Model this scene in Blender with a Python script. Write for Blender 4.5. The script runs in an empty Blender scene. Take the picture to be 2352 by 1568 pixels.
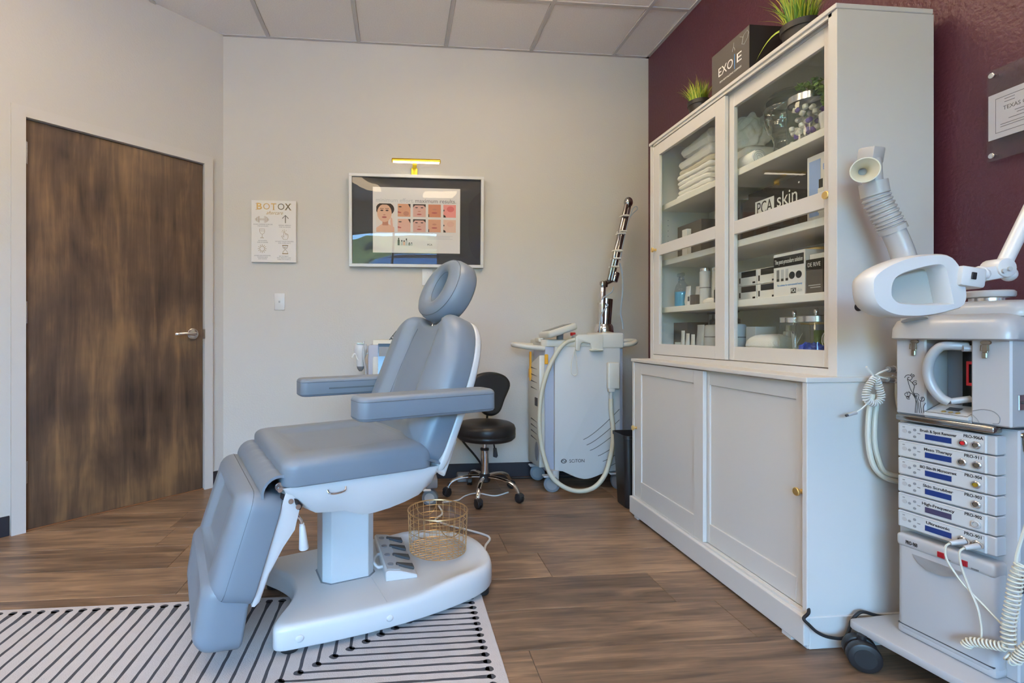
import bpy, bmesh, math, random
from mathutils import Vector, Matrix, Euler

# scene constants that were tuned against the photograph
SKY, EXPO, SKYC, SUN = 35.0, 0.0, (0.30, 0.58, 1.0, 1), 260.0
PANEL_E, PANEL_C = 13.5, (1.0, 0.76, 0.50)
WALLC, TRIMC, PLUMC = (0.61, 0.59, 0.555), (0.62, 0.60, 0.57), (0.092, 0.024, 0.037)
LEATH = (0.205, 0.245, 0.295)
FL0, FL1, FL2 = (84, 66, 51), (127, 101, 79), (172, 137, 105)
DR0, DR1, DR2 = (60, 44, 34), (97, 74, 55), (140, 106, 72)
scene = bpy.context.scene
COL = scene.collection
PI = math.pi

# ------------------------------------------------------------------ camera
F_PX, CX, CY, YAW, CAM_H = 1140.16, 1020.33, 764.94, 0.0910, 1.027      # of the 2352x1568 frame
cam_d = bpy.data.cameras.new('camera')
cam_d.sensor_width = 36.0
cam_d.lens = F_PX / 2352 * 36.0
cam_d.shift_x = (1176 - CX) / 2352
cam_d.shift_y = -(784 - CY) / 2352
cam_d.clip_start = 0.02
cam = bpy.data.objects.new('camera', cam_d)
cam.location = (0, 0, CAM_H)
cam.rotation_euler = (PI / 2, 0, -YAW)
COL.objects.link(cam)
scene.camera = cam

# ------------------------------------------------------------------ world, light, exposure
world = bpy.data.worlds.new('sky')
scene.world = world
world.use_nodes = True
bg = world.node_tree.nodes['Background']
bg.inputs['Color'].default_value = SKYC
bg.inputs['Strength'].default_value = SKY
scene.view_settings.view_transform = 'Standard'
scene.view_settings.look = 'None'
scene.view_settings.exposure = EXPO
scene.view_settings.gamma = 1.0
scene.view_settings.use_curve_mapping = False
scene.cycles.use_denoising = True
scene.cycles.max_bounces = 10
scene.cycles.diffuse_bounces = 5
scene.cycles.transparent_max_bounces = 16
scene.cycles.sample_clamp_indirect = 6.0
scene.cycles.caustics_reflective = False
scene.cycles.caustics_refractive = False

sun_d = bpy.data.lights.new('sun', 'SUN')
sun_d.energy = SUN
sun_d.angle = math.radians(1.0)
sun_d.color = (1.0, 0.90, 0.76)
sun = bpy.data.objects.new('sun', sun_d)
sun.rotation_euler = (math.radians(-38), math.radians(10), 0)      # high, from beyond the back wall: added to bounce off the ground onto the ceiling
sun.location = (0, 6, 12)
COL.objects.link(sun)

# room: X along the back wall, Y away from the camera
YB, XR, ZC, YF, XL = 3.499, 1.827, 3.05, -2.70, -3.0
CORNER = Vector((-1.19, YB, 0))
WDIR = Vector((-0.7040, -0.7102, 0))                 # along the angled door wall, away from the corner
WLEN = (CORNER.x - XL) / 0.7040
WEND = CORNER + WDIR * WLEN
WIN = (-2.10, 0.80, 0.50, 2.40)                      # window opening in the wall behind the camera: x0 x1 z0 z1

wl = bpy.data.lights.new('window_daylight', 'AREA')
wl.shape = 'RECTANGLE'
wl.size = WIN[1] - WIN[0]
wl.size_y = WIN[3] - WIN[2]
wl.cycles.is_portal = True
wo = bpy.data.objects.new('window_daylight', wl)
wo.location = ((WIN[0] + WIN[1]) / 2, YF - 0.16, (WIN[2] + WIN[3]) / 2)
wo.rotation_euler = (PI / 2, 0, 0)
wo.rotation_euler = (-PI / 2, 0, 0)
COL.objects.link(wo)

# ------------------------------------------------------------------ materials
M = {}
def mat(name, col, rough=0.5, metal=0.0, bump=0.0, bscale=60.0, var=0.0, vscale=6.0, coat=0.0, emit=None, estr=0.0, spec=0.5, bdist=0.002):
    if name in M:
        return M[name]
    m = bpy.data.materials.new(name)
    m.use_nodes = True
    nt = m.node_tree
    b = nt.nodes['Principled BSDF']
    b.inputs['Base Color'].default_value = (*col, 1)
    b.inputs['Roughness'].default_value = rough
    b.inputs['Metallic'].default_value = metal
    b.inputs['Specular IOR Level'].default_value = spec
    b.inputs['Coat Weight'].default_value = coat
    b.inputs['Coat Roughness'].default_value = 0.08
    if emit:
        b.inputs['Emission Color'].default_value = (*emit, 1)
        b.inputs['Emission Strength'].default_value = estr
    tc = nt.nodes.new('ShaderNodeTexCoord')
    if var > 0:
        n = nt.nodes.new('ShaderNodeTexNoise')
        n.inputs['Scale'].default_value = vscale
        n.inputs['Detail'].default_value = 4
        nt.links.new(tc.outputs['Object'], n.inputs['Vector'])
        mx = nt.nodes.new('ShaderNodeMix')
        mx.data_type = 'RGBA'
        mx.inputs[6].default_value = (*[c * (1 - var) for c in col], 1)
        mx.inputs[7].default_value = (*[min(1, c * (1 + var)) for c in col], 1)
        nt.links.new(n.outputs['Fac'], mx.inputs[0])
        nt.links.new(mx.outputs[2], b.inputs['Base Color'])
    if bump > 0:
        n2 = nt.nodes.new('ShaderNodeTexNoise')
        n2.inputs['Scale'].default_value = bscale
        n2.inputs['Detail'].default_value = 3
        nt.links.new(tc.outputs['Object'], n2.inputs['Vector'])
        bp = nt.nodes.new('ShaderNodeBump')
        bp.inputs['Strength'].default_value = bump
        bp.inputs['Distance'].default_value = bdist
        nt.links.new(n2.outputs['Fac'], bp.inputs['Height'])
        nt.links.new(bp.outputs['Normal'], b.inputs['Normal'])
    M[name] = m
    return m

def srgb(r, g, b):
    return tuple(((c / 255) / 12.92 if c / 255 <= 0.04045 else ((c / 255 + 0.055) / 1.055) ** 2.4) for c in (r, g, b))

def glass(name, tint=(1, 1, 1), refl=1.0, rough=0.0, thick=False):
    m = bpy.data.materials.new(name)
    m.use_nodes = True
    nt = m.node_tree
    nt.nodes.clear()
    out = nt.nodes.new('ShaderNodeOutputMaterial')
    tr = nt.nodes.new('ShaderNodeBsdfTransparent')
    tr.inputs['Color'].default_value = (*tint, 1)
    gl = nt.nodes.new('ShaderNodeBsdfGlossy')
    gl.inputs['Roughness'].default_value = rough
    fr = nt.nodes.new('ShaderNodeFresnel')
    fr.inputs['IOR'].default_value = 1.5
    mu = nt.nodes.new('ShaderNodeMath')
    mu.operation = 'MULTIPLY'
    mu.inputs[1].default_value = refl
    mx = nt.nodes.new('ShaderNodeMixShader')
    # a pane's exit face adds no second mirror image
    ge = nt.nodes.new('ShaderNodeNewGeometry')
    bf = nt.nodes.new('ShaderNodeMath')
    bf.operation = 'SUBTRACT'
    bf.inputs[0].default_value = 1.0
    nt.links.new(ge.outputs['Backfacing'], bf.inputs[1])
    m3 = nt.nodes.new('ShaderNodeMath')
    m3.operation = 'MULTIPLY'
    m3.use_clamp = True
    nt.links.new(fr.outputs[0], mu.inputs[0])
    nt.links.new(mu.outputs[0], m3.inputs[0])
    nt.links.new(bf.outputs[0], m3.inputs[1])
    nt.links.new(m3.outputs[0], mx.inputs[0])
    nt.links.new(tr.outputs[0], mx.inputs[1])
    nt.links.new(gl.outputs[0], mx.inputs[2])
    nt.links.new(mx.outputs[0], out.inputs[0])
    M[name] = m
    return m

def wood(name, c_dark, c_mid, c_light, axis='X', rough=0.42, sc=1.0, per_object=True, blotch=0.5, bump=0.15):
    m = bpy.data.materials.new(name)
    m.use_nodes = True
    nt = m.node_tree
    b = nt.nodes['Principled BSDF']
    b.inputs['Roughness'].default_value = rough
    tc = nt.nodes.new('ShaderNodeTexCoord')
    oi = nt.nodes.new('ShaderNodeObjectInfo')
    add = nt.nodes.new('ShaderNodeVectorMath')
    add.operation = 'MULTIPLY_ADD'
    cmb = nt.nodes.new('ShaderNodeCombineXYZ')
    for i in range(3):
        nt.links.new(oi.outputs['Random'], cmb.inputs[i])
    add.inputs[1].default_value = (37.0, 53.0, 71.0) if per_object else (0, 0, 0)
    nt.links.new(cmb.outputs[0], add.inputs[0])
    nt.links.new(tc.outputs['Object'], add.inputs[2])
    mp = nt.nodes.new('ShaderNodeMapping')
    a = {'X': (1.8, 17, 17), 'Z': (9, 9, 1.3)}[axis]
    mp.inputs['Scale'].default_value = [v * sc for v in a]
    nt.links.new(add.outputs[0], mp.inputs['Vector'])
    n1 = nt.nodes.new('ShaderNodeTexNoise')
    n1.inputs['Scale'].default_value = 1.6
    n1.inputs['Detail'].default_value = 7
    n1.inputs['Distortion'].default_value = 0.9
    nt.links.new(mp.outputs[0], n1.inputs['Vector'])
    mp2 = nt.nodes.new('ShaderNodeMapping')
    a2 = {'X': (5.0, 130, 130), 'Z': (90, 90, 4.0)}[axis]
    mp2.inputs['Scale'].default_value = [v * sc for v in a2]
    nt.links.new(add.outputs[0], mp2.inputs['Vector'])
    n2 = nt.nodes.new('ShaderNodeTexNoise')
    n2.inputs['Scale'].default_value = 1.5
    n2.inputs['Detail'].default_value = 3
    nt.links.new(mp2.outputs[0], n2.inputs['Vector'])
    n3 = nt.nodes.new('ShaderNodeTexNoise')
    n3.inputs['Scale'].default_value = 3.2 * sc
    n3.inputs['Detail'].default_value = 4
    nt.links.new(add.outputs[0], n3.inputs['Vector'])
    s1 = nt.nodes.new('ShaderNodeMath'); s1.operation = 'MULTIPLY_ADD'
    s1.inputs[1].default_value = 0.30
    nt.links.new(n2.outputs['Fac'], s1.inputs[0]); nt.links.new(n1.outputs['Fac'], s1.inputs[2])
    s2 = nt.nodes.new('ShaderNodeMath'); s2.operation = 'MULTIPLY_ADD'
    s2.inputs[1].default_value = blotch
    nt.links.new(n3.outputs['Fac'], s2.inputs[0]); nt.links.new(s1.outputs[0], s2.inputs[2])
    s3 = nt.nodes.new('ShaderNodeMath'); s3.operation = 'MULTIPLY_ADD'
    s3.inputs[1].default_value = 0.16 if per_object else 0.0
    nt.links.new(oi.outputs['Random'], s3.inputs[0]); nt.links.new(s2.outputs[0], s3.inputs[2])
    mid = 0.65 + 0.5 * blotch + (0.08 if per_object else 0)
    cr = nt.nodes.new('ShaderNodeMapRange')
    cr.inputs['From Min'].default_value = mid - 0.30
    cr.inputs['From Max'].default_value = mid + 0.30
    nt.links.new(s3.outputs[0], cr.inputs['Value'])
    rp = nt.nodes.new('ShaderNodeValToRGB')
    rp.color_ramp.elements[0].color = (*c_dark, 1)
    rp.color_ramp.elements[1].color = (*c_light, 1)
    e = rp.color_ramp.elements.new(0.5)
    e.color = (*c_mid, 1)
    nt.links.new(cr.outputs[0], rp.inputs[0])
    nt.links.new(rp.outputs[0], b.inputs['Base Color'])
    bp = nt.nodes.new('ShaderNodeBump')
    bp.inputs['Strength'].default_value = bump
    bp.inputs['Distance'].default_value = 0.001
    nt.links.new(n2.outputs['Fac'], bp.inputs['Height'])
    nt.links.new(bp.outputs[0], b.inputs['Normal'])
    M[name] = m
    return m

mat('wall_paint', WALLC, 0.75, bump=0.35, bscale=90, bdist=0.003)
mat('plum_paint', PLUMC, 0.45, bump=0.8, bscale=75, bdist=0.004)
mat('trim_paint', TRIMC, 0.45)
mat('baseboard_rubber', (0.022, 0.022, 0.030), 0.5)
mat('tile_fibre', (0.86, 0.83, 0.80), 0.9, bump=0.5, bscale=140, var=0.10, vscale=120)
mat('tbar', (0.56, 0.545, 0.54), 0.5)
wood('oak_plank', srgb(*FL0), srgb(*FL1), srgb(*FL2), 'X', 0.38)
wood('stained_door', srgb(*DR0), srgb(*DR1), srgb(*DR2), 'Z', 0.45, sc=0.8, per_object=False, blotch=0.9)
mat('subfloor', (0.03, 0.025, 0.02), 0.9)
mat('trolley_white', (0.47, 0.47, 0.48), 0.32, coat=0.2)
mat('cab_white', (0.66, 0.65, 0.63), 0.35)
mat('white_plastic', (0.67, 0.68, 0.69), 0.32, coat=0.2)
mat('ivory_plastic', (0.64, 0.64, 0.59), 0.38)
mat('panel_white', (0.56, 0.58, 0.59), 0.42)
mat('lavender_plastic', (0.40, 0.43, 0.53), 0.45)
mat('leather', LEATH, 0.38, bump=0.10, bscale=420, bdist=0.0006, var=0.04, vscale=5)
mat('leather_seam', tuple(c * 0.55 for c in LEATH), 0.5)
mat('black_leather', (0.012, 0.012, 0.013), 0.38, bump=0.1, bscale=300, bdist=0.0006)
mat('black_plastic', (0.014, 0.014, 0.016), 0.42)
mat('black_rubber', (0.012, 0.012, 0.014), 0.6)
mat('dark_grey', (0.06, 0.062, 0.068), 0.5)
mat('mid_grey', (0.25, 0.26, 0.28), 0.5)
mat('blue_grey', (0.20, 0.225, 0.26), 0.5)
mat('light_grey', (0.50, 0.52, 0.54), 0.45)
mat('chrome', (0.82, 0.82, 0.83), 0.07, 1.0)
mat('dark_chrome', (0.40, 0.39, 0.38), 0.10, 1.0)
mat('satin_steel', (0.78, 0.78, 0.79), 0.22, 1.0)
mat('brass', (0.92, 0.66, 0.26), 0.34, 0.9)
mat('gold', (0.86, 0.55, 0.06), 0.28, 1.0)
mat('antique', (0.36, 0.31, 0.24), 0.3, 1.0)
mat('wire_brass', (0.72, 0.50, 0.26), 0.3, 1.0)
mat('led', (1, 0.95, 0.85), 0.5, emit=(1.0, 0.86, 0.66), estr=9.0)
mat('amber', (0.75, 0.38, 0.03), 0.35)
mat('hose_cream', (0.56, 0.55, 0.45), 0.5)
mat('cord_cream', (0.68, 0.66, 0.56), 0.5)
mat('cord_white', (0.74, 0.74, 0.71), 0.45)
mat('cord_blue', (0.34, 0.42, 0.52), 0.45)
mat('print_black', (0.012, 0.012, 0.014), 0.6)
mat('print_grey', (0.22, 0.22, 0.23), 0.6)
mat('print_white', (0.82, 0.82, 0.80), 0.6)
mat('print_blue', (0.10, 0.32, 0.70), 0.5)
mat('paper_white', (0.76, 0.75, 0.735), 0.7)
mat('card_black', (0.020, 0.018, 0.017), 0.45)
mat('card_taupe', (0.10, 0.088, 0.078), 0.5)
mat('foil_gold', (0.36, 0.24, 0.10), 0.38, 0.65)
mat('foil_dark', (0.10, 0.085, 0.06), 0.35, 0.8)
mat('towel', (0.86, 0.85, 0.84), 0.95, bump=0.6, bscale=260, bdist=0.003)
mat('towel_cream', (0.66, 0.60, 0.50), 0.95, bump=0.6, bscale=260, bdist=0.003)
mat('glove_blue', (0.05, 0.10, 0.62), 0.5)
mat('lcd_blue', (0.010, 0.03, 0.16), 0.25)
mat('lcd_violet', (0.055, 0.045, 0.10), 0.25)
mat('screen_dark', (0.012, 0.014, 0.018), 0.12)
mat('red_plastic', (0.65, 0.015, 0.02), 0.4)
mat('switch_red', (0.35, 0.01, 0.02), 0.3)
mat('grass_lime', (0.36, 0.46, 0.04), 0.5)
mat('grass_green', (0.12, 0.26, 0.03), 0.5)
mat('grass_tip', (0.62, 0.55, 0.08), 0.5)
mat('pot_black', (0.022, 0.019, 0.017), 0.5)
mat('rug_ivory', (0.54, 0.50, 0.49), 0.95, bump=0.7, bscale=350, bdist=0.003, var=0.06, vscale=40)
mat('rug_line', (0.060, 0.062, 0.072), 0.95, bump=0.6, bscale=350, var=0.25, vscale=160)
mat('soil', (0.02, 0.015, 0.01), 0.9)
glass('pane', (0.97, 0.99, 0.98), 1.0)
glass('acrylic', (0.93, 0.93, 0.95), 1.3)
glass('poster_glazing', (0.98, 0.98, 0.98), 0.8)
glass('jar_glass', (0.93, 0.96, 0.95), 1.5)

glass('smoke_glass', (0.30, 0.33, 0.35), 1.2)
glass('blue_liquid', (0.20, 0.60, 0.85), 1.0)
glass('clear_plastic', (0.85, 0.88, 0.90), 1.2)
glass('green_glass', (0.9, 0.95, 0.92), 4.0, 0.03)
_nt = M['green_glass'].node_tree
_lw = _nt.nodes.new('ShaderNodeLayerWeight'); _lw.inputs['Blend'].default_value = 0.35
_rp = _nt.nodes.new('ShaderNodeValToRGB')                          # thicker glass at the rim of the form
_rp.color_ramp.elements[0].color = (0.90, 0.96, 0.93, 1); _rp.color_ramp.elements[1].color = (0.22, 0.36, 0.30, 1)
_rp.color_ramp.elements[0].position = 0.08
_nt.links.new(_lw.outputs['Facing'], _rp.inputs[0])
_nt.links.new(_rp.outputs[0], [n for n in _nt.nodes if n.type == 'BSDF_TRANSPARENT'][0].inputs['Color'])
mat('cab_white_lit', (0.84, 0.82, 0.78), 0.45)  # cabinet white lightened for shelves and back, standing in for light inside
mat('lens_frost', (0.50, 0.50, 0.47), 0.25)
M['lens_frost'].node_tree.nodes['Principled BSDF'].inputs['Alpha'].default_value = 0.88

# ------------------------------------------------------------------ mesh building
def rotm(axis, ang):
    return Matrix.Rotation(ang, 4, axis)
def TR(x, y=None, z=None):
    return Matrix.Translation(Vector((x, y, z)) if y is not None else Vector(x))
def align(d):
    """matrix turning +Z into direction d"""
    return Vector((0, 0, 1)).rotation_difference(Vector(d).normalized()).to_matrix().to_4x4()
def catmull(pts, n=6, closed=False):
    pts = [Vector(p) for p in pts]
    out = []
    N = len(pts)
    rng = N if closed else N - 1
    for i in range(rng):
        p1, p2 = pts[i], pts[(i + 1) % N]
        p0 = pts[(i - 1) % N] if (closed or i > 0) else p1 * 2 - p2
        p3 = pts[(i + 2) % N] if (closed or i + 2 < N) else p2 * 2 - p1
        for k in range(n):
            t = k / n
            out.append(0.5 * ((2 * p1) + (p2 - p0) * t + (2 * p0 - 5 * p1 + 4 * p2 - p3) * t * t + (3 * p1 - p0 - 3 * p2 + p3) * t ** 3))
    if not closed:
        out.append(pts[-1])
    return out
def rrect(hx, hy, r, n=5, cx=0, cy=0):
    """rounded rectangle outline, counter-clockwise"""
    out = []
    for (sx, sy, a0) in ((1, 1, 0), (-1, 1, PI / 2), (-1, -1, PI), (1, -1, 1.5 * PI)):
        for k in range(n + 1):
            a = a0 + (PI / 2) * k / n
            out.append((cx + sx * (hx - r) + r * math.cos(a), cy + sy * (hy - r) + r * math.sin(a)))
    return out

class MB:
    def __init__(self):
        self.bm = bmesh.new()
    def merge(self, t, mx=None):
        if mx is not None:
            t.transform(mx)
        me = bpy.data.meshes.new('tmp')
        t.to_mesh(me)
        t.free()
        self.bm.from_mesh(me)
        bpy.data.meshes.remove(me)
        return self
    def box(self, c, s, bev=0.0, seg=2, mx=None):
        t = bmesh.new()
        bmesh.ops.create_cube(t, size=1.0)
        t.transform(Matrix.Diagonal((s[0], s[1], s[2], 1)))
        if bev > 0:
            bmesh.ops.bevel(t, geom=list(t.edges), offset=min(bev, 0.49 * min(s)), segments=seg, profile=0.5, affect='EDGES')
        t.transform(TR(*c))
        return self.merge(t, mx)
    def bx(self, x0, x1, y0, y1, z0, z1, bev=0.0, seg=2, mx=None):
        return self.box(((x0 + x1) / 2, (y0 + y1) / 2, (z0 + z1) / 2), (abs(x1 - x0), abs(y1 - y0), abs(z1 - z0)), bev, seg, mx)
    def cyl(self, p0, p1, r0, r1=None, n=24, bev=0.0, mx=None):
        p0, p1 = Vector(p0), Vector(p1)
        r1 = r0 if r1 is None else r1
        L = (p1 - p0).length
        if bev > 0:
            b0, b1 = min(bev, r0 * 0.9, L * 0.49), min(bev, r1 * 0.9, L * 0.49)
            prof = [(0, 0), (r0 - b0, 0), (r0 - b0 * 0.3, b0 * 0.3), (r0, b0), (r1, L - b1), (r1 - b1 * 0.3, L - b1 * 0.3), (r1 - b1, L), (0, L)]
        else:
            prof = [(0, 0), (r0, 0), (r1, L), (0, L)]
        m2 = TR(*p0) @ align(p1 - p0)
        return self.lathe(prof, n, (mx @ m2) if mx is not None else m2)
    def lathe(self, prof, n=32, mx=None):
        t = bmesh.new()
        rings = []
        for (r, z) in prof:
            if r <= 1e-6:
                rings.append([t.verts.new((0, 0, z))])
            else:
                rings.append([t.verts.new((r * math.cos(2 * PI * k / n), r * math.sin(2 * PI * k / n), z)) for k in range(n)])
        for a, b in zip(rings[:-1], rings[1:]):
            for k in range(n):
                k2 = (k + 1) % n
                if len(a) == 1 and len(b) == 1:
                    continue
                if len(a) == 1:
                    t.faces.new((a[0], b[k2], b[k]))
                elif len(b) == 1:
                    t.faces.new((a[k], a[k2], b[0]))
                else:
                    t.faces.new((a[k], a[k2], b[k2], b[k]))
        bmesh.ops.recalc_face_normals(t, faces=t.faces)
        return self.merge(t, mx)
    def tube(self, pts, r, n=8, closed=False, smooth=0, mx=None, flat=None):
        pts = catmull(pts, smooth, closed) if smooth else [Vector(p) for p in pts]
        N = len(pts)
        rr = r if isinstance(r, (list, tuple)) else None
        t = bmesh.new()
        tan = []
        for i in range(N):
            a = pts[(i - 1) % N] if (closed or i > 0) else pts[i]
            b = pts[(i + 1) % N] if (closed or i < N - 1) else pts[i]
            d = (b - a)
            tan.append(d.normalized() if d.length > 1e-9 else Vector((0, 0, 1)))
        up = Vector((0, 0, 1)) if abs(tan[0].z) < 0.9 else Vector((1, 0, 0))
        nrm = (up - tan[0] * up.dot(tan[0])).normalized()
        rings = []
        for i in range(N):
            if i > 0:
                q = tan[i - 1].rotation_difference(tan[i])
                nrm = q @ nrm
                nrm = (nrm - tan[i] * nrm.dot(tan[i])).normalized()
            bn = tan[i].cross(nrm)
            rad = (rr[min(len(rr) - 1, int(i * len(rr) / N))] if rr else r)
            fx, fy = (flat if flat else (1, 1))
            rings.append([t.verts.new(pts[i] + (nrm * math.cos(2 * PI * k / n) * fx + bn * math.sin(2 * PI * k / n) * fy) * rad) for k in range(n)])
        for i in range(N if closed else N - 1):
            a, b = rings[i], rings[(i + 1) % N]
            for k in range(n):
                t.faces.new((a[k], a[(k + 1) % n], b[(k + 1) % n], b[k]))
        if not closed:
            t.faces.new(rings[0][::-1])
            t.faces.new(rings[-1])
        bmesh.ops.recalc_face_normals(t, faces=t.faces)
        return self.merge(t, mx)
    def prism(self, poly, z0, z1, bev=0.0, seg=2, mx=None):
        t = bmesh.new()
        lo = [t.verts.new((p[0], p[1], z0)) for p in poly]
        hi = [t.verts.new((p[0], p[1], z1)) for p in poly]
        n = len(poly)
        t.faces.new(lo[::-1])
        t.faces.new(hi)
        for k in range(n):
            t.faces.new((lo[k], lo[(k + 1) % n], hi[(k + 1) % n], hi[k]))
        bmesh.ops.recalc_face_normals(t, faces=t.faces)
        if bev > 0:
            es = [e for e in t.edges if len(e.link_faces) == 2 and e.calc_face_angle(0) > 0.6]
            bmesh.ops.bevel(t, geom=es, offset=bev, segments=seg, profile=0.5, affect='EDGES')
        return self.merge(t, mx)
    def poly(self, pts, mx=None):
        t = bmesh.new()
        t.faces.new([t.verts.new(p if len(p) == 3 else (p[0], p[1], 0)) for p in pts])
        return self.merge(t, mx)
    def sphere(self, c, r, nu=24, nv=14, mx=None):
        r = r if isinstance(r, (list, tuple)) else (r, r, r)
        prof = [(math.sin(PI * k / nv), -math.cos(PI * k / nv)) for k in range(nv + 1)]
        prof[0] = (0, -1); prof[-1] = (0, 1)
        m2 = TR(*c) @ Matrix.Diagonal((*r, 1))
        return self.lathe(prof, nu, (mx @ m2) if mx is not None else m2)
    def loft(self, rings, mx=None, caps=(True, True), closed=False):
        t = bmesh.new()
        R = [[t.verts.new(p) for p in ring] for ring in rings]
        n = len(R[0])
        for a, b in zip(R[:-1], R[1:]):
            for k in range(n):
                t.faces.new((a[k], a[(k + 1) % n], b[(k + 1) % n], b[k]))
        if closed:
            a, b = R[-1], R[0]
            for k in range(n):
                t.faces.new((a[k], a[(k + 1) % n], b[(k + 1) % n], b[k]))
        else:
            if caps[0]: t.faces.new(R[0][::-1])
            if caps[1]: t.faces.new(R[-1])
        bmesh.ops.recalc_face_normals(t, faces=t.faces)
        return self.merge(t, mx)
    def pad(self, outline, T, r, topfn=None, rings=10, seg=5, rb=None, mx=None, z0=0.0):
        """upholstered cushion: outline in XY, thickness T along Z, top edge radius r"""
        xs = [p[0] for p in outline]; ys = [p[1] for p in outline]
        cx, cy = (min(xs) + max(xs)) / 2, (min(ys) + max(ys)) / 2
        hx, hy = (max(xs) - min(xs)) / 2, (max(ys) - min(ys)) / 2
        rb = r * 0.3 if rb is None else rb
        L = []
        for k in range(3):
            a = (PI / 2) * k / 2
            L.append((1 - rb * (1 - math.sin(a)) / hx, 1 - rb * (1 - math.sin(a)) / hy, z0 + rb * (1 - math.cos(a)), 0))
        for k in range(seg + 1):
            a = (PI / 2) * k / seg
            i = r * (1 - math.cos(a))
            L.append((1 - i / hx, 1 - i / hy, z0 + T - r + r * math.sin(a), k / seg))
        for k in range(1, rings):
            q = 1 - k / rings
            L.append(((1 - r / hx) * q, (1 - r / hy) * q, z0 + T, 1))
        t = bmesh.new()
        R = []
        for (sx, sy, z, w) in L:
            ring = []
            for (x, y) in outline:
                px, py = cx + (x - cx) * sx, cy + (y - cy) * sy
                ring.append(t.verts.new((px, py, z + (w * topfn(px, py) if topfn else 0))))
            R.append(ring)
        n = len(outline)
        for a, b in zip(R[:-1], R[1:]):
            for k in range(n):
                t.faces.new((a[k], a[(k + 1) % n], b[(k + 1) % n], b[k]))
        t.faces.new(R[0][::-1])
        c = t.verts.new((cx, cy, z0 + T + (topfn(cx, cy) if topfn else 0)))
        for k in range(n):
            t.faces.new((R[-1][k], R[-1][(k + 1) % n], c))
        bmesh.ops.recalc_face_normals(t, faces=t.faces)
        return self.merge(t, mx)
    def build(self, name, material, parent=None, world=False, smooth=True, ang=35, sub=0):
        me = bpy.data.meshes.new(name)
        if world and parent is not None:
            self.bm.transform(wmat(parent).inverted())
        self.bm.to_mesh(me)
        self.bm.free()
        me.materials.append(M[material] if isinstance(material, str) else material)
        if smooth:
            me.shade_smooth()
            me.set_sharp_from_angle(angle=math.radians(ang))
        o = bpy.data.objects.new(name, me)
        COL.objects.link(o)
        if parent is not None:
            o.parent = parent
        if sub:
            md = o.modifiers.new('subdivision', 'SUBSURF')
            md.levels = md.render_levels = sub
        return o

def wmat(o):
    m = o.matrix_basis.copy()
    while o.parent is not None:
        o = o.parent
        m = o.matrix_basis @ m
    return m

def tag(o, label=None, cat=None, group=None, kind=None):
    if label: o['label'] = label
    if cat: o['category'] = cat
    if group: o['group'] = group
    if kind: o['kind'] = kind
    return o
def thing(name, label, cat, loc=(0, 0, 0), rz=0.0, group=None):
    o = bpy.data.objects.new(name, None)
    o.empty_display_size = 0.05
    COL.objects.link(o)
    o.location = loc
    o.rotation_euler = (0, 0, rz)
    return tag(o, label, cat, group)
def struct(o):
    o['kind'] = 'structure'
    return o
def copy_tree(o, parent=None):
    c = o.copy()
    COL.objects.link(c)
    c.parent = parent
    for ch in list(o.children):
        copy_tree(ch, c)
    return c

_font = {}
def text(s, size, material, parent, mx, name='lettering', width=None, extrude=0.0002, bold=0.0, align_x='CENTER', world=False, shear=0.0, spacing=1.0):
    cu = bpy.data.curves.new('txt', 'FONT')
    cu.body = s
    cu.size = size
    cu.extrude = extrude
    cu.offset = bold
    cu.align_x = align_x
    cu.align_y = 'CENTER'
    cu.shear = shear
    cu.space_character = spacing
    cu.resolution_u = 3
    o = bpy.data.objects.new('txt', cu)
    me = bpy.data.meshes.new_from_object(o)
    bpy.data.objects.remove(o)
    bpy.data.curves.remove(cu)
    if width:
        w = max(v.co.x for v in me.vertices) - min(v.co.x for v in me.vertices)
        me.transform(Matrix.Diagonal((width / w, 1, 1, 1)))
    me.transform(mx)
    if world and parent is not None:
        me.transform(wmat(parent).inverted())
    me.name = name
    me.materials.append(M[material])
    t = bpy.data.objects.new(name, me)
    COL.objects.link(t)
    t.parent = parent
    return t
# text facings: matrices that stand lettering on a surface
FACE_BACK = rotm('X', PI / 2)                        # readable from -Y (on the back wall)
FACE_LEFT = rotm('Z', -PI / 2) @ rotm('X', PI / 2)   # readable from -X (fronts facing -X)

# pixel -> point on a plane of the room
def ray(px, py):
    u, v = (px - CX) / F_PX, (CY - py) / F_PX
    s, c = math.sin(YAW), math.cos(YAW)
    return Vector((s + u * c, c - u * s, v))
def on_x(px, py, x):
    d = ray(px, py); t = x / d.x
    return Vector((0, 0, CAM_H)) + d * t
def on_y(px, py, y):
    d = ray(px, py); t = y / d.y
    return Vector((0, 0, CAM_H)) + d * t
def on_z(px, py, z):
    d = ray(px, py); t = (z - CAM_H) / d.z
    return Vector((0, 0, CAM_H)) + d * t
# ================================================================== the room
random.seed(4)
# floor: a dark bed with real planks laid on it, long side along X
fl = MB(); fl.bx(XL - 0.2, XR + 0.15, YF - 0.15, YB + 0.15, -0.06, -0.008)
floor = struct(fl.build('floor', 'subfloor', smooth=False))
PW, PLN = 0.2335, 1.52
row = 0
y = 1.81 - PW * 20
while y < YB + 0.05:
    x = XL - 0.1 - random.uniform(0, 1.3)
    while x < XR + 0.1:
        x0, x1 = max(x, XL - 0.1), min(x + PLN, XR + 0.1)
        y0, y1 = max(y, YF - 0.1), min(y + PW, YB + 0.1)
        if x1 - x0 > 0.02 and y1 - y0 > 0.02:
            b = MB()
            cx0, cy0 = (x0 + x1) / 2, (y0 + y1) / 2
            b.box((0, 0, 0), (x1 - x0 - 0.0012, y1 - y0 - 0.0012, 0.008), 0.0012, 1)
            o = b.build('plank', 'oak_plank', floor, smooth=False)
            o.location = (cx0, cy0, -0.004)
        x += PLN
    y += PW
    row += 1

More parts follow.
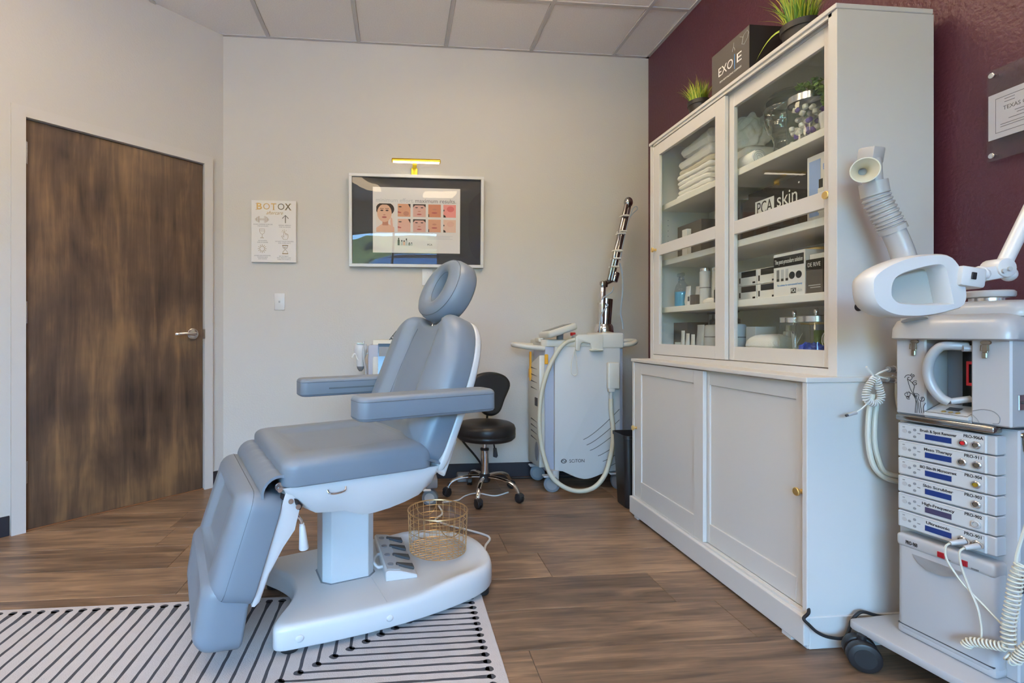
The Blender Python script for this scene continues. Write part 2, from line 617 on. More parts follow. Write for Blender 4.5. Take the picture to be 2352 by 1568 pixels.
# ceiling: slab, lay-in tiles and the bars they rest on
cb = MB(); cb.bx(XL - 0.2, XR + 0.15, YF - 0.15, YB + 0.15, ZC + 0.05, ZC + 0.12)
ceiling = struct(cb.build('ceiling', 'tbar', smooth=False))
GX0, GY0, G = -0.8888, 2.957, 0.61
tile_b = MB(); tile_b.bx(-0.2935, 0.2935, -0.2935, 0.2935, 0.0, 0.018, 0.004, 1)
tile_me = None
PANELS = [(-2, 3), (2, 2), (0, 5), (-2, 7), (2, 6)]        # grid cells that hold unseen ceiling lights
cells = []
for i in range(-4, 6):
    for j in range(-1, 11):
        x0, y1 = GX0 + G * i, GY0 - G * j + G
        xa, xb_, ya, yb_ = x0, x0 + G, y1 - G, y1
        xa, xb_, ya, yb_ = max(xa, XL), min(xb_, XR), max(ya, YF), min(yb_, YB)
        if xb_ - xa < 0.04 or yb_ - ya < 0.04:
            continue
        # skip cells wholly beyond the angled wall
        if all(((px - CORNER.x) * 0.7102 + (py - CORNER.y) * -0.704) < 0 for px in (xa, xb_) for py in (ya, yb_)):
            continue
        cells.append((i, j, xa, xb_, ya, yb_))
for (i, j, xa, xb_, ya, yb_) in cells:
    if (i, j) in PANELS:
        continue
    cx0, cy0 = (xa + xb_) / 2, (ya + yb_) / 2
    full = (xb_ - xa > 0.605 and yb_ - ya > 0.605)
    if full and tile_me is not None:
        o = bpy.data.objects.new('ceiling_tile', tile_me); COL.objects.link(o); o.parent = ceiling
    else:
        b = MB(); b.bx(xa - cx0 + 0.0115, xb_ - cx0 - 0.0115, ya - cy0 + 0.0115, yb_ - cy0 - 0.0115, 0, 0.018, 0.004, 1)
        o = b.build('ceiling_tile', 'tile_fibre', ceiling, smooth=False)
        if full: tile_me = o.data
    o.location = (cx0, cy0, ZC + 0.001)
for i in range(-4, 6):
    x0 = GX0 + G * i
    if XL < x0 < XR:
        b = MB(); b.bx(x0 - 0.012, x0 + 0.012, YF, YB, ZC - 0.006, ZC + 0.03, 0.001, 1); b.build('grid_bar', 'tbar', ceiling, smooth=False)
for j in range(-1, 11):
    y0 = GY0 - G * j
    if YF < y0 < YB:
        b = MB(); b.bx(XL, XR, y0 - 0.012, y0 + 0.012, ZC - 0.0055, ZC + 0.03, 0.001, 1); b.build('grid_bar', 'tbar', ceiling, smooth=False)
b = MB(); b.bx(CORNER.x, XR, YB - 0.022, YB, ZC - 0.005, ZC + 0.02); b.build('edge_bar', 'tbar', ceiling, smooth=False)
b = MB(); b.bx(XR - 0.022, XR, YF, YB, ZC - 0.005, ZC + 0.02); b.build('edge_bar', 'tbar', ceiling, smooth=False)

# unseen ceiling lights; all but the door-wall one added as warm fill
mat('panel_glow', (1, 0.95, 0.85), 0.6, emit=PANEL_C, estr=PANEL_E)
PNAMES = {(-2, 3): 'above the door wall', (2, 2): 'added in front of the glass cabinet', (0, 5): 'added above the rug', (-2, 7): 'added near the left side wall', (2, 6): 'added behind the camera on the right'}
for (i, j, xa, xb_, ya, yb_) in cells:
    if (i, j) in PANELS:
        t = thing('unseen_ceiling_light', 'unseen square ceiling light ' + PNAMES[(i, j)], 'ceiling light', ((xa + xb_) / 2, (ya + yb_) / 2, ZC + 0.02), 0, 'unseen ceiling lights')
        f = MB()
        for (a0, a1, c0, c1) in ((-0.293, 0.293, -0.293, -0.275), (-0.293, 0.293, 0.275, 0.293), (-0.293, -0.275, -0.275, 0.275), (0.275, 0.293, -0.275, 0.275)):
            f.bx(a0, a1, c0, c1, -0.022, 0.02)
        f.build('frame', 'tbar', t, smooth=False)
        k_ = MB(); k_.bx(-0.20, 0.20, -0.20, 0.20, -0.075, -0.012); k_.build('canopy', 'tbar', t, smooth=False)
        d = MB(); d.bx(-0.275, 0.275, -0.275, 0.275, -0.21, -0.075, 0.03, 3); d.build('diffuser', 'panel_glow', t, smooth=False)  # dropped box with glowing sides, shaped to brighten upper walls and ceiling

# walls
b = MB(); b.bx(CORNER.x - 0.1, XR, YB, YB + 0.12, -0.02, ZC + 0.05); struct(b.build('wall_back', 'wall_paint', smooth=False))
b = MB(); b.bx(XR, XR + 0.12, YF, YB + 0.12, -0.02, ZC + 0.05); struct(b.build('wall_right', 'plum_paint', smooth=False))
b = MB(); b.bx(XL - 0.12, XL, YF, WEND.y + 0.06, -0.02, ZC + 0.05); struct(b.build('wall_side', 'wall_paint', smooth=False))
# angled wall with the doorway; local x runs along the wall to the right, local y goes into the wall
HINGE = Vector((-1.927, 2.7555, 0))
MW = Matrix(((0.7040, -0.7102, 0, HINGE.x), (0.7102, 0.7040, 0, HINGE.y), (0, 0, 1, 0), (0, 0, 0, 1)))
DWD, DHT = 0.9126, 2.14
lx0 = -(WEND - HINGE).length
lx1 = (CORNER - HINGE).length
b = MB()
b.bx(lx0 - 0.1, -0.02, 0, 0.12, -0.02, ZC + 0.05); b.bx(DWD + 0.02, lx1 + 0.05, 0, 0.12, -0.02, ZC + 0.05); b.bx(-0.02, DWD + 0.02, 0, 0.12, DHT + 0.02, ZC + 0.05)
b.bm.transform(MW)
struct(b.build('wall_left', 'wall_paint', smooth=False))
# window wall behind the camera
b = MB()
b.bx(XL - 0.12, WIN[0], YF - 0.12, YF, -0.02, ZC + 0.05); b.bx(WIN[1], XR + 0.12, YF - 0.12, YF, -0.02, ZC + 0.05)
b.bx(WIN[0], WIN[1], YF - 0.12, YF, -0.02, WIN[2]); b.bx(WIN[0], WIN[1], YF - 0.12, YF, WIN[3], ZC + 0.05)
struct(b.build('wall_front', 'wall_paint', smooth=False))
b = MB()
for (a0, a1, c0, c1) in ((WIN[0], WIN[0] + 0.05, WIN[2], WIN[3]), (WIN[1] - 0.05, WIN[1], WIN[2], WIN[3]), (WIN[0], WIN[1], WIN[2], WIN[2] + 0.05), (WIN[0], WIN[1], WIN[3] - 0.05, WIN[3]), (-0.17, -0.12, WIN[2], WIN[3])):
    b.bx(a0, a1, YF - 0.09, YF - 0.04, c0, c1)
wnd = struct(b.build('window_1', 'dark_grey', smooth=False))
for (a0, a1) in ((WIN[0] + 0.05, -0.17), (-0.12, WIN[1] - 0.05)):
    b = MB(); b.bx(a0, a1, YF - 0.068, YF - 0.062, WIN[2] + 0.05, WIN[3] - 0.05); b.build('window_pane', 'pane', wnd, smooth=False)

# baseboards
b = MB(); b.bx(CORNER.x + 0.002, XR - 0.006, YB - 0.006, YB - 0.0005, 0.0, 0.102, 0.002, 1); struct(b.build('baseboard_back', 'baseboard_rubber', smooth=False))
b = MB(); b.bx(XR - 0.006, XR - 0.0005, YF, YB - 0.001, 0.0, 0.102, 0.002, 1); struct(b.build('baseboard_right', 'baseboard_rubber', smooth=False))
b = MB(); b.bx(lx0, -0.062, -0.006, -0.0005, 0, 0.102, 0.002, 1); b.bm.transform(MW); struct(b.build('baseboard_left', 'baseboard_rubber', smooth=False))
b = MB(); b.bx(DWD + 0.058, lx1 - 0.004, -0.006, -0.0005, 0, 0.102, 0.002, 1); b.bm.transform(MW); struct(b.build('baseboard_corner', 'baseboard_rubber', smooth=False))

# door: frame, slab, hinges, lever
df = MB()
df.bx(-0.058, 0.0, -0.022, 0.06, 0, DHT + 0.055); df.bx(DWD, DWD + 0.054, -0.022, 0.06, 0, DHT + 0.055); df.bx(-0.001, DWD + 0.001, -0.022, 0.06, DHT, DHT + 0.055)
df.bx(0.0, 0.012, 0.052, 0.10, 0, DHT); df.bx(DWD - 0.012, DWD, 0.052, 0.10, 0, DHT); df.bx(0, DWD, 0.052, 0.10, DHT - 0.012, DHT)
df.bm.transform(MW); struct(df.build('trim_1', 'trim_paint', smooth=False))
dr = struct(bpy.data.objects.new('door_1', None)); COL.objects.link(dr); dr.matrix_basis = MW
b = MB(); b.bx(0.002, DWD - 0.002, 0.004, 0.048, 0.0065, DHT - 0.003, 0.001, 1); b.build('door_leaf', 'stained_door', dr, smooth=False)
mat('threshold_wood', srgb(130, 90, 62), 0.8, spec=0.2)
b = MB(); b.bx(0.0, DWD, -0.006, 0.115, 0.0, 0.006, 0.002, 1); b.build('threshold', 'threshold_wood', dr, smooth=False)
for hz in (1.962, 1.135, 0.306):
    h_ = MB(); h_.cyl((-0.001, -0.006, hz - 0.057), (-0.001, -0.006, hz + 0.057), 0.0075, n=12)
    for q in (-0.024, 0.024): h_.cyl((-0.001, -0.006, hz + q - 0.001), (-0.001, -0.006, hz + q + 0.001), 0.0082, n=12)
    h_.bx(-0.001, 0.010, -0.0005, 0.004, hz - 0.057, hz + 0.057)
    h_.build('hinge', 'satin_steel', dr)
hx_, hz_ = DWD - 0.070, 1.022
h_ = MB()
h_.cyl((hx_, 0.004, hz_), (hx_, -0.010, hz_), 0.036, n=32, bev=0.004)
hd = h_.build('door_handle', 'satin_steel', dr)
h_ = MB()
h_.cyl((hx_, -0.008, hz_), (hx_, -0.055, hz_), 0.011, n=16)
h_.tube([(hx_ + 0.006, -0.050, hz_), (hx_ - 0.02, -0.052, hz_), (hx_ - 0.06, -0.052, hz_ + 0.002), (hx_ - 0.105, -0.047, hz_ - 0.001), (hx_ - 0.118, -0.038, hz_ - 0.002)], 0.0095, n=10, smooth=4, flat=(1.0, 0.75))
h_.build('lever', 'satin_steel', hd)
h_ = MB(); h_.cyl((hx_, -0.0545, hz_), (hx_, -0.057, hz_), 0.006, n=12); h_.build('lock_core', 'dark_grey', hd)
b = MB(); b.bx(DWD - 0.0025, DWD + 0.002, -0.024, 0.02, hz_ - 0.03, hz_ + 0.03); b.build('strike_plate', 'satin_steel', dr, smooth=False)

# outdoors, seen only mirrored in glass: paving, hedge, parked car
b = MB(); b.bx(-14, 14, -22, YF - 0.13, -0.20, -0.12)
mat('asphalt', (0.36, 0.35, 0.34), 0.9, var=0.1); g = struct(b.build('ground_outside', 'asphalt', smooth=False))
mat('leafage', (0.05, 0.085, 0.03), 0.8, bump=1.0, bscale=9, var=0.6, vscale=5, bdist=0.2)
b = MB()
t_ = bmesh.new(); bmesh.ops.create_grid(t_, x_segments=60, y_segments=16, size=1)
for v in t_.verts:
    xx, yy = v.co.x * 9, (v.co.y + 1) * 1.6
    v.co = Vector((xx, -10.5 + 0.5 * math.sin(xx * 2.3 + yy) * math.cos(yy * 3.1) + yy * -0.25 + random.uniform(-.12, .12), -0.13 + yy))
b.merge(t_)
tag(b.build('hedge', 'leafage'), 'leafy green hedge outside the window, seen only as a reflection', 'hedge')
mat('car_paint', (0.05, 0.16, 0.42), 0.2, coat=0.8)
car = thing('parked_car', 'blue car parked outside the window, seen only as a reflection', 'car', (0.6, -6.2, -0.12))
prof = [(-2.1, 0.35), (-2.15, 0.75), (-1.9, 0.9), (-1.2, 0.98), (-0.6, 1.42), (0.7, 1.45), (1.3, 1.02), (1.95, 0.92), (2.15, 0.7), (2.1, 0.35)]
b = MB(); b.prism(prof, -0.85, 0.85, 0.06, 2, mx=rotm('X', PI / 2)); b.build('body', 'car_paint', car)
b = MB(); b.prism([(-1.05, 1.0), (-0.55, 1.36), (0.65, 1.38), (1.1, 1.03)], -0.87, 0.87, mx=rotm('X', PI / 2)); b.build('side_window', 'screen_dark', car)
for wx in (-1.35, 1.35):
    for wy in (-0.8, 0.8):
        b = MB(); b.cyl((wx, wy - 0.1, 0.33), (wx, wy + 0.1, 0.33), 0.33, n=24, bev=0.03); b.build('wheel', 'black_rubber', car)
# ================================================================== rug
rug = thing('rug', 'ivory rug with dark mitred lines ending in dots, under the treatment chair', 'rug', (-0.75, 1.0, 0.0))
RX, RY = 0.322, 1.972
b = MB(); b.bx(-1.95, RX, 0.15, RY, 0.0005, 0.007, 0.003, 2); b.build('pile', 'rug_ivory', rug, world=True, smooth=False)
random.seed(8)
def wob(x0, y0, x1, y1, w, n=14):
    L = []; R = []
    dx, dy = x1 - x0, y1 - y0
    l = math.hypot(dx, dy); nx, ny = -dy / l, dx / l
    for k in range(n + 1):
        t = k / n
        e = w * (1 + random.uniform(-.22, .22)); e2 = w * (1 + random.uniform(-.22, .22))
        if t < 0.10: e *= 1 + 1.0 * (1 - t / 0.10); e2 *= 1 + 1.0 * (1 - t / 0.10)
        L.append((x0 + dx * t + nx * e, y0 + dy * t + ny * e)); R.append((x0 + dx * t - nx * e2, y0 + dy * t - ny * e2))
    return L + R[::-1]
def dot(x, y, r):
    return [(x + r * (1 + random.uniform(-.12, .12)) * math.cos(2 * PI * k / 12), y + 0.85 * r * (1 + random.uniform(-.12, .12)) * math.sin(2 * PI * k / 12)) for k in range(12)]
SX, SY = 0.0478, 0.0338
zt = 0.0073
def flat(mbd, poly, z=zt):
    mbd.prism(poly, z - 0.0006, z)
pt = MB()
N = 46
for k in range(N):
    xk = RX - 0.048 - SX * k            # the line that runs along Y
    yk = RY - 0.042 - SY * k            # the line that runs along X
    if xk > -1.9:
        flat(pt, dot(xk, RY - 0.030, 0.0140))
        yend = max(yk, 0.2)
        if RY - 0.030 - yend > 0.01:
            flat(pt, wob(xk, RY - 0.030, xk, yend, 0.0050, max(2, int((RY - yend) / 0.03))))
    if yk > 0.2:
        flat(pt, dot(RX - 0.048, yk, 0.0130))
        flat(pt, dot(max(xk, -1.9), yk, 0.0150))
        if xk > -1.9 and k > 0:
            flat(pt, wob(RX - 0.048, yk, xk, yk, 0.0044, max(2, int((RX - xk) / 0.03))))
pat = pt.build('woven_lines', 'rug_line', rug, world=True, smooth=False)
pat['kind'] = 'stuff'

# ================================================================== treatment chair
CA = math.radians(19.5)
CO = Vector((-0.1, 1.95, 0)) + Vector((-math.sin(CA), math.cos(CA), 0)) * 0.02
ch = thing('treatment_chair', 'grey-blue leather reclining treatment chair on a white pedestal base', 'treatment chair', CO, CA)
# base plate: two prongs at the foot end, dished and rounded at the head end
out = [(-0.375, -0.262), (-0.30, -0.272), (-0.10, -0.285), (0.10, -0.278), (0.28, -0.250), (0.40, -0.205), (0.462, -0.14), (0.487, -0.05), (0.487, 0.05), (0.462, 0.14), (0.40, 0.205), (0.28, 0.250), (0.10, 0.278), (-0.10, 0.285), (-0.30, 0.272), (-0.375, 0.262), (-0.393, 0.235), (-0.375, 0.195), (-0.335, 0.13), (-0.305, 0.06), (-0.30, 0.0), (-0.305, -0.06), (-0.335, -0.13), (-0.375, -0.195), (-0.393, -0.235)]
out = [(p.x, p.y) for p in catmull([(a, c, 0) for a, c in out], 3, True)]
def base_top(x, y):
    e = max(0.0, min(1.0, (x - 0.05) / 0.30)); e = e * e * (3 - 2 * e)
    rim = min(1.0, (abs(y) / 0.24) ** 4 + max(0, (x - 0.20) / 0.28) ** 4)
    return e * (0.034 * rim - 0.006) - 0.012 * (1 - min(1.0, max(0.0, (x + 0.40) / 0.22))) * 0
b = MB(); b.pad(out, 0.078, 0.020, base_top, rings=14, seg=4, rb=0.006, z0=0.026)
base = b.build('base', 'white_plastic', ch, ang=60)
b = MB(); b.tube([(-0.022, y_, 0.1040 - 0.0002) for y_ in (-0.262, -0.15, -0.07)], 0.0012, n=4); b.build('base_seam', 'light_grey', base)
for (fx, fy) in ((-0.34, -0.225), (-0.34, 0.225), (0.40, -0.165), (0.40, 0.165)):
    b = MB(); b.cyl((fx, fy, 0.0075 if fx < 0.3 and fy < 0 else 0.0), (fx, fy, 0.03), 0.030, n=20, bev=0.003); b.build('foot', 'black_rubber', ch)
for (px, py, nx) in ((-0.315, -0.272, 0), (-0.02, -0.283, 0), (-0.352, -0.165, 1)):
    b = MB(); b.sphere((px, py, 0.060), (0.014, 0.005, 0.012) if not nx else (0.006, 0.010, 0.012), 14, 8); b.build('cap', 'white_plastic', base)
# column
oc = lambda hx, hy, c: [(-hx + c, -hy), (hx - c, -hy), (hx, -hy + c), (hx, hy - c), (hx - c, hy), (-hx + c, hy), (-hx, hy - c), (-hx, -hy + c)]
b = MB(); b.prism([(p[0] - 0.10, p[1] + 0.02) for p in oc(0.098, 0.078, 0.028)], 0.096, 0.50, 0.002, 1); b.build('column', 'white_plastic', ch, smooth=False)
b = MB(); b.prism([(p[0] - 0.10, p[1] + 0.02) for p in oc(0.104, 0.084, 0.030)], 0.098, 0.1055); b.build('column_socket', 'mid_grey', ch, smooth=False)
# seat shell: side profile widened towards the top
sp = [(-0.392, 0.552), (-0.385, 0.525), (-0.362, 0.500), (-0.33, 0.474), (-0.292, 0.452), (-0.24, 0.446), (-0.195, 0.443), (-0.160, 0.428), (-0.13, 0.418), (-0.085, 0.418), (-0.03, 0.424), (0.03, 0.436), (0.085, 0.452), (0.118, 0.474), (0.134, 0.505), (0.138, 0.53), (0.136, 0.556)]
rings = []
for (hw, ins, zt_) in ((0.235, 0.020, 0.0), (0.262, 0.008, 0.0), (0.282, 0.0, 0.25), (0.296, -0.004, 0.62), (0.300, -0.006, 0.88), (0.300, -0.006, 1.0)):
    ring = []
    for (px, pz) in sp:
        z = pz + (0.556 - pz) * zt_
        cx_ = -0.127
        ring.append((cx_ + (px - cx_) * (1 - ins / 0.26), z, hw))
    rings.append(ring)
full = []
for hw_ring in rings[::-1]:
    full.append([(p[0], -p[2], p[1]) for p in hw_ring] )
for hw_ring in rings:
    full.append([(p[0], p[2], p[1]) for p in hw_ring])
b = MB(); b.loft([r + [(0.130, r[0][1], 0.556), (-0.388, r[0][1], 0.556)] if False else r for r in full]); b.build('seat_shell', 'white_plastic', ch, ang=50)
b = MB(); b.tube([(-0.262, -0.303, 0.532), (-0.255, -0.309, 0.522), (-0.232, -0.311, 0.520), (-0.208, -0.309, 0.524), (-0.202, -0.303, 0.535)], 0.0032, n=8, smooth=4); b.build('strap_hook', 'chrome', ch)
# seat cushion
def seat_top(x, y):
    s = abs(y) / 0.315
    bol = 0.016 * max(0.0, min(1.0, (s - 0.55) / 0.12)) * max(0.0, 1 - max(0.0, (s - 0.70) / 0.30) ** 2)
    return bol * (0.5 + 0.5 * min(1, max(0, (x + 0.40) / 0.3))) - 0.010 * (1 - s * s) + 0.012 * max(0, (x + 0.05) / 0.2) * (1 - s)
b = MB(); b.pad(rrect(0.2575, 0.315, 0.045, 6, -0.140, 0), 0.080, 0.026, seat_top, rings=16, rb=0.006, z0=0.556)
cus = b.build('seat_cushion', 'leather', ch, ang=60)
def seam_ring(outl, z, s=0.985, close=True):
    xs = [p[0] for p in outl]; ys = [p[1] for p in outl]
    cx_, cy_ = (min(xs) + max(xs)) / 2, (min(ys) + max(ys)) / 2
    return [(cx_ + (p[0] - cx_) * s, cy_ + (p[1] - cy_) * s, z) for p in outl]
# back: built flat (x = up along the back, y = across, z = out of the face) then stood up on the hinge
BA = math.radians(22.5)
def stand(hx, hz, ang, off=0.0):
    """x' = up-direction leaning back by ang, z' = towards the sitter"""
    u = Vector((math.sin(ang), 0, math.cos(ang))); n = Vector((-math.cos(ang), 0, math.sin(ang)))
    w = n.cross(u)
    m = Matrix(((u.x, w.x, n.x, hx), (u.y, w.y, n.y, 0), (u.z, w.z, n.z, hz), (0, 0, 0, 1)))
    return m @ TR(0, 0, off)
MBK = stand(0.138, 0.562, BA)
bo = [(0.0, -0.27), (0.01, -0.295), (0.05, -0.312), (0.15, -0.315), (0.30, -0.312), (0.40, -0.296), (0.48, -0.262), (0.53, -0.215), (0.552, -0.165), (0.548, -0.11), (0.52, -0.06), (0.51, 0.0)]
bo = bo + [(p[0], -p[1]) for p in bo[-2::-1]]
bo = [(p[0], p[1]) for p in bo]
bo = [(p.x, p.y) for p in catmull([(a, c, 0) for a, c in bo], 3, True)]
def back_top(x, y):
    s = abs(y) / 0.30
    t = max(0.0, min(1.0, (s - 0.40) / 0.16)); t = t * t * (3 - 2 * t)
    f = max(0.0, 1 - max(0.0, (s - 0.68) / 0.36) ** 2)
    return 0.032 * t * f * min(1, max(0.0, (x + 0.02) / 0.12)) - 0.006 * (1 - t)
b = MB(); b.pad(bo, 0.088, 0.030, back_top, rings=18, rb=0.006, mx=MBK)
bk = b.build('back_cushion', 'leather', ch, ang=60)
b = MB()
for sgn in (-1, 1):
    b.tube([(x_, sgn * yy, 0.088 + back_top(x_, sgn * yy) + 0.0002) for x_, yy in ((0.03, 0.128), (0.15, 0.128), (0.3, 0.124), (0.42, 0.112), (0.49, 0.095))], 0.0016, n=5, smooth=3, mx=MBK)
b.build('seam', 'leather_seam', bk)
# back shell (white)
so = [(p[0] * 1.0 - 0.030 * (1 - p[0] / 0.55), p[1] * 0.995) for p in bo]
b = MB(); b.pad(so, 0.036, 0.010, None, rings=3, rb=0.014, mx=MBK @ TR(0, 0, -0.036)); b.build('back_shell', 'white_plastic', ch, ang=60)
for sgn in (-1, 1):
    b = MB(); b.bx(-0.035, 0.10, sgn * 0.27 - 0.018, sgn * 0.27 + 0.018, -0.052, -0.036, 0.004, 1, mx=MBK); b.build('back_rail', 'white_plastic', ch, smooth=False)
# headrest with face opening
HA = math.radians(26)
MH = stand(0.322, 1.062, HA)
def oval(hx, hy, n=40, e=2.12, cx_=0.0, taper=0.0):
    out = []
    for k in range(n):
        a = 2 * PI * k / n
        cx2, sx2 = math.cos(a), math.sin(a)
        xx = hx * math.copysign(abs(cx2) ** (2 / e), cx2)
        yy = hy * math.copysign(abs(sx2) ** (2 / e), sx2) * (1 + taper * xx / hx)
        out.append((cx_ + xx, yy))
    return out
rings = []
HXR, HYR = 0.142, 0.160
for (s, z) in ((0.80, -0.002), (0.94, 0.0), (1.0, 0.012), (1.0, 0.046), (0.985, 0.066), (0.93, 0.085), (0.84, 0.097), (0.74, 0.103)):
    rings.append([(p[0], p[1], z) for p in oval(HXR * s, HYR * s, cx_=0.135, taper=-0.06)])
for (hx2, hy2, z) in ((0.094, 0.080, 0.102), (0.080, 0.064, 0.096), (0.072, 0.056, 0.082), (0.068, 0.052, 0.050), (0.064, 0.048, 0.022)):
    rings.append([(p[0], p[1], z) for p in oval(hx2, hy2, cx_=0.140, e=2.1, taper=0.0)])
b = MB(); b.loft(rings, mx=MH); hd_ = b.build('headrest', 'leather', ch, ang=60)
b = MB(); b.tube([(p[0], p[1], 0.0862) for p in oval(HXR * 0.928, HYR * 0.928, cx_=0.135, taper=-0.06)], 0.0014, n=5, closed=True, mx=MH); b.build('seam', 'leather_seam', hd_)
b = MB(); b.tube([(p[0], p[1], 0.0820) for p in oval(0.0725, 0.0565, cx_=0.140, e=2.1)], 0.0014, n=5, closed=True, mx=MH); b.build('seam', 'leather_seam', hd_)
for sgn in (-1, 1):
    b = MB(); b.cyl((-0.06, sgn * 0.045, 0.02), (0.03, sgn * 0.045, 0.02), 0.007, n=12, mx=MH); b.build('headrest_post', 'chrome', ch)
# armrests
def arm(yc, x0, x1):
    o_ = rrect((x1 - x0) / 2, 0.057, 0.030, 6, (x0 + x1) / 2, yc)
    b = MB(); b.pad(o_, 0.078, 0.016, None, rings=4, rb=0.010, z0=0.752)
    a = b.build('armrest', 'leather', ch, ang=60)
    for zz in (0.814, 0.7615):
        b = MB(); b.tube(seam_ring(o_, zz, 0.997), 0.0014, n=5, closed=True); b.build('seam', 'leather_seam', a)
    return a
arm(-0.352, -0.190, 0.318)
fa = arm(0.352, -0.205, 0.335)
b = MB(); b.bx(-0.085, 0.28, 0.2935, 0.2965, 0.782, 0.789); b.build('zip_slot', 'leather_seam', fa, smooth=False)
for sgn in (-1, 1):
    b = MB(); b.tube([(0.245, sgn * 0.30, 0.80), (0.245, sgn * 0.352, 0.775)], 0.012, n=10); b.build('armrest_bracket', 'satin_steel', ch)
# leg rest hanging from the seat front; x runs DOWN the leg, z towards the front (left)
LA = math.radians(17.0)
def hang(hx, hz, ang):
    d = Vector((-math.sin(ang), 0, -math.cos(ang))); n = Vector((-math.cos(ang), 0, math.sin(ang)))
    w = n.cross(d)
    return Matrix(((d.x, w.x, n.x, hx), (d.y, w.y, n.y, 0), (d.z, w.z, n.z, hz), (0, 0, 0, 1)))
ML = hang(-0.384, 0.548, LA)
lo = rrect(0.164, 0.305, 0.05, 6, 0.186, 0)
def leg_top(x, y):
    s = abs(y) / 0.305
    t = max(0.0, min(1.0, (s - 0.46) / 0.18)); t = t * t * (3 - 2 * t)
    return 0.020 * t * max(0, 1 - max(0, (s - 0.75) / 0.3) ** 2) - 0.004
b = MB(); b.pad(lo, 0.112, 0.034, leg_top, rings=14, rb=0.006, mx=ML); lc = b.build('leg_cushion', 'leather', ch, ang=60)
b = MB(); b.tube([(p[0], p[1], 0.088) for p in seam_ring(lo, 0, 0.992)], 0.0014, n=5, closed=True, mx=ML); b.build('seam', 'leather_seam', lc)
# leg shell: white, bulging behind near the top
prof = [(0.0, 0.0), (0.012, -0.030), (0.055, -0.062), (0.115, -0.066), (0.17, -0.045), (0.25, -0.026), (0.332, -0.022), (0.345, -0.012), (0.345, 0.0)]
b = MB()
rg = []
for (yy, s) in ((-0.292, 0.72), (-0.288, 0.93), (-0.272, 1.0), (0.272, 1.0), (0.288, 0.93), (0.292, 0.72)):
    rg.append([(p[0], yy, p[1] * s) for p in prof])
b.loft(rg, mx=ML); b.build('leg_shell', 'white_plastic', ch, ang=50)
# lower foot pad
MF = hang(-0.468, 0.285, math.radians(9))
fo = rrect(0.104, 0.285, 0.042, 6, 0.104, 0)
b = MB(); b.pad(fo, 0.114, 0.030, lambda x, y: 0.020 * min(1, (abs(y) / 0.2) ** 3), rings=10, rb=0.010, mx=MF @ TR(0, 0.0, 0.012)); fp = b.build('foot_cushion', 'leather', ch, ang=60)
b = MB(); b.tube([(p[0], p[1], 0.100) for p in seam_ring(fo, 0, 0.988)], 0.0014, n=5, closed=True, mx=MF); b.build('seam', 'leather_seam', fp)
# leather flap that covers the knee joint
rg = []
for k in range(13):
    a = PI * (0.02 + 1.12 * k / 12)
    r0, r1 = 0.052, 0.046
    rg.append((-0.408 - 0.036 * math.cos(PI - a) * -1 if False else -0.405 + 0.054 * math.cos(a), 0.540 + 0.055 * math.sin(a)))
fl_out = rg; fl_in = [( -0.402 + (p[0] + 0.402) * 0.86, 0.536 + (p[1] - 0.536) * 0.86) for p in rg]
sec = fl_out + fl_in[::-1]
b = MB(); 
ringsY = []
for k in range(29):
    yy = -0.292 + 0.584 * k / 28
    wr = 0.0016 * math.sin(k * 0.9) + 0.0012 * math.sin(k * 2.1 + 1)
    ringsY.append([(p[0] + wr * (p[1] - 0.53) / 0.05, yy, p[1] + wr) for p in sec])
b.loft(ringsY); b.build('knee_flap', 'leather', ch, ang=60)
# joint hardware and lever
b = MB(); b.cyl((-0.402, -0.275, 0.556), (-0.402, 0.275, 0.556), 0.013, n=16); b.build('knee_axle', 'satin_steel', ch)
b = MB(); b.prism([(-0.400, 0.540), (-0.35, 0.512), (-0.335, 0.494), (-0.342, 0.480), (-0.358, 0.482), (-0.372, 0.498), (-0.402, 0.525)], 0.282, 0.290, mx=rotm('X', PI / 2)); br = b.build('knee_bracket', 'black_plastic', ch, smooth=False)
for (q, z) in ((-0.404, 0.552), (-0.372, 0.512), (-0.350, 0.492)):
    b = MB(); b.cyl((q, -0.290, z), (q, -0.297, z), 0.008, n=12); b.build('bolt', 'satin_steel', br)
b = MB(); b.tube([(-0.362, -0.262, 0.488), (-0.352, -0.266, 0.462), (-0.336, -0.268, 0.440), (-0.333, -0.268, 0.422)], 0.0052, n=8, smooth=4); lv = b.build('lever', 'chrome', ch)
b = MB(); b.cyl((-0.333, -0.268, 0.428), (-0.332, -0.268, 0.420), 0.008, n=12); b.cyl((-0.332, -0.268, 0.424), (-0.326, -0.268, 0.345), 0.0095, 0.0155, n=16, bev=0.005); b.build('lever_grip', 'white_plastic', lv)

# the seat is swivelled a little on its pedestal
SW = TR(-0.10, 0.02, 0) @ rotm('Z', math.radians(4.3)) @ TR(0.10, -0.02, 0)
for o_ in list(ch.children):
    if o_.name.split('.')[0] in ('base', 'column', 'column_socket', 'foot'):
        continue
    o_.data.transform(SW)
    for g_ in o_.children:
        g_.data.transform(SW)

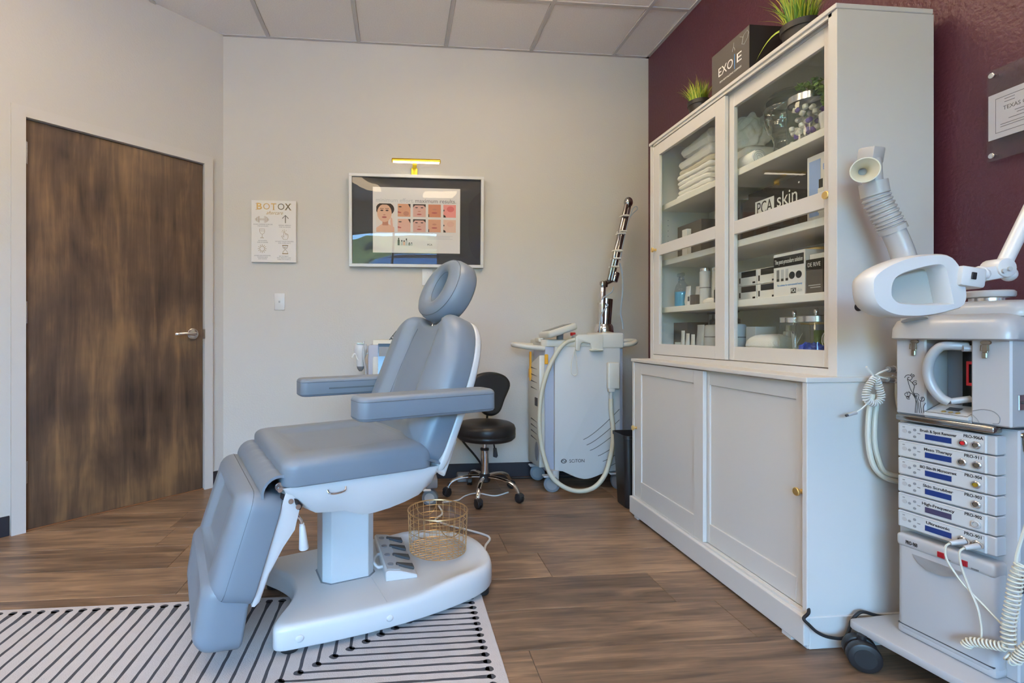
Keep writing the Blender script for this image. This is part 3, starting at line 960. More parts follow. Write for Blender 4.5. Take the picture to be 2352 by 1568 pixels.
# foot control with four rocker pedals, standing on the chair base
fc = thing('foot_control', 'white foot pedal control with dark rocker pedals on the chair base', 'foot pedal', (0, 0, 0))
fc.location = CO + Vector((math.cos(CA) * 0.100 - math.sin(CA) * 0.036, math.sin(CA) * 0.100 + math.cos(CA) * 0.036, 0.1040))
fc.rotation_euler = (0, 0, CA - math.radians(9.6))
b = MB(); b.prism([(-0.055, 0.0), (0.066, 0.0), (0.066, 0.012), (0.0, 0.034), (-0.045, 0.040), (-0.055, 0.034)], -0.175, 0.175, 0.003, 1, mx=rotm('X', PI / 2)); b.build('housing', 'white_plastic', fc, smooth=False)
b = MB(); b.bx(-0.053, -0.004, -0.165, 0.165, 0.0345, 0.0368, 0, mx=rotm('Y', math.radians(7))); b.build('label_strip', 'light_grey', fc, smooth=False)
for k, yy in enumerate((-0.125, -0.042, 0.042, 0.125)):
    b = MB(); b.prism([(-0.010, -0.007), (0.060, -0.019), (0.060, 0.019), (-0.010, 0.007)], 0.0, 0.010, 0.002, 1, mx=TR(0, yy, 0.0325) @ rotm('Y', math.radians(15))); b.build('pedal', 'dark_grey', fc, smooth=False)
    b = MB(); b.cyl((-0.03, yy, 0.036), (-0.03, yy, 0.0425), 0.012, n=16); b.build('pedal_mark', 'mid_grey', fc)
b = MB(); b.tube([(-0.05, -0.09, 0.02), (-0.075, -0.10, 0.024), (-0.085, -0.06, 0.030), (-0.07, -0.02, 0.034), (-0.052, 0.0, 0.028)], 0.006, n=8, smooth=5); b.build('carry_loop', 'white_plastic', fc)
# wire basket
bk_ = thing('wire_basket', 'round brass wire basket with drop handles on the chair base', 'basket')
bk_.location = CO + Vector((math.cos(CA) * 0.300 - math.sin(CA) * 0.035, math.sin(CA) * 0.300 + math.cos(CA) * 0.035, 0.113))
bk_.rotation_euler = (0, 0, CA)
BR0, BR1, BH = 0.120, 0.126, 0.165
b = MB()
for z in (0.0, 0.028, 0.056, 0.084, 0.112, 0.140):
    rr = BR0 + (BR1 - BR0) * z / BH
    b.tube([(rr * math.cos(2 * PI * k / 40), rr * math.sin(2 * PI * k / 40), z + 0.003) for k in range(40)], 0.0013, n=5, closed=True)
for k in range(26):
    a = 2 * PI * k / 26
    b.tube([(BR0 * math.cos(a), BR0 * math.sin(a), 0.003), (BR1 * math.cos(a), BR1 * math.sin(a), BH)], 0.0013, n=5)
b.build('wall_wires', 'wire_brass', bk_)
b = MB(); b.tube([(BR1 * math.cos(2 * PI * k / 48), BR1 * math.sin(2 * PI * k / 48), BH) for k in range(48)], 0.0030, n=7, closed=True); b.build('rim', 'wire_brass', bk_)
b = MB()
for k in range(-5, 6):
    q = k * 0.0205; l = math.sqrt(max(0, BR0 ** 2 - q * q))
    b.tube([(q, -l, 0.0025), (q, l, 0.0025)], 0.0013, n=5); b.tube([(-l, q, 0.0035), (l, q, 0.0035)], 0.0013, n=5)
b.build('bottom_wires', 'wire_brass', bk_)
for sgn in (-1, 1):
    b = MB(); pts = []
    for k in range(11):
        a = PI * k / 10
        pts.append((0.052 * math.cos(a), sgn * (BR1 + 0.004 - 0.010 * math.sin(a) * (1 if sgn > 0 else -1)), BH - 0.002 - 0.062 * math.sin(a)))
    b.tube(pts, 0.0020, n=6); b.build('drop_handle', 'wire_brass', bk_)
# ================================================================== storage cabinet (base unit)
PX, YN, YFAR = 1.307, 1.4967, 2.720          # plinth front, near and far ends
cb_ = thing('storage_cabinet', 'low white storage cabinet with two sliding panel doors and brass knobs', 'cabinet', (1.55, 2.11, 0))
def W(mb, name, m, parent, **k):
    return mb.build(name, m, parent, world=True, **k)
BX = 1.322                                   # front of the carcass sides
b = MB()
b.bx(BX, 1.79, YN + 0.004, YN + 0.024, 0.0, 0.866, 0.0015, 1)
b.bx(BX, 1.79, YFAR - 0.024, YFAR - 0.004, 0.0, 0.866, 0.0015, 1)
b.bx(1.78, 1.79, YN + 0.02, YFAR - 0.02, 0.1, 0.866)
b.bx(BX + 0.004, 1.785, YN + 0.02, YFAR - 0.02, 0.088, 0.108)
W(b, 'carcass', 'cab_white', cb_, smooth=False)
b = MB(); b.bx(PX, PX + 0.022, YN, YFAR, 0.012, 0.104, 0.003, 2)
for yy in (YN + 0.075, YFAR - 0.075): b.bx(PX + 0.002, PX + 0.02, yy - 0.02, yy + 0.02, 0.0, 0.02)
W(b, 'plinth', 'cab_white', cb_, smooth=False)
for (yy) in (YN, YFAR - 0.018):
    b = MB(); b.bx(PX + 0.020, 1.79, yy, yy + 0.018, 0.0, 0.104, 0.002, 1); W(b, 'side_plinth', 'cab_white', cb_, smooth=False)
b = MB(); b.bx(1.316, 1.793, YN - 0.001, YFAR + 0.001, 0.866, 0.8833, 0.003, 2); W(b, 'top_panel', 'cab_white', cb_, smooth=False)
b = MB(); b.bx(BX + 0.001, BX + 0.006, YN + 0.02, YFAR - 0.02, 0.104, 0.112); b.bx(BX + 0.022, BX + 0.026, YN + 0.02, YFAR - 0.02, 0.104, 0.110); W(b, 'slide_track', 'cab_white', cb_, smooth=False)
def knob(x, y, z, parent):
    b = MB(); m_ = TR(x, y, z) @ rotm('Y', -PI / 2)
    b.lathe([(0, 0), (0.0085, 0), (0.0085, 0.003), (0.0048, 0.005), (0.0048, 0.014), (0.012, 0.0165), (0.0135, 0.0185), (0.0135, 0.0235), (0.012, 0.025), (0, 0.0252)], 24, mx=m_)
    return W(b, 'knob', 'brass', parent)
def slab_door(x, y0, y1, z0, z1, stile_n, stile_f, rail_t, rail_b, ky):
    """sliding door of stiles, rails and a set-back panel, facing -X"""
    b = MB()
    T_ = 0.018
    b.bx(x, x + T_, y0, y0 + stile_n, z0, z1, 0.0012, 1); b.bx(x, x + T_, y1 - stile_f, y1, z0, z1, 0.0012, 1)
    b.bx(x + 0.0003, x + T_, y0 + stile_n, y1 - stile_f, z1 - rail_t, z1, 0.0012, 1); b.bx(x + 0.0003, x + T_, y0 + stile_n, y1 - stile_f, z0, z0 + rail_b, 0.0012, 1)
    d = W(b, 'door', 'cab_white', cb_, smooth=False)
    b = MB(); b.bx(x + 0.007, x + T_ - 0.002, y0 + stile_n - 0.002, y1 - stile_f + 0.002, z0 + rail_b - 0.002, z1 - rail_t + 0.002); W(b, 'door_panel', 'cab_white', d, smooth=False)
    knob(x + 0.001, ky, 0.497, d)
    return d
slab_door(BX + 0.004, 2.062, YFAR - 0.0245, 0.112, 0.862, 0.070, 0.075, 0.060, 0.095, YFAR - 0.045)
slab_door(BX + 0.0235, YN + 0.0245, 2.115, 0.112, 0.862, 0.052, 0.070, 0.060, 0.085, YN + 0.052)

# ================================================================== display cabinet with glass doors
ux, uy0, uy1, uz0, uz1, ubx = 1.432, 1.508, 2.726, 0.8833, 2.112, 1.785
ub = thing('glass_door_cabinet', 'tall white display cabinet with sliding glass doors on the storage cabinet', 'cabinet', (1.60, 2.11, uz0))
for yy in (uy0, uy1 - 0.020):
    b = MB(); b.bx(ux + 0.005, ubx, yy, yy + 0.020, uz0, uz1 - 0.0175); W(b, 'side_panel', 'cab_white', ub, smooth=False)
b = MB(); b.bx(ubx - 0.008, ubx, uy0 + 0.018, uy1 - 0.018, uz0, uz1 - 0.018); W(b, 'back_panel', 'cab_white_lit', ub, smooth=False)
b = MB(); b.bx(ux - 0.004, ubx - 0.004, uy0 - 0.003, uy1 + 0.003, uz1 - 0.017, uz1, 0.002, 1); W(b, 'top_panel', 'cab_white', ub, smooth=False)
b = MB(); b.bx(ux + 0.003, ubx - 0.006, uy0 + 0.018, uy1 - 0.018, uz0, 0.906); W(b, 'bottom_panel', 'cab_white', ub, smooth=False)
b = MB(); b.bx(ux + 0.002, ux + 0.010, uy0 + 0.02, uy1 - 0.02, uz1 - 0.030, uz1 - 0.017); b.bx(ux + 0.026, ux + 0.032, uy0 + 0.02, uy1 - 0.02, uz1 - 0.034, uz1 - 0.017); W(b, 'top_track', 'cab_white', ub, smooth=False)
for yy in (uy0 - 0.0005, uy1 - 0.0335):
    b = MB(); b.bx(ux + 0.002, ux + 0.024, yy, yy + 0.034, uz0, uz1 - 0.0172, 0.0008, 1); W(b, 'front_stile', 'cab_white', ub, smooth=False)
SH = [0.906, 1.172, 1.435, 1.748]            # shelf tops
for zt_ in SH[1:]:
    b = MB(); b.bx(1.482, ubx - 0.008, uy0 + 0.021, uy1 - 0.021, zt_ - 0.030, zt_, 0.0015, 1); W(b, 'shelf', 'cab_white_lit', ub, smooth=False)
def glass_door(x, y0, y1, sn, sf, ky):
    z0, z1 = 0.909, uz1 - 0.034
    T_ = 0.018
    zb, zm0, zm1, zt_ = 0.968, 1.458, 1.516, 2.016
    b = MB()
    b.bx(x, x + T_, y0, y0 + sn, z0, z1, 0.0012, 1); b.bx(x, x + T_, y1 - sf, y1, z0, z1, 0.0012, 1)
    for (a, c) in ((z0, zb), (zm0, zm1), (zt_, z1)):
        b.bx(x + 0.0003, x + T_ - 0.0003, y0 + sn - 0.001, y1 - sf + 0.001, a, c, 0.0012, 1)
    d = W(b, 'glass_door', 'cab_white', ub, smooth=False)
    for (a, c) in ((zb, zm0), (zm1, zt_)):
        b = MB(); b.bx(x + 0.010, x + 0.0125, y0 + sn - 0.004, y1 - sf + 0.004, a - 0.004, c + 0.004); W(b, 'pane', 'pane', d, smooth=False)
    knob(x + 0.001, ky, 1.494, d)
glass_door(ux + 0.004, 2.075, uy1 - 0.034, 0.068, 0.082 - 0.034 + 0.012, uy1 - 0.058)
glass_door(ux + 0.026, uy0 + 0.030, 2.125, 0.046, 0.080, uy0 + 0.048)
# shelf-pin holes on the far side panel
b = MB()
for zz in (1.55, 1.58, 1.61, 1.64, 1.67): b.cyl((1.53, uy1 - 0.0205, zz), (1.53, uy1 - 0.0195, zz), 0.0028, n=8)
W(b, 'shelf_pin_holes', 'mid_grey', ub)['kind'] = 'stuff'

# ------------------------------------------------------------------ on top of the cabinet
def grass_pot(x, y, r, h, gh, label, seed, nbl=170, stray=None):
    random.seed(seed)
    t = thing('potted_grass', label, 'potted plant', (x, y, uz1), 0, 'potted grasses on the display cabinet')
    b = MB(); b.lathe([(0, 0), (r * 0.74, 0), (r * 0.93, h * 0.74), (r * 0.93, h * 0.75), (r * 1.02, h * 0.76), (r * 1.04, h), (r * 0.96, h), (r * 0.92, h * 0.88), (0, h * 0.88)], 32); b.build('pot', 'pot_black', t)
    for kind, n_ in (('grass_green', int(nbl * .36)), ('grass_lime', int(nbl * .46)), ('grass_tip', int(nbl * .18))):
        bm_ = bmesh.new()
        for _ in range(n_):
            a = random.uniform(0, 2 * PI); q = math.sqrt(random.random()) * r * 0.72
            x0, y0 = q * math.cos(a), q * math.sin(a)
            L = gh * random.uniform(0.62, 1.05) * (1.0 if kind != 'grass_green' else 0.85)
            lean = random.uniform(0.08, 0.40) * (0.55 + q / r * 0.9) if random.random() > 0.05 else 0.9
            aa = a + random.uniform(-.7, .7)
            w = r * random.uniform(0.030, 0.050)
            px, py = -math.sin(aa + 0.6) * w, math.cos(aa + 0.6) * w
            prev = None
            for k in range(5):
                s_ = k / 4
                off = lean * L * s_ ** 1.7
                zz = h * 0.86 + L * s_ * (1 - 0.22 * lean * s_)
                ww = (1 - s_) ** 0.6 if k < 4 else 0.04
                c_ = Vector((x0 + math.cos(aa) * off, y0 + math.sin(aa) * off, zz))
                v = (bm_.verts.new(c_ + Vector((px, py, 0)) * ww), bm_.verts.new(c_ - Vector((px, py, 0)) * ww))
                if prev: bm_.faces.new((prev[0], prev[1], v[1], v[0]))
                prev = v
        if stray and kind == 'grass_lime':
            prev = None
            for k in range(9):
                s_ = k / 8
                c_ = Vector((-0.03 - 0.02 * s_, 0.02 + 0.155 * s_, h * 1.0 + 0.030 * math.sin(s_ * 2.6) - 0.065 * s_ * s_))
                ww = r * 0.06 * (1 - s_ ** 3)
                v = (bm_.verts.new(c_ + Vector((0, 0, ww))), bm_.verts.new(c_ - Vector((0, 0, ww))))
                if prev: bm_.faces.new((prev[0], prev[1], v[1], v[0]))
                prev = v
        mb_ = MB(); mb_.merge(bm_)
        mb_.build('blades', kind, t)['kind'] = 'stuff'
    return t
grass_pot(1.505, 2.375, 0.051, 0.080, 0.115, 'smaller pot of artificial grass at the far end of the cabinet top', 3, 330)
grass_pot(1.535, 1.775, 0.064, 0.095, 0.17, 'larger pot of artificial grass in front of the black box', 5, 330, stray=True)
bxo = thing('product_box', 'large black carton with EXO E lettering on top of the cabinet', 'carton', (1.60, 2.08, uz1))
b = MB(); b.bx(1.462, 1.735, 1.955, 2.205, uz1, uz1 + 0.208, 0.0015, 1); W(b, 'carton', 'card_taupe', bxo, smooth=False)
b = MB(); b.bx(1.4615, 1.7355, 1.9535, 1.9545, uz1 + 0.001, uz1 + 0.207); W(b, 'dark_end_panel', 'card_black', bxo, smooth=False)
fx = 1.4612
# outlined EXO | E
text('EXO', 0.056, 'print_white', bxo, TR(fx, 2.107, uz1 + 0.105) @ FACE_LEFT, width=0.098, world=True)
text('E', 0.056, 'print_white', bxo, TR(fx, 2.018, uz1 + 0.105) @ FACE_LEFT, width=0.030, world=True)
b = MB(); b.bx(fx - 0.0003, fx, 2.0440, 2.0480, uz1 + 0.070, uz1 + 0.135); W(b, 'blue_bar', 'print_blue', bxo, smooth=False)
text('SKIN REVITALIZING COMPLEX', 0.011, 'print_white', bxo, TR(fx, 2.075, uz1 + 0.060) @ FACE_LEFT, width=0.145, world=True)
b = MB()
hexp = [(1.989, 0.183), (1.966, 0.192), (1.958, 0.178), (1.964, 0.160), (1.985, 0.143), (2.0, 0.152)]
hx3 = [(fx, p[0], uz1 + p[1]) for p in hexp]
b.tube(hx3, 0.0009, n=4, closed=True); b.tube([(fx, 1.993, uz1 + 0.178), (fx, 2.012, uz1 + 0.190)], 0.0009, n=4)
b.tube([(fx, 2.05, uz1 + 0.187), (fx, 2.052, uz1 + 0.168)], 0.0007, n=4)
b.tube([(fx, 2.060, uz1 + 0.152), (fx, 2.057, uz1 + 0.163), (fx, 2.052, uz1 + 0.168), (fx, 2.046, uz1 + 0.160), (fx, 2.044, uz1 + 0.150)], 0.0009, n=4)
W(b, 'molecule_print', 'light_grey', bxo)['kind'] = 'stuff'

# ------------------------------------------------------------------ inside: top shelf
random.seed(12)
def towel(name, label, x0, x1, y0, y1, z0, z1, seed, m='towel', group='folded white towels on the top shelf', sag=0.0, cat='towel'):
    """folded towel: soft slab with wavy edges and a rounded fold towards the door"""
    random.seed(seed)
    ph = [random.uniform(0, 6.28) for _ in range(6)]
    T_ = z1 - z0
    cxm, cym = (x0 + x1) / 2, (y0 + y1) / 2
    ol = rrect((x1 - x0) / 2, (y1 - y0) / 2, min(0.018, (x1 - x0) * 0.3), 6)
    ol2 = []
    n = len(ol)
    for k in range(n):                                       # densify
        a, c = ol[k], ol[(k + 1) % n]
        L = math.hypot(a[0] - c[0], a[1] - c[1]); q = max(1, int(L / 0.02))
        for s in range(q): ol2.append((a[0] + (c[0] - a[0]) * s / q, a[1] + (c[1] - a[1]) * s / q))
    ol2 = [(p[0] * (1 + 0.02 * math.sin(9 * p[1] / 0.1 + ph[0])) , p[1] * (1 + 0.015 * math.sin(8 * p[0] / 0.1 + ph[1]))) for p in ol2]
    b = MB()
    tf = lambda x, y: 0.004 * math.sin(22 * y + ph[2]) * math.cos(17 * x + ph[3]) + sag * (y / max(0.01, (y1 - y0) / 2))
    b.pad(ol2, T_, T_ * 0.48, tf, rings=6, seg=4, rb=T_ * 0.48)
    t = bpy.data.objects.new(name, None)
    b.bm.transform(TR(cxm, cym, z0))
    o = b.build(name, m)
    bpy.data.objects.remove(t)
    # origin at base
    o.data.transform(TR(-cxm, -cym, -z0)); o.location = (cxm, cym, z0)
    return tag(o, label, cat, group)
Z4 = SH[3]
order = ['lowest', 'second', 'third', 'fourth', 'fifth']
for k in range(5):
    towel('folded_towel', f'white folded towel, {order[k]} from the bottom of the stack on the top shelf', 1.512 + 0.006 * (k % 2), 1.70, 2.30 + 0.008 * ((k * 3) % 4), 2.600 - 0.01 * (k % 3), Z4 + 0.026 * k, Z4 + 0.026 * (k + 1), 40 + k)
towel('folded_towel', 'cream towel layer above the neat stack on the top shelf', 1.52, 1.72, 2.295, 2.585, Z4 + 0.130, Z4 + 0.158, 50, 'towel_cream')
towel('folded_towel', 'thick white towel slumping over the cream towel on the top shelf', 1.515, 1.70, 2.298, 2.58, Z4 + 0.158, Z4 + 0.215, 51, sag=-0.012)
towel('folded_towel', 'loose white towel at the very top of the stack', 1.515, 1.69, 2.305, 2.565, Z4 + 0.215, Z4 + 0.285, 52, sag=-0.026)
towel('folded_towel', 'lowest white towel of the short pile between the stack and the glass head', 1.58, 1.74, 2.115, 2.280, Z4, Z4 + 0.05, 53)
towel('folded_towel', 'cream towel between two white ones under the crumpled cloths', 1.57, 1.745, 2.110, 2.285, Z4 + 0.05, Z4 + 0.09, 54, 'towel_cream')
towel('folded_towel', 'upper white towel directly beneath the crumpled cloths', 1.575, 1.74, 2.118, 2.280, Z4 + 0.09, Z4 + 0.135, 55)
def crumple(name, label, c, r, seed, m='towel', cat='cloth', amp=0.35, group=None):
    random.seed(seed)
    t = bmesh.new(); bmesh.ops.create_icosphere(t, subdivisions=5, radius=1.0)
    ks = [(Vector((random.uniform(-1, 1), random.uniform(-1, 1), random.uniform(-1, 1))).normalized() * random.uniform(4, 11), random.uniform(0, 6)) for _ in range(7)]
    for v in t.verts:
        d = v.co.normalized()
        s = sum(abs(math.sin(d.dot(k) + p)) for k, p in ks) / len(ks)
        q = d * (1 + amp * (s - 0.6))
        v.co = Vector((q.x * r[0], q.y * r[1], max(-0.75, q.z) * r[2]))
    mz = min(v.co.z for v in t.verts)
    b = MB(); b.merge(t, TR(0, 0, -mz)); o = b.build(name, m, ang=180); o.location = c
    return tag(o, label, cat, group)
crumple('crumpled_cloth', 'crumpled white cloth piled on the cream towel beside the stack', (1.64, 2.190, Z4 + 0.137), (0.075, 0.075, 0.090), 7, amp=0.75)
def towel_roll(label, p0, p1, r, m='towel', group=None):
    p0, p1 = Vector(p0), Vector(p1)
    b = MB(); L = (p1 - p0).length
    b.cyl((0, 0, 0), (0, 0, L), r, n=24, bev=r * 0.35)
    spi = [(r * (0.15 + 0.8 * k / 50) * math.cos(k * 0.42), r * (0.15 + 0.8 * k / 50) * math.sin(k * 0.42), L + 0.0005) for k in range(51)]
    d = (p1 - p0)
    mx = align(d)
    b.bm.transform(mx)
    o = b.build('rolled_towel', m); o.location = p0
    s_ = MB(); s_.tube(spi, 0.0016, n=5, mx=mx); s_.build('fold_edge', 'light_grey', o)
    return tag(o, label, 'towel', group)
towel_roll('white rolled towel lying in front of the glass head', (1.540, 2.10, Z4 + 0.036), (1.540, 2.000, Z4 + 0.036), 0.034)
# glass head
gh = thing('glass_mannequin', 'green tinted glass mannequin head on the top shelf', 'glass head', (1.60, 1.925, Z4))
KEYS = [(0.0, .055, .055, .058), (.012, .058, .058, .060), (.030, .045, .050, .048), (.070, .040, .050, .042), (.090, .050, .056, .046), (.100, .076, .060, .050), (.115, .083, .065, .058), (.130, .081, .072, .064), (.150, .084, .080, .070), (.170, .086, .086, .074), (.190, .081, .090, .077), (.210, .085, .092, .078), (.235, .081, .092, .078), (.260, .066, .082, .070), (.280, .042, .058, .050), (.292, .016, .024, .020), (.295, .004, .006, .005)]
def hk_(z):
    for a, c in zip(KEYS[:-1], KEYS[1:]):
        if z <= c[0]:
            t = (z - a[0]) / (c[0] - a[0]); t = t * t * (3 - 2 * t)
            return [a[q] + (c[q] - a[q]) * t for q in (1, 2, 3)]
    return KEYS[-1][1:]
g_ = lambda v, s_: math.exp(-(v / s_) ** 2)
rings = []
for k in range(61):
    z = 0.295 * k / 60
    fr, bk2, hw = hk_(z)
    ring = []
    for q in range(56):
        a = 2 * PI * q / 56
        al = math.atan2(math.sin(a), math.cos(a))
        x = (fr if math.cos(a) > 0 else bk2) * math.cos(a); y = hw * math.sin(a)
        bump = 0.026 * g_(al, 0.15) * (max(0.0, 1 - abs(z - 0.157) / 0.012) if z < 0.157 else max(0.0, 1 - (z - 0.157) / 0.045))
        bump += 0.008 * g_(al, 0.30) * (g_(z - 0.126, 0.004) + g_(z - 0.136, 0.004)) + 0.006 * g_(al, 0.55) * g_(z - 0.205, 0.006)
        bump -= 0.016 * (g_(al - 0.42, 0.17) + g_(al + 0.42, 0.17)) * g_(z - 0.186, 0.011)
        r_ = math.hypot(x, y) or 1e-6
        ring.append((x + bump * x / r_, y + bump * y / r_, z))
    rings.append(ring)
FACE_TURN = math.radians(205)
b = MB(); b.loft(rings, mx=rotm('Z', FACE_TURN)); b.build('head', 'green_glass', gh, ang=80)
for sgn in (-1, 1):
    b = MB(); b.sphere((-0.004, sgn * 0.077, 0.170), (0.014, 0.006, 0.026), 12, 8, mx=rotm('Z', FACE_TURN)); b.build('ear', 'green_glass', gh)
def jar(name, label, x, y, z, r, h, lidm='satin_steel', lid_h=0.022, knobs=False, cat='jar'):
    t = thing(name, label, cat, (x, y, z))
    b = MB(); b.lathe([(r * 0.9, 0.0), (r, 0.004), (r, h - 0.018), (r * 0.9, h - 0.004), (r * 0.9, h)], 32); b.build('jar_body', 'jar_glass', t)
    b = MB(); b.lathe([(0, h + lid_h), (r * 0.90, h + lid_h), (r * 0.97, h + lid_h - 0.003), (r * 0.97, h - 0.002), (r * 0.93, h - 0.002)], 32); l = b.build('lid', lidm, t)
    if knobs:
        b = MB(); b.lathe([(0.006, 0), (0.006, 0.008), (0.008, 0.010), (0.008, 0.022), (0.005, 0.028), (0, 0.029)], 14, mx=TR(0, 0, h + lid_h)); b.build('lid_knob', 'chrome', l)
    return t
j1 = jar('glass_jar', 'glass jar with steel lid full of white and violet pods on the top shelf', 1.560, 1.770, Z4, 0.068, 0.160, lid_h=0.026)
random.seed(21)
mat('pod_white', (0.72, 0.70, 0.68), 0.4); mat('pod_violet', (0.16, 0.10, 0.36), 0.4)
for k in range(46):
    a, q, zz = random.uniform(0, 2 * PI), 0.052 * math.sqrt(random.random()), 0.012 + 0.125 * random.random()
    if k < 34: q = 0.046 + random.uniform(0, 0.008)
    b = MB(); b.cyl((0, 0, -0.009), (0, 0, 0.009), 0.0095, n=10, bev=0.003, mx=TR(q * math.cos(a), q * math.sin(a), zz) @ rotm('X', random.uniform(0, 3)) @ rotm('Z', random.uniform(0, 3)))
    b.build('pod', 'pod_violet' if k % 5 == 0 else 'pod_white', j1)
# small trailing plant beside the jar
random.seed(31)
sp_ = thing('ivy_sprig', 'small trailing green plant in a white pot beside the pod jar', 'plant', (1.555, 1.655, Z4))
b = MB(); b.lathe([(0, 0), (0.030, 0), (0.040, 0.075), (0.036, 0.075), (0.034, 0.062), (0, 0.062)], 24); b.build('pot', 'white_plastic', sp_)
mat('ivy', (0.16, 0.27, 0.07), 0.5, var=0.3, vscale=30)
for k in range(5):
    a = random.uniform(0, 6.28); pts = [Vector((0, 0, 0.062))]
    for s in range(5): pts.append(pts[-1] + Vector((math.cos(a) * 0.012 * (0.4 + s * 0.5), math.sin(a) * 0.012 * (0.4 + s * 0.5) + 0.005, 0.052 - s * 0.012)))
    if k == 0: pts = [Vector((0, 0, 0.062)), Vector((-0.01, 0.01, 0.11)), Vector((-0.018, 0.022, 0.16)), Vector((-0.02, 0.036, 0.20)), Vector((-0.02, 0.050, 0.215))]
    b = MB(); b.tube(pts, 0.0014, n=5, smooth=3); st = b.build('stem', 'ivy', sp_)
    b = MB()
    for p in catmull(pts, 4):
        if p.z < 0.08: continue
        for _ in range(2):
            mx = TR(*(p + Vector((random.uniform(-.012, .012), random.uniform(-.012, .012), random.uniform(-.006, .008))))) @ Euler((random.uniform(-1, 1), random.uniform(-1, 1), random.uniform(0, 6))).to_matrix().to_4x4()
            b.prism([(-0.008, 0), (-0.003, 0.007), (0.006, 0.006), (0.010, 0), (0.006, -0.006), (-0.003, -0.007)], -0.0004, 0.0004, mx=mx)
    b.build('leaves', 'ivy', st, smooth=False)['kind'] = 'stuff'

# ------------------------------------------------------------------ second shelf from the top
Z3 = SH[2]
def carton(name, label, x0, x1, y0, y1, z0, z1, m, cat='box', group=None, bev=0.001):
    t = thing(name, label, cat, ((x0 + x1) / 2, (y0 + y1) / 2, z0), 0, group)
    b = MB(); b.bx(x0, x1, y0, y1, z0, z1, bev, 1); W(b, 'carton', m, t, smooth=False)
    return t
def band(t, x, y0, y1, z0, z1, m, name='printed_band', d=0.0004):
    b = MB(); b.bx(x - d, x, y0, y1, z0, z1); return W(b, name, m, t, smooth=False)
ec = carton('display_card', 'white and blue skin care display card behind the right glass door', 1.520, 1.545, 1.555, 1.725, Z3, Z3 + 0.245, 'paper_white', 'display card')
mat('pale_blue', (0.32, 0.45, 0.78), 0.6)
band(ec, 1.5195, 1.665, 1.715, Z3 + 0.02, Z3 + 0.225, 'pale_blue')
band(ec, 1.5194, 1.600, 1.672, Z3 + 0.02, Z3 + 0.145, 'paper_white')
band(ec, 1.5190, 1.655, 1.672, Z3 + 0.118, Z3 + 0.150, 'print_black'); band(ec, 1.5190, 1.652, 1.676, Z3 + 0.03, Z3 + 0.118, 'print_white')
band(ec, 1.5190, 1.620, 1.640, Z3 + 0.05, Z3 + 0.075, 'print_black')
text('Eczema', 0.030, 'pale_blue', ec, TR(1.5188, 1.61, Z3 + 0.19) @ FACE_LEFT, width=0.09, world=True)
pc = carton('brand_sign', 'black sign with white PCA skin logo behind the right glass door', 1.565, 1.580, 1.735, 2.10, Z3, Z3 + 0.215, 'card_black', 'sign')
band(pc, 1.5648, 1.945, 2.055, Z3 + 0.098, Z3 + 0.168, 'print_white', 'logo_tile')
text('PCA', 0.075, 'print_black', pc, TR(1.5640, 2.0, Z3 + 0.132) @ FACE_LEFT, width=0.088, world=True)
text('skin', 0.085, 'print_white', pc, TR(1.5642, 1.875, Z3 + 0.140) @ FACE_LEFT, width=0.105, world=True)
b = MB(); b.cyl((1.5646, 1.815, Z3 + 0.185), (1.5640, 1.815, Z3 + 0.185), 0.004, n=12); W(b, 'dot_print', 'print_white', pc)
carton('grey_carton', 'dark taupe carton standing behind the left glass door', 1.56, 1.72, 2.44, 2.66, Z3, Z3 + 0.185, 'card_taupe')
carton('grey_carton', 'dark taupe carton next to the mullion behind the left glass door', 1.60, 1.74, 2.20, 2.36, Z3, Z3 + 0.22, 'card_taupe')
carton('white_box', 'slim white box in front of the taupe carton on the second shelf', 1.53, 1.555, 2.52, 2.565, Z3, Z3 + 0.15, 'paper_white')
carton('black_box', 'black product box near the mullion on the second shelf', 1.60, 1.70, 2.12, 2.185, Z3, Z3 + 0.20, 'card_black')
carton('rust_box', 'brown red product box behind the sign', 1.60, 1.70, 1.97, 2.10, Z3, Z3 + 0.165, mat('rust_card', (0.10, 0.045, 0.04), 0.5))

# ------------------------------------------------------------------ third shelf: cartons and bottles
Z2 = SH[1]
pp = carton('product_carton', 'white carton with a black band reading The post-procedure solution', 1.520, 1.66, 1.735, 1.892, Z2, Z2 + 0.172, 'paper_white')
band(pp, 1.5198, 1.740, 1.890, Z2 + 0.118, Z2 + 0.160, 'print_black')
text('The post-procedure solution', 0.026, 'print_white', pp, TR(1.5192, 1.815, Z2 + 0.139) @ FACE_LEFT, width=0.140, world=True)
for yy in (1.797, 1.764):
    b = MB(); b.cyl((1.5198, yy, Z2 + 0.080), (1.5194, yy, Z2 + 0.080), 0.0145, n=20); W(b, 'round_print', 'print_black', pp)
for yy, m_ in ((1.868, 'print_grey'), (1.845, 'light_grey'), (1.822, 'light_grey')):
    band(pp, 1.5197, yy - 0.007, yy + 0.007, Z2 + 0.062, Z2 + 0.108, m_); band(pp, 1.5193, yy - 0.006, yy + 0.006, Z2 + 0.062, Z2 + 0.072, 'print_black')
text('The solution for environmental beauty', 0.011, 'print_blue', pp, TR(1.5194, 1.81, Z2 + 0.045) @ FACE_LEFT, width=0.125, world=True)
text('PCA', 0.020, 'print_white', pp, TR(1.5190, 1.79, Z2 + 0.020) @ FACE_LEFT, width=0.022, world=True)
band(pp, 1.5196, 1.777, 1.803, Z2 + 0.010, Z2 + 0.030, 'print_black'); text('skin', 0.020, 'light_grey', pp, TR(1.5194, 1.76, Z2 + 0.020) @ FACE_LEFT, width=0.024, world=True)
q_ = 0
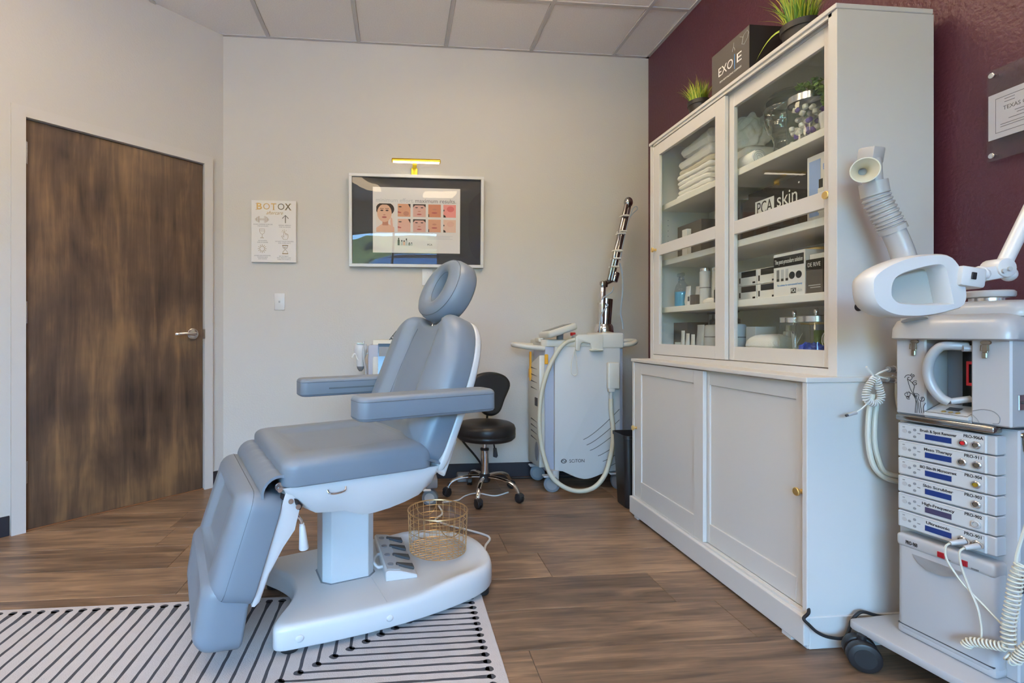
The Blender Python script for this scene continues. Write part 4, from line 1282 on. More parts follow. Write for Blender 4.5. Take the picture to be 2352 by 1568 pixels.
for (y0, y1, z0, lab) in ((1.897, 2.005, Z2, 'lower right'), (2.01, 2.125, Z2, 'lower left'), (1.897, 2.005, Z2 + 0.066, 'upper right'), (2.01, 2.125, Z2 + 0.066, 'upper left')):
    t = carton('small_product_carton', f'small white kit carton with black corner band, {lab} of the four stacked', 1.535, 1.65, y0, y1, z0, z0 + 0.064, 'paper_white', 'box', 'small kit cartons on the third shelf')
    band(t, 1.5348, y0 + 0.002, y1 - 0.022, z0 + 0.036, z0 + 0.062, 'print_black'); band(t, 1.5346, y1 - 0.016, y1 - 0.008, z0 + 0.012, z0 + 0.036, 'print_black')
    text('treatment kit', 0.012, 'light_grey', t, TR(1.5342, (y0 + y1) / 2 - 0.01, z0 + 0.049) @ FACE_LEFT, width=0.06, world=True) if False else None
    band(t, 1.5346, y0 + 0.006, y0 + 0.022, z0 + 0.006, z0 + 0.014, 'print_black')
for k, (y0, y1, lab) in enumerate(((1.655, 1.728, 'left'), (1.575, 1.650, 'right'))):
    t = carton('derive_carton', f'dark carton with DE RIVE lettering, the {lab} one of the pair', 1.518, 1.60, y0, y1, Z2, Z2 + 0.128, 'card_taupe', 'box', 'dark cartons on the third shelf')
    band(t, 1.5178, y0 + 0.001, y1 - 0.001, Z2 + 0.088, Z2 + 0.127, 'card_black')
    text('DE RIVE', 0.022, 'print_white', t, TR(1.5172, (y0 + y1) / 2, Z2 + 0.107) @ FACE_LEFT, width=0.056, world=True)
    band(t, 1.5176, y0 + 0.008, y1 - 0.012, Z2 + 0.030, Z2 + 0.033, 'light_grey'); band(t, 1.5176, y0 + 0.008, y1 - 0.02, Z2 + 0.022, Z2 + 0.025, 'light_grey')
carton('white_box', 'white box lying on the pair of dark cartons', 1.53, 1.60, 1.60, 1.725, Z2 + 0.1285, Z2 + 0.148, 'paper_white')
# bottles by the left door
def bottle(name, label, x, y, z, prof, m, cap=None, capm='white_plastic', group=None, cat='bottle', lab=None):
    t = thing(name, label, cat, (x, y, z), 0, group)
    b = MB(); b.lathe([(0, 0)] + prof, 24); b.build('bottle_body', m, t)
    if cap: b = MB(); b.lathe(cap + [(0, cap[-1][1])], 20); b.build('cap', capm, t)
    if lab:
        b = MB(); r_, z0_, z1_ = lab; b.lathe([(r_, z0_), (r_, z1_)], 24); b.build('label_band', 'print_grey', t)
    return t
sb = thing('spray_bottle', 'clear spray bottle of blue liquid at the far end of the third shelf', 'bottle', (1.54, 2.585, Z2))
b = MB(); b.lathe([(0, 0), (0.034, 0), (0.037, 0.006), (0.037, 0.085), (0.030, 0.115), (0.014, 0.138), (0.013, 0.148), (0, 0.148)], 28); b.build('bottle_body', 'clear_plastic', sb)
mat('blue_fluid', (0.10, 0.42, 0.68), 0.25)
b = MB(); b.lathe([(0, 0.003), (0.033, 0.003), (0.0352, 0.007), (0.0352, 0.080), (0, 0.080)], 28); b.build('liquid', 'blue_fluid', sb)
b = MB(); b.cyl((0, 0, 0.146), (0, 0, 0.162), 0.015, 0.012, n=16); b.box((0, 0.008, 0.174), (0.018, 0.055, 0.022), 0.006, 2); b.tube([(0, 0.02, 0.165), (0, 0.030, 0.148), (0, 0.026, 0.135)], 0.004, n=6, smooth=3); b.build('spray_head', 'clear_plastic', sb)
WB = lambda r, h: [(r * 0.95, 0), (r, 0.003), (r, h), (r * 0.9, h + 0.004), (0, h + 0.004)]
bottle('lotion_bottle', 'tall white cylinder bottle with a chrome cap, nearest the spray bottle', 1.545, 2.385, Z2, WB(0.025, 0.165), 'white_plastic', [(0.0245, 0.169), (0.0245, 0.182)], 'satin_steel', 'white bottles on the third shelf', lab=(0.0252, 0.082, 0.087))
bottle('lotion_bottle', 'tall white cylinder bottle in the middle of the three', 1.570, 2.325, Z2, WB(0.024, 0.160), 'white_plastic', [(0.0235, 0.164), (0.0235, 0.178)], 'satin_steel', 'white bottles on the third shelf')
bottle('lotion_bottle', 'white bottle with a printed band closest to the mullion', 1.548, 2.262, Z2, WB(0.026, 0.145), 'white_plastic', [(0.0255, 0.149), (0.0255, 0.16)], 'white_plastic', 'white bottles on the third shelf', lab=(0.0262, 0.085, 0.093))
bottle('dark_bottle', 'small dark pump bottle in front of the white bottles', 1.522, 2.255, Z2, WB(0.014, 0.06), 'smoke_glass', [(0.010, 0.064), (0.010, 0.075), (0.004, 0.078), (0.004, 0.10)], 'black_plastic')
bottle('amber_bottle', 'small amber dropper bottle beside the mullion', 1.520, 2.205, Z2, WB(0.014, 0.07), mat('amber_glass', (0.14, 0.05, 0.02), 0.2), [(0.011, 0.074), (0.009, 0.10), (0.004, 0.12)], 'black_plastic')
b1 = carton('sample_box', 'small brown and white sample box in front of the bottles', 1.505, 1.535, 2.405, 2.475, Z2, Z2 + 0.052, 'card_taupe'); band(b1, 1.5048, 2.45, 2.475, Z2, Z2 + 0.052, 'paper_white'); band(b1, 1.5044, 2.455, 2.470, Z2 + 0.022, Z2 + 0.046, 'print_black')
crumple('wipe_bundle', 'small bundle of cream wipes lying on the third shelf', (1.515, 2.305, Z2), (0.014, 0.045, 0.016), 17, 'towel', 'cloth', 0.3)
def tube_item(label, x, y, z, h, w, m='white_plastic', capm='white_plastic', group=None):
    t = thing('cream_tube', label, 'tube', (x, y, z), 0, group)
    rings = []
    for (zz, a, c) in ((0.012, w * 0.42, w * 0.42), (0.022, w * 0.48, w * 0.46), (h * 0.55, w * 0.5, w * 0.30), (h * 0.95, w * 0.54, 0.002), (h, w * 0.54, 0.0015)):
        rings.append([(c * math.cos(2 * PI * k / 16), a * math.sin(2 * PI * k / 16), zz) for k in range(16)])
    b = MB(); b.loft(rings); b.build('tube_body', m, t)
    b = MB(); b.cyl((0, 0, 0), (0, 0, 0.014), w * 0.40, n=16, bev=0.002); b.build('cap', capm, t)
    return t
tube_item('pale cream tube standing beside the spray bottle', 1.535, 2.515, Z2, 0.105, 0.042, group='cream tubes')
tube_item('white tube standing behind the sample box', 1.555, 2.455, Z2, 0.100, 0.044, group='cream tubes')

# ------------------------------------------------------------------ bottom shelf
Z1 = SH[0]
for k, (yy, lab) in enumerate(((2.40, 'left'), (2.29, 'middle'), (2.195, 'right'))):
    t = thing('pump_bottle', f'white pump bottle with black pump, {lab} of three on the bottom shelf', 'bottle', (1.60 - 0.012 * k, yy, Z1), 0, 'white pump bottles on the bottom shelf')
    b = MB(); b.lathe([(0, 0), (0.040, 0), (0.042, 0.004), (0.042, 0.152), (0.037, 0.162), (0.017, 0.166), (0, 0.166)], 28); b.build('bottle_body', 'white_plastic', t)
    b = MB(); b.lathe([(0.018, 0.164), (0.018, 0.188), (0.010, 0.192), (0.006, 0.193), (0.006, 0.216), (0, 0.216)], 20); b.box((-0.006, 0.006, 0.222), (0.020, 0.050, 0.010), 0.003, 1); b.build('pump', 'black_plastic', t)
    b = MB(); b.lathe([(0.0422, 0.100), (0.0422, 0.105)], 28); b.build('label_print', 'print_grey', t)
for k, (yy, xx, h_, lab) in enumerate(((2.53, 1.515, 0.135, 'leftmost'), (2.482, 1.512, 0.120, 'second from left'), (2.435, 1.512, 0.115, 'third from left'))):
    tube_item(f'white cream tube with dark cap, {lab} in the row on the bottom shelf', xx, yy, Z1, h_, 0.030, capm='black_plastic', group='white tubes on the bottom shelf')
tube_item('large white tube with teal print behind the row on the bottom shelf', 1.572, 2.462, Z1, 0.165, 0.058, group='white tubes on the bottom shelf')
carton('dark_box', 'dark taupe box in the far corner of the bottom shelf', 1.56, 1.68, 2.565, 2.70, Z1, Z1 + 0.18, 'card_taupe')
bottle('cream_jar', 'squat white cream jar in the far corner of the bottom shelf', 1.525, 2.575, Z1, WB(0.026, 0.045), 'white_plastic', [(0.027, 0.05), (0.027, 0.072)], 'light_grey', cat='jar')
t = thing('cream_tub', 'flat grey tub with black lid in front of the pump bottles', 'jar', (1.520, 2.30, Z1))
b = MB(); b.lathe([(0, 0), (0.060, 0), (0.062, 0.004), (0.062, 0.040), (0, 0.040)], 32); b.build('tub', 'light_grey', t)
b = MB(); b.lathe([(0.064, 0.040), (0.064, 0.054), (0.062, 0.056), (0, 0.056)], 32); b.build('lid', 'card_taupe', t)
towel('folded_towel', 'marbled white folded towel on the bottom shelf behind the right door', 1.515, 1.64, 1.905, 2.065, Z1 + 0.018, Z1 + 0.115, 61, group='towels on the bottom shelf')
towel('folded_towel', 'thin white towel under the marbled towel on the bottom shelf', 1.50, 1.65, 1.885, 2.09, Z1, Z1 + 0.018, 62, group='towels on the bottom shelf')
bottle('white_bottle', 'white capped bottle behind the folded towel on the bottom shelf', 1.665, 1.985, Z1, WB(0.022, 0.125), 'white_plastic', [(0.012, 0.130), (0.012, 0.155)], 'white_plastic')
carton('white_box', 'tall white box by the mullion on the bottom shelf', 1.58, 1.68, 2.075, 2.135, Z1, Z1 + 0.15, 'paper_white')
carton('white_box', 'low white box behind the folded towel', 1.645, 1.70, 2.0, 2.07, Z1, Z1 + 0.13, 'paper_white') if False else None
ja = jar('glass_jar', 'glass jar of cotton swabs with steel lid on the bottom shelf', 1.565, 1.838, Z1, 0.052, 0.165, lid_h=0.020, knobs=True)
random.seed(9)
for k in range(10):
    a = random.uniform(0, 6.28); q = random.uniform(0.005, 0.035)
    b = MB(); b.tube([(q * math.cos(a), q * math.sin(a), 0.006), (q * 0.8 * math.cos(a + 2.4), q * 0.8 * math.sin(a + 2.4), 0.118 + random.uniform(-.02, .02))], 0.0013, n=5); b.build('swab', 'print_white', ja)
jb = jar('glass_jar', 'wide glass jar with steel lid holding blue gloves on the bottom shelf', 1.548, 1.715, Z1, 0.064, 0.165, lid_h=0.022, knobs=True)
random.seed(15)
for k in range(9):
    a = 6.28 * k / 9 + random.uniform(-.2, .2); q = 0.034 if k < 7 else 0.010
    t_ = bmesh.new(); bmesh.ops.create_icosphere(t_, subdivisions=3, radius=1)
    ph = [random.uniform(0, 6) for _ in range(3)]
    for v in t_.verts: v.co *= 1 + 0.28 * math.sin(5 * v.co.x + ph[0]) * math.cos(6 * v.co.y + ph[1]) + 0.15 * math.sin(9 * v.co.z + ph[2])
    zz = 0.024 + 0.034 * ((k * 5) % 3) * 0.6
    b = MB(); b.merge(t_, TR(q * math.cos(a), q * math.sin(a), zz) @ Euler((random.uniform(0, 3), random.uniform(0, 3), 0)).to_matrix().to_4x4() @ Matrix.Diagonal((0.025, 0.019, 0.015, 1))); b.build('glove', 'glove_blue', jb)
bottle('green_cap_bottle', 'small bottle with white cap and green band behind the jars', 1.70, 1.87, Z1, WB(0.018, 0.13), mat('green_band', (0.35, 0.5, 0.06), 0.5), [(0.019, 0.134), (0.019, 0.165)], 'white_plastic')
towel_roll('white rolled towel standing on another roll by the near end of the bottom shelf', (1.585, 1.612, Z1 + 0.098), (1.51, 1.612, Z1 + 0.098), 0.040, group='towel rolls by the jars')
towel_roll('white rolled towel lying lowest at the near end of the bottom shelf', (1.60, 1.605, Z1 + 0.044), (1.500, 1.605, Z1 + 0.044), 0.043, group='towel rolls by the jars') if False else towel_roll('white rolled towel lying lowest at the near end of the bottom shelf', (1.60, 1.612, Z1 + 0.029), (1.500, 1.612, Z1 + 0.029), 0.0285, group='towel rolls by the jars')
# brass puck lights on the cabinet back
for (zz, lab) in ((1.335, 'third shelf compartment'), (1.062, 'bottom compartment')):
    t = thing('puck_light', f'round brass puck light on a bracket in the {lab}', 'lamp', (1.70, 1.865, zz), 0, 'brass puck lights in the cabinet')
    b = MB(); b.lathe([(0, 0.036), (0.060, 0.036), (0.065, 0.033), (0.066, 0.004), (0.063, 0.0), (0.056, 0.0), (0.054, 0.004), (0, 0.004)], 36); b.build('puck', 'brass', t)
    b = MB(); b.bx(0.040, 0.0765, -0.070, -0.030, -0.020, 0.034, 0.003, 1); b.build('bracket', 'brass', t, smooth=False)
    b = MB(); b.lathe([(0, 0.0035), (0.053, 0.0035)], 30); b.build('lens', 'white_plastic', t)
# ================================================================== on the back wall
YW = YB
# framed poster, hung with its top leaning out a little
pf = thing('framed_poster', 'white framed skin care poster under glass beneath the picture light', 'poster', (0.125, YW, 1.49))
PT = TR(0.125, YW - 0.004, 1.488) @ rotm('X', math.radians(2.6)) @ TR(-0.125, 0, -1.488)
x0, x1, z0, z1 = -0.342, 0.594, 1.488, 2.124
def PB(name, m, mbd, parent=pf, **k):
    mbd.bm.transform(PT); return W(mbd, name, m, parent, **k)
for (a0, a1, c0, c1) in ((x0, x1, z0, z0 + 0.021), (x0, x1, z1 - 0.021, z1), (x0, x0 + 0.021, z0 + 0.0205, z1 - 0.0205), (x1 - 0.021, x1, z0 + 0.0205, z1 - 0.0205)):
    b = MB(); b.bx(a0, a1, -0.034, 0.0, c0, c1, 0.0015, 1); PB('frame_bar', 'white_plastic', b, smooth=False)
mat('mount_black', (0.018, 0.016, 0.016), 0.5)
b = MB(); b.bx(x0 + 0.018, x1 - 0.018, -0.014, -0.004, z0 + 0.018, z1 - 0.018); PB('mount', 'mount_black', b, smooth=False)
qx0, qx1, qz0, qz1 = -0.180, 0.428, 1.588, 2.038
b = MB(); b.bx(qx0, qx1, -0.0155, -0.0138, qz0, qz1); sheet = PB('print_sheet', 'paper_white', b, smooth=False)
def pu(u, v): return (qx0 + u, qz1 - v)
yp = [-0.0157]
def flatp(pts, m, name='printed_picture', dy=0.00012):
    """flat print on the sheet: pts are (u, v) from the sheet's top left"""
    yp[0] -= dy * 0.25
    b = MB(); b.poly([(pu(*p)[0], yp[0], pu(*p)[1]) for p in pts]); return PB(name, m, b, sheet, smooth=False)
def rect(u0, v0, u1, v1): return [(u0, v0), (u0, v1), (u1, v1), (u1, v0)]
def ell(u, v, a, c, n=20, cut=None): return [(u + a * math.cos(-2 * PI * k / n), v + c * math.sin(-2 * PI * k / n)) for k in range(n)]
text('minimum effort.', 0.040, 'light_grey', sheet, PT @ TR(qx0 + 0.153, -0.0162, qz1 - 0.090) @ FACE_BACK, width=0.262, world=True, name='headline')
text('maximum results.', 0.040, 'print_grey', sheet, PT @ TR(qx0 + 0.436, -0.0162, qz1 - 0.090) @ FACE_BACK, width=0.286, world=True, name='headline')
for i, (nm, c) in enumerate((('skin_a', (222, 178, 150)), ('skin_b', (214, 158, 126)), ('skin_c', (216, 172, 158)), ('skin_d', (206, 136, 104)), ('skin_e', (232, 150, 140)), ('skin_f', (226, 190, 170)), ('skin_g', (222, 176, 158)), ('hairc', (52, 38, 34)), ('lipc', (176, 92, 86)), ('eyec', (56, 44, 44)), ('blushc', (214, 108, 104)), ('shadec', (190, 132, 106)), ('bgpale', (228, 220, 214)))):
    mat(nm, srgb(*c), 0.7)
# large portrait
flatp(rect(0.024, 0.112, 0.148, 0.308), 'bgpale'); flatp([(0.024, 0.308), (0.148, 0.308), (0.148, 0.275), (0.125, 0.262), (0.104, 0.250), (0.066, 0.250), (0.040, 0.268), (0.024, 0.28)][::-1], 'skin_a')
flatp(ell(0.080, 0.145, 0.062, 0.034)[:] and [p for p in ell(0.082, 0.158, 0.058, 0.046) if p[1] > 0.112 or True] and [(max(0.024, min(0.148, p[0])), max(0.112, p[1])) for p in ell(0.084, 0.150, 0.064, 0.048)], 'hairc')
flatp(rect(0.066, 0.220, 0.106, 0.262), 'shadec'); flatp([(p[0], max(0.120, p[1])) for p in ell(0.080, 0.178, 0.050, 0.062)], 'skin_a')
for e in (0.062, 0.098): flatp(ell(e, 0.160, 0.011, 0.0048, 12), 'eyec'); flatp(rect(e - 0.013, 0.146, e + 0.013, 0.149), 'hairc')
flatp(ell(0.079, 0.206, 0.017, 0.0062, 12), 'lipc'); flatp(ell(0.079, 0.190, 0.009, 0.0035, 10), 'shadec'); flatp([(0.128, 0.300), (0.142, 0.300), (0.134, 0.215), (0.124, 0.205), (0.120, 0.235)], 'skin_g')
cols = (0.172, 0.278, 0.384, 0.490)
for r_ in (0, 1):
    v0 = 0.112 + 0.104 * r_
    for c_ in range(4):
        u0 = cols[c_]; s = 0.088
        sk = (('skin_b', 'skin_c', 'skin_d', 'skin_e'), ('skin_g', 'skin_c', 'skin_b', 'skin_f'))[r_][c_]
        flatp(rect(u0, v0, u0 + s, v0 + s), sk)
        if c_ == 0:    # cheek in three-quarter view
            flatp([(u0, v0 + 0.050), (u0 + 0.026, v0 + 0.058), (u0 + 0.020, v0 + 0.064), (u0, v0 + 0.062)], 'lipc'); flatp(ell(u0 + 0.016, v0 + 0.020, 0.012, 0.004, 10), 'eyec'); flatp([(u0 + 0.070, v0), (u0 + 0.088, v0), (u0 + 0.088, v0 + 0.03)], 'hairc')
            if r_ == 0: flatp(ell(u0 + 0.058, v0 + 0.066, 0.020, 0.016), 'shadec')
        elif c_ == 1:  # frontal
            flatp([(u0, v0), (u0 + s, v0), (u0 + s, v0 + 0.022), (u0 + 0.072, v0 + 0.008), (u0 + 0.014, v0 + 0.008), (u0, v0 + 0.024)], 'hairc')
            for e in (0.024, 0.062): flatp(ell(u0 + e, v0 + 0.024, 0.010, 0.0036, 10), 'eyec')
            flatp(ell(u0 + 0.043, v0 + 0.070, 0.017, 0.0045, 12), 'lipc'); flatp(ell(u0 + 0.043, v0 + 0.050, 0.011, 0.0035, 10), 'shadec')
        elif c_ == 2:  # nose and mouth
            flatp(ell(u0 + 0.043, v0 + 0.058, 0.020, 0.0055, 12), 'lipc'); flatp(ell(u0 + 0.043, v0 + 0.034, 0.015, 0.006, 12), 'shadec'); flatp(rect(u0, v0 + 0.068, u0 + 0.006, v0 + s), 'hairc')
        else:          # cheek close up
            flatp(ell(u0 + 0.050, v0 + 0.030, 0.026, 0.020), 'blushc' if r_ == 0 else 'skin_g'); flatp([(u0, v0 + 0.068), (u0 + 0.014, v0 + 0.076), (u0 + 0.018, v0 + s), (u0, v0 + s)], 'hairc'); flatp(ell(u0 + 0.004, v0 + 0.04, 0.004, 0.007, 8), 'eyec')
for k, (u, h_, m_) in enumerate(((0.178, 0.052, 'print_black'), (0.200, 0.036, 'light_grey'), (0.216, 0.034, 'skin_g'), (0.232, 0.048, 'light_grey'), (0.252, 0.020, 'print_grey'), (0.268, 0.020, 'light_grey'))):
    flatp(rect(u - 0.007, 0.398 - h_ * 0.72, u + 0.007, 0.398), m_); flatp(rect(u - 0.004, 0.398 - h_, u + 0.004, 0.398 - h_ * 0.72), 'print_black')
text('PCA', 0.018, 'print_black', sheet, PT @ TR(qx0 + 0.395, -0.0162, qz1 - 0.392) @ FACE_BACK, width=0.034, world=True)
for k in range(3): flatp(rect(0.378, 0.330 + 0.010 * k, 0.556 - 0.02 * (k % 2), 0.332 + 0.010 * k), 'light_grey')
# glazing, bowed slightly outwards
t_ = bmesh.new(); bmesh.ops.create_grid(t_, x_segments=24, y_segments=16, size=1)
for v in t_.verts:
    u, w_ = v.co.x, v.co.y
    v.co = Vector(((x0 + x1) / 2 + u * 0.446, -0.020 - 0.008 * (1 - u ** 4) * (1 - w_ ** 4), (z0 + z1) / 2 + w_ * 0.297))
bmesh.ops.reverse_faces(t_, faces=t_.faces[:])
b = MB(); b.merge(t_); b.bm.normal_update()
if sum(f.normal.y for f in b.bm.faces) > 0: bmesh.ops.reverse_faces(b.bm, faces=b.bm.faces[:])
PB('glazing', 'poster_glazing', b)

# picture light
pl = thing('picture_light', 'slim gold bar picture light glowing above the poster', 'picture light', (0.118, YW, 2.12))
b = MB(); b.bx(0.086, 0.130, YW - 0.012, YW - 0.0005, 2.125, 2.185, 0.002, 1); W(b, 'wall_plate', 'gold', pl, smooth=False)
b = MB(); b.bx(0.094, 0.122, YW - 0.085, YW - 0.008, 2.183, 2.189); b.bx(0.094, 0.122, YW - 0.09, YW - 0.062, 2.186, 2.218, 0.002, 1); W(b, 'arm', 'gold', pl, smooth=False)
b = MB(); b.prism([(0.016 * math.cos(a), 0.016 * math.sin(a)) for a in [math.radians(d) for d in range(-30, 211, 15)]], -0.162, 0.162, 0.0, mx=TR(0.118, YW - 0.095, 2.206) @ rotm('Y', PI / 2) @ rotm('Z', PI / 2)); W(b, 'housing', 'gold', pl)
for sgn in (-1, 1):
    b = MB(); b.sphere((0.118 + sgn * 0.162, YW - 0.095, 2.206), (0.006, 0.0162, 0.0162), 16, 10); W(b, 'end_cap', 'gold', pl)
b = MB(); b.bx(0.118 - 0.158, 0.118 + 0.158, YW - 0.109, YW - 0.082, 2.194, 2.1975); W(b, 'led_strip', 'led', pl, smooth=False)

# aftercare sign
sg = thing('aftercare_sign', 'white BOTOX aftercare sign with gold lettering and icons left of the poster', 'sign', (-0.85, YW, 1.51))
sx0, sx1, sz0, sz1 = -1.000, -0.702, 1.511, 1.932
b = MB(); b.bx(sx0, sx1, YW - 0.019, YW - 0.0005, sz0, sz1, 0.001, 1); W(b, 'board', 'paper_white', sg, smooth=False)
ys = YW - 0.0193
def sp(px, py): return (sx0 + (px - 75) * 0.000727, sz1 - (py - 482) * 0.000733)
def st(s, size, m, px, py, w, **k): 
    x, z = sp(px, py); text(s, size, m, sg, TR(x, ys, z) @ FACE_BACK, width=w, world=True, **k)
st('B', 0.062, 'foil_gold', 146, 541, 0.036, bold=0.0012); st('O', 0.062, 'foil_gold', 214, 541, 0.044); st('T', 0.062, 'foil_gold', 279, 541, 0.036, bold=0.0008); st('O', 0.062, 'foil_dark', 347, 541, 0.044); st('X', 0.062, 'foil_dark', 411, 541, 0.042, bold=0.0012)
b = MB()
for (px, py, w) in ((122, 513, 16), (122, 569, 16), (279, 569, 26), (392, 513, 20), (432, 513, 20), (390, 569, 20), (434, 569, 20)):
    x, z = sp(px, py); b.bx(x - w * .00036, x + w * .00036, ys - 0.0004, ys, z - 0.001, z + 0.001)
W(b, 'letter_serifs', 'foil_gold', sg)['kind'] = 'stuff'
st('aftercare', 0.034, 'foil_gold', 285, 598, 0.112, shear=0.45)
cap = 0.0098
for (px, py, l) in ((181, 706, 'AVOID INTENSE EXERCISE'), (181, 722, 'FOR 24 HOURS'), (382, 712, 'REMAIN UPRIGHT'), (382, 728, 'FOR 4-6 HOURS'), (179, 857, 'NO ALCOHOL'), (179, 873, 'FOR 24 HOURS'), (378, 862, 'DO NOT TOUCH THE AREA'), (378, 878, 'FOR A FEW DAYS'), (178, 996, 'AVOID SUN EXPOSURE,'), (178, 1011, 'TANNING BEDS'), (178, 1026, 'AND SAUNAS'), (374, 1000, 'BE PATIENT:'), (374, 1015, 'FULL RESULTS CAN'), (374, 1030, 'TAKE 10-14 DAYS')):
    st(l, cap, 'print_grey', px, py, 0.0058 * len(l), name='caption')
def icon(paths, m='foil_gold', r=0.0011, name='icon'):
    b = MB()
    for p in paths:
        b.tube([(sp(*q)[0], ys, sp(*q)[1]) for q in p], r, n=5)
    W(b, name, m, sg)['kind'] = 'stuff'
icon([[(150, 655), (196, 655)], [(150, 664), (196, 664)], [(140, 632), (150, 632), (150, 688), (140, 688), (140, 632)], [(126, 640), (138, 640), (138, 680), (126, 680), (126, 640)], [(114, 652), (124, 652), (124, 668), (114, 668), (114, 652)], [(196, 632), (208, 632), (208, 688), (196, 688), (196, 632)], [(210, 640), (222, 640), (222, 680), (210, 680), (210, 640)], [(224, 652), (234, 652), (234, 668), (224, 668), (224, 652)]])
icon([[(387, 690), (387, 622)], [(358, 648), (387, 618), (415, 648)]], 'foil_dark', 0.0022)
icon([[(152, 748), (152, 775), (162, 792), (175, 797), (188, 792), (198, 775), (197, 748), (152, 748)], [(153, 766), (197, 766)], [(175, 797), (175, 826)], [(158, 832), (166, 827), (184, 827), (191, 832), (158, 832)]], 'foil_gold', 0.0009)
icon([[(372, 770), (372, 822), (360, 808), (352, 812), (368, 842), (404, 842), (412, 820), (412, 796), (402, 792), (402, 806), (400, 788), (391, 788), (391, 802), (389, 784), (381, 784), (381, 770), (378, 765), (372, 770)], [(376, 750), (376, 760)], [(358, 756), (364, 764)], [(396, 756), (390, 764)], [(352, 772), (362, 774)]], 'foil_gold', 0.0010)
sunp = [(175 + 22 * math.cos(a * PI / 8), 932 + 22 * math.sin(a * PI / 8)) for a in range(17)]
icon([sunp] + [[(175 + 28 * math.cos(a * PI / 6), 932 + 28 * math.sin(a * PI / 6)), (175 + 40 * math.cos(a * PI / 6), 932 + 40 * math.sin(a * PI / 6))] for a in range(12)], 'foil_gold', 0.0013)
icon([[(358, 899), (412, 899)], [(358, 975), (412, 975)]], 'foil_gold', 0.0026); icon([[(363, 903), (365, 920), (385, 937), (405, 920), (407, 903)], [(363, 972), (366, 955), (385, 937), (404, 955), (407, 972)], [(372, 915), (385, 930), (398, 915), (372, 915)]], 'foil_gold', 0.0011)
# switch and wall plate
sw = thing('light_switch', 'white light switch plate on the wall left of the chair', 'light switch', (-0.816, YW, 1.24))
b = MB(); b.bx(-0.851, -0.781, YW - 0.006, YW - 0.0003, 1.186, 1.300, 0.003, 2); W(b, 'plate', 'white_plastic', sw)
b = MB(); b.bx(-0.822, -0.810, YW - 0.0105, YW - 0.005, 1.236, 1.250, 0.002, 1); W(b, 'toggle', 'light_grey', sw)
wp = thing('wall_plate', 'plain white wall plate below the poster, behind the headrest', 'wall plate', (0.20, YW, 1.42))
b = MB(); b.bx(0.162, 0.236, YW - 0.006, YW - 0.0003, 1.364, 1.480, 0.003, 2); W(b, 'plate', 'white_plastic', wp)
for zz in (1.392, 1.452):
    b = MB(); b.cyl((0.199, YW - 0.006, zz), (0.199, YW - 0.0068, zz), 0.003, n=10); W(b, 'screw', 'light_grey', wp)

# ================================================================== rolling stool
stl = thing('rolling_stool', 'black padded rolling stool with a small backrest and chrome five-star base', 'stool', (0.540, 3.105, 0))
SR = 0.232
for k in range(5):
    a = math.radians(-110 + 72 * k)
    ca, sa = math.cos(a), math.sin(a)
    P = lambda r, z: (r * ca, r * sa, z)
    b = MB(); b.tube([P(0.02, 0.122), P(0.08, 0.124), P(0.15, 0.116), P(0.20, 0.098), P(0.226, 0.072), P(0.232, 0.050)], 0.0125, n=10, smooth=4, flat=(0.85, 1.1)); lg = b.build('leg', 'chrome', stl)
    cs = MB()
    ct = a + random.uniform(-0.9, 0.9)
    mx = TR(SR * ca, SR * sa, 0.0) @ rotm('Z', ct)
    for q in (-0.010, 0.010): cs.cyl((0.008, q - 0.007, 0.0255), (0.008, q + 0.007, 0.0255), 0.0255, n=20, bev=0.003, mx=mx)
    cs.prism([(-0.018, 0.022), (-0.014, 0.048), (0.004, 0.058), (0.024, 0.053), (0.036, 0.034), (0.036, 0.026), (0.010, 0.040)], -0.005, 0.005, mx=mx @ rotm('X', PI / 2))
    cs.prism([(-0.016, 0.040), (-0.008, 0.053), (0.006, 0.058), (0.024, 0.053), (0.034, 0.040), (0.008, 0.048)], -0.019, 0.019, 0.002, 1, mx=mx @ rotm('X', PI / 2))
    cs.build('caster', 'black_plastic', stl)
b = MB(); b.lathe([(0, 0.088), (0.030, 0.088), (0.036, 0.095), (0.036, 0.135), (0.028, 0.142), (0, 0.142)], 24); b.build('hub', 'black_plastic', stl)
b = MB(); b.lathe([(0.0255, 0.138), (0.0255, 0.295), (0, 0.295)], 24); b.build('column', 'chrome', stl)
b = MB(); b.lathe([(0.0275, 0.288), (0.0275, 0.300), (0.015, 0.302), (0.015, 0.30)], 20); b.build('column_collar', 'black_plastic', stl)
b = MB(); b.lathe([(0.0135, 0.298), (0.0135, 0.365)], 20); b.build('piston', 'chrome', stl)
b = MB(); b.tube([(0.02, -0.02, 0.352), (0.045, -0.05, 0.345), (0.052, -0.06, 0.315), (0.056, -0.065, 0.29)], 0.005, n=8, smooth=3); b.prism([(-0.010, 0), (0.010, 0), (0.018, -0.05), (0.010, -0.062), (-0.012, -0.055)], -0.004, 0.004, 0.002, 1, mx=TR(0.054, -0.063, 0.315) @ rotm('X', PI / 2)); b.build('height_lever', 'black_plastic', stl)
b = MB(); b.lathe([(0, 0.352), (0.13, 0.352), (0.172, 0.358), (0.186, 0.372), (0.187, 0.388), (0.184, 0.392), (0.187, 0.397), (0.188, 0.428), (0.180, 0.448), (0.162, 0.459), (0.12, 0.464), (0, 0.466)], 48, mx=TR(0.010, 0.015, 0)); sc_ = b.build('seat', 'black_leather', stl, ang=60)
b = MB(); b.tube([(0.010 + 0.186 * math.cos(2 * PI * k / 48), 0.015 + 0.186 * math.sin(2 * PI * k / 48), 0.392) for k in range(48)], 0.0025, n=6, closed=True); b.build('seat_piping', 'black_plastic', sc_)
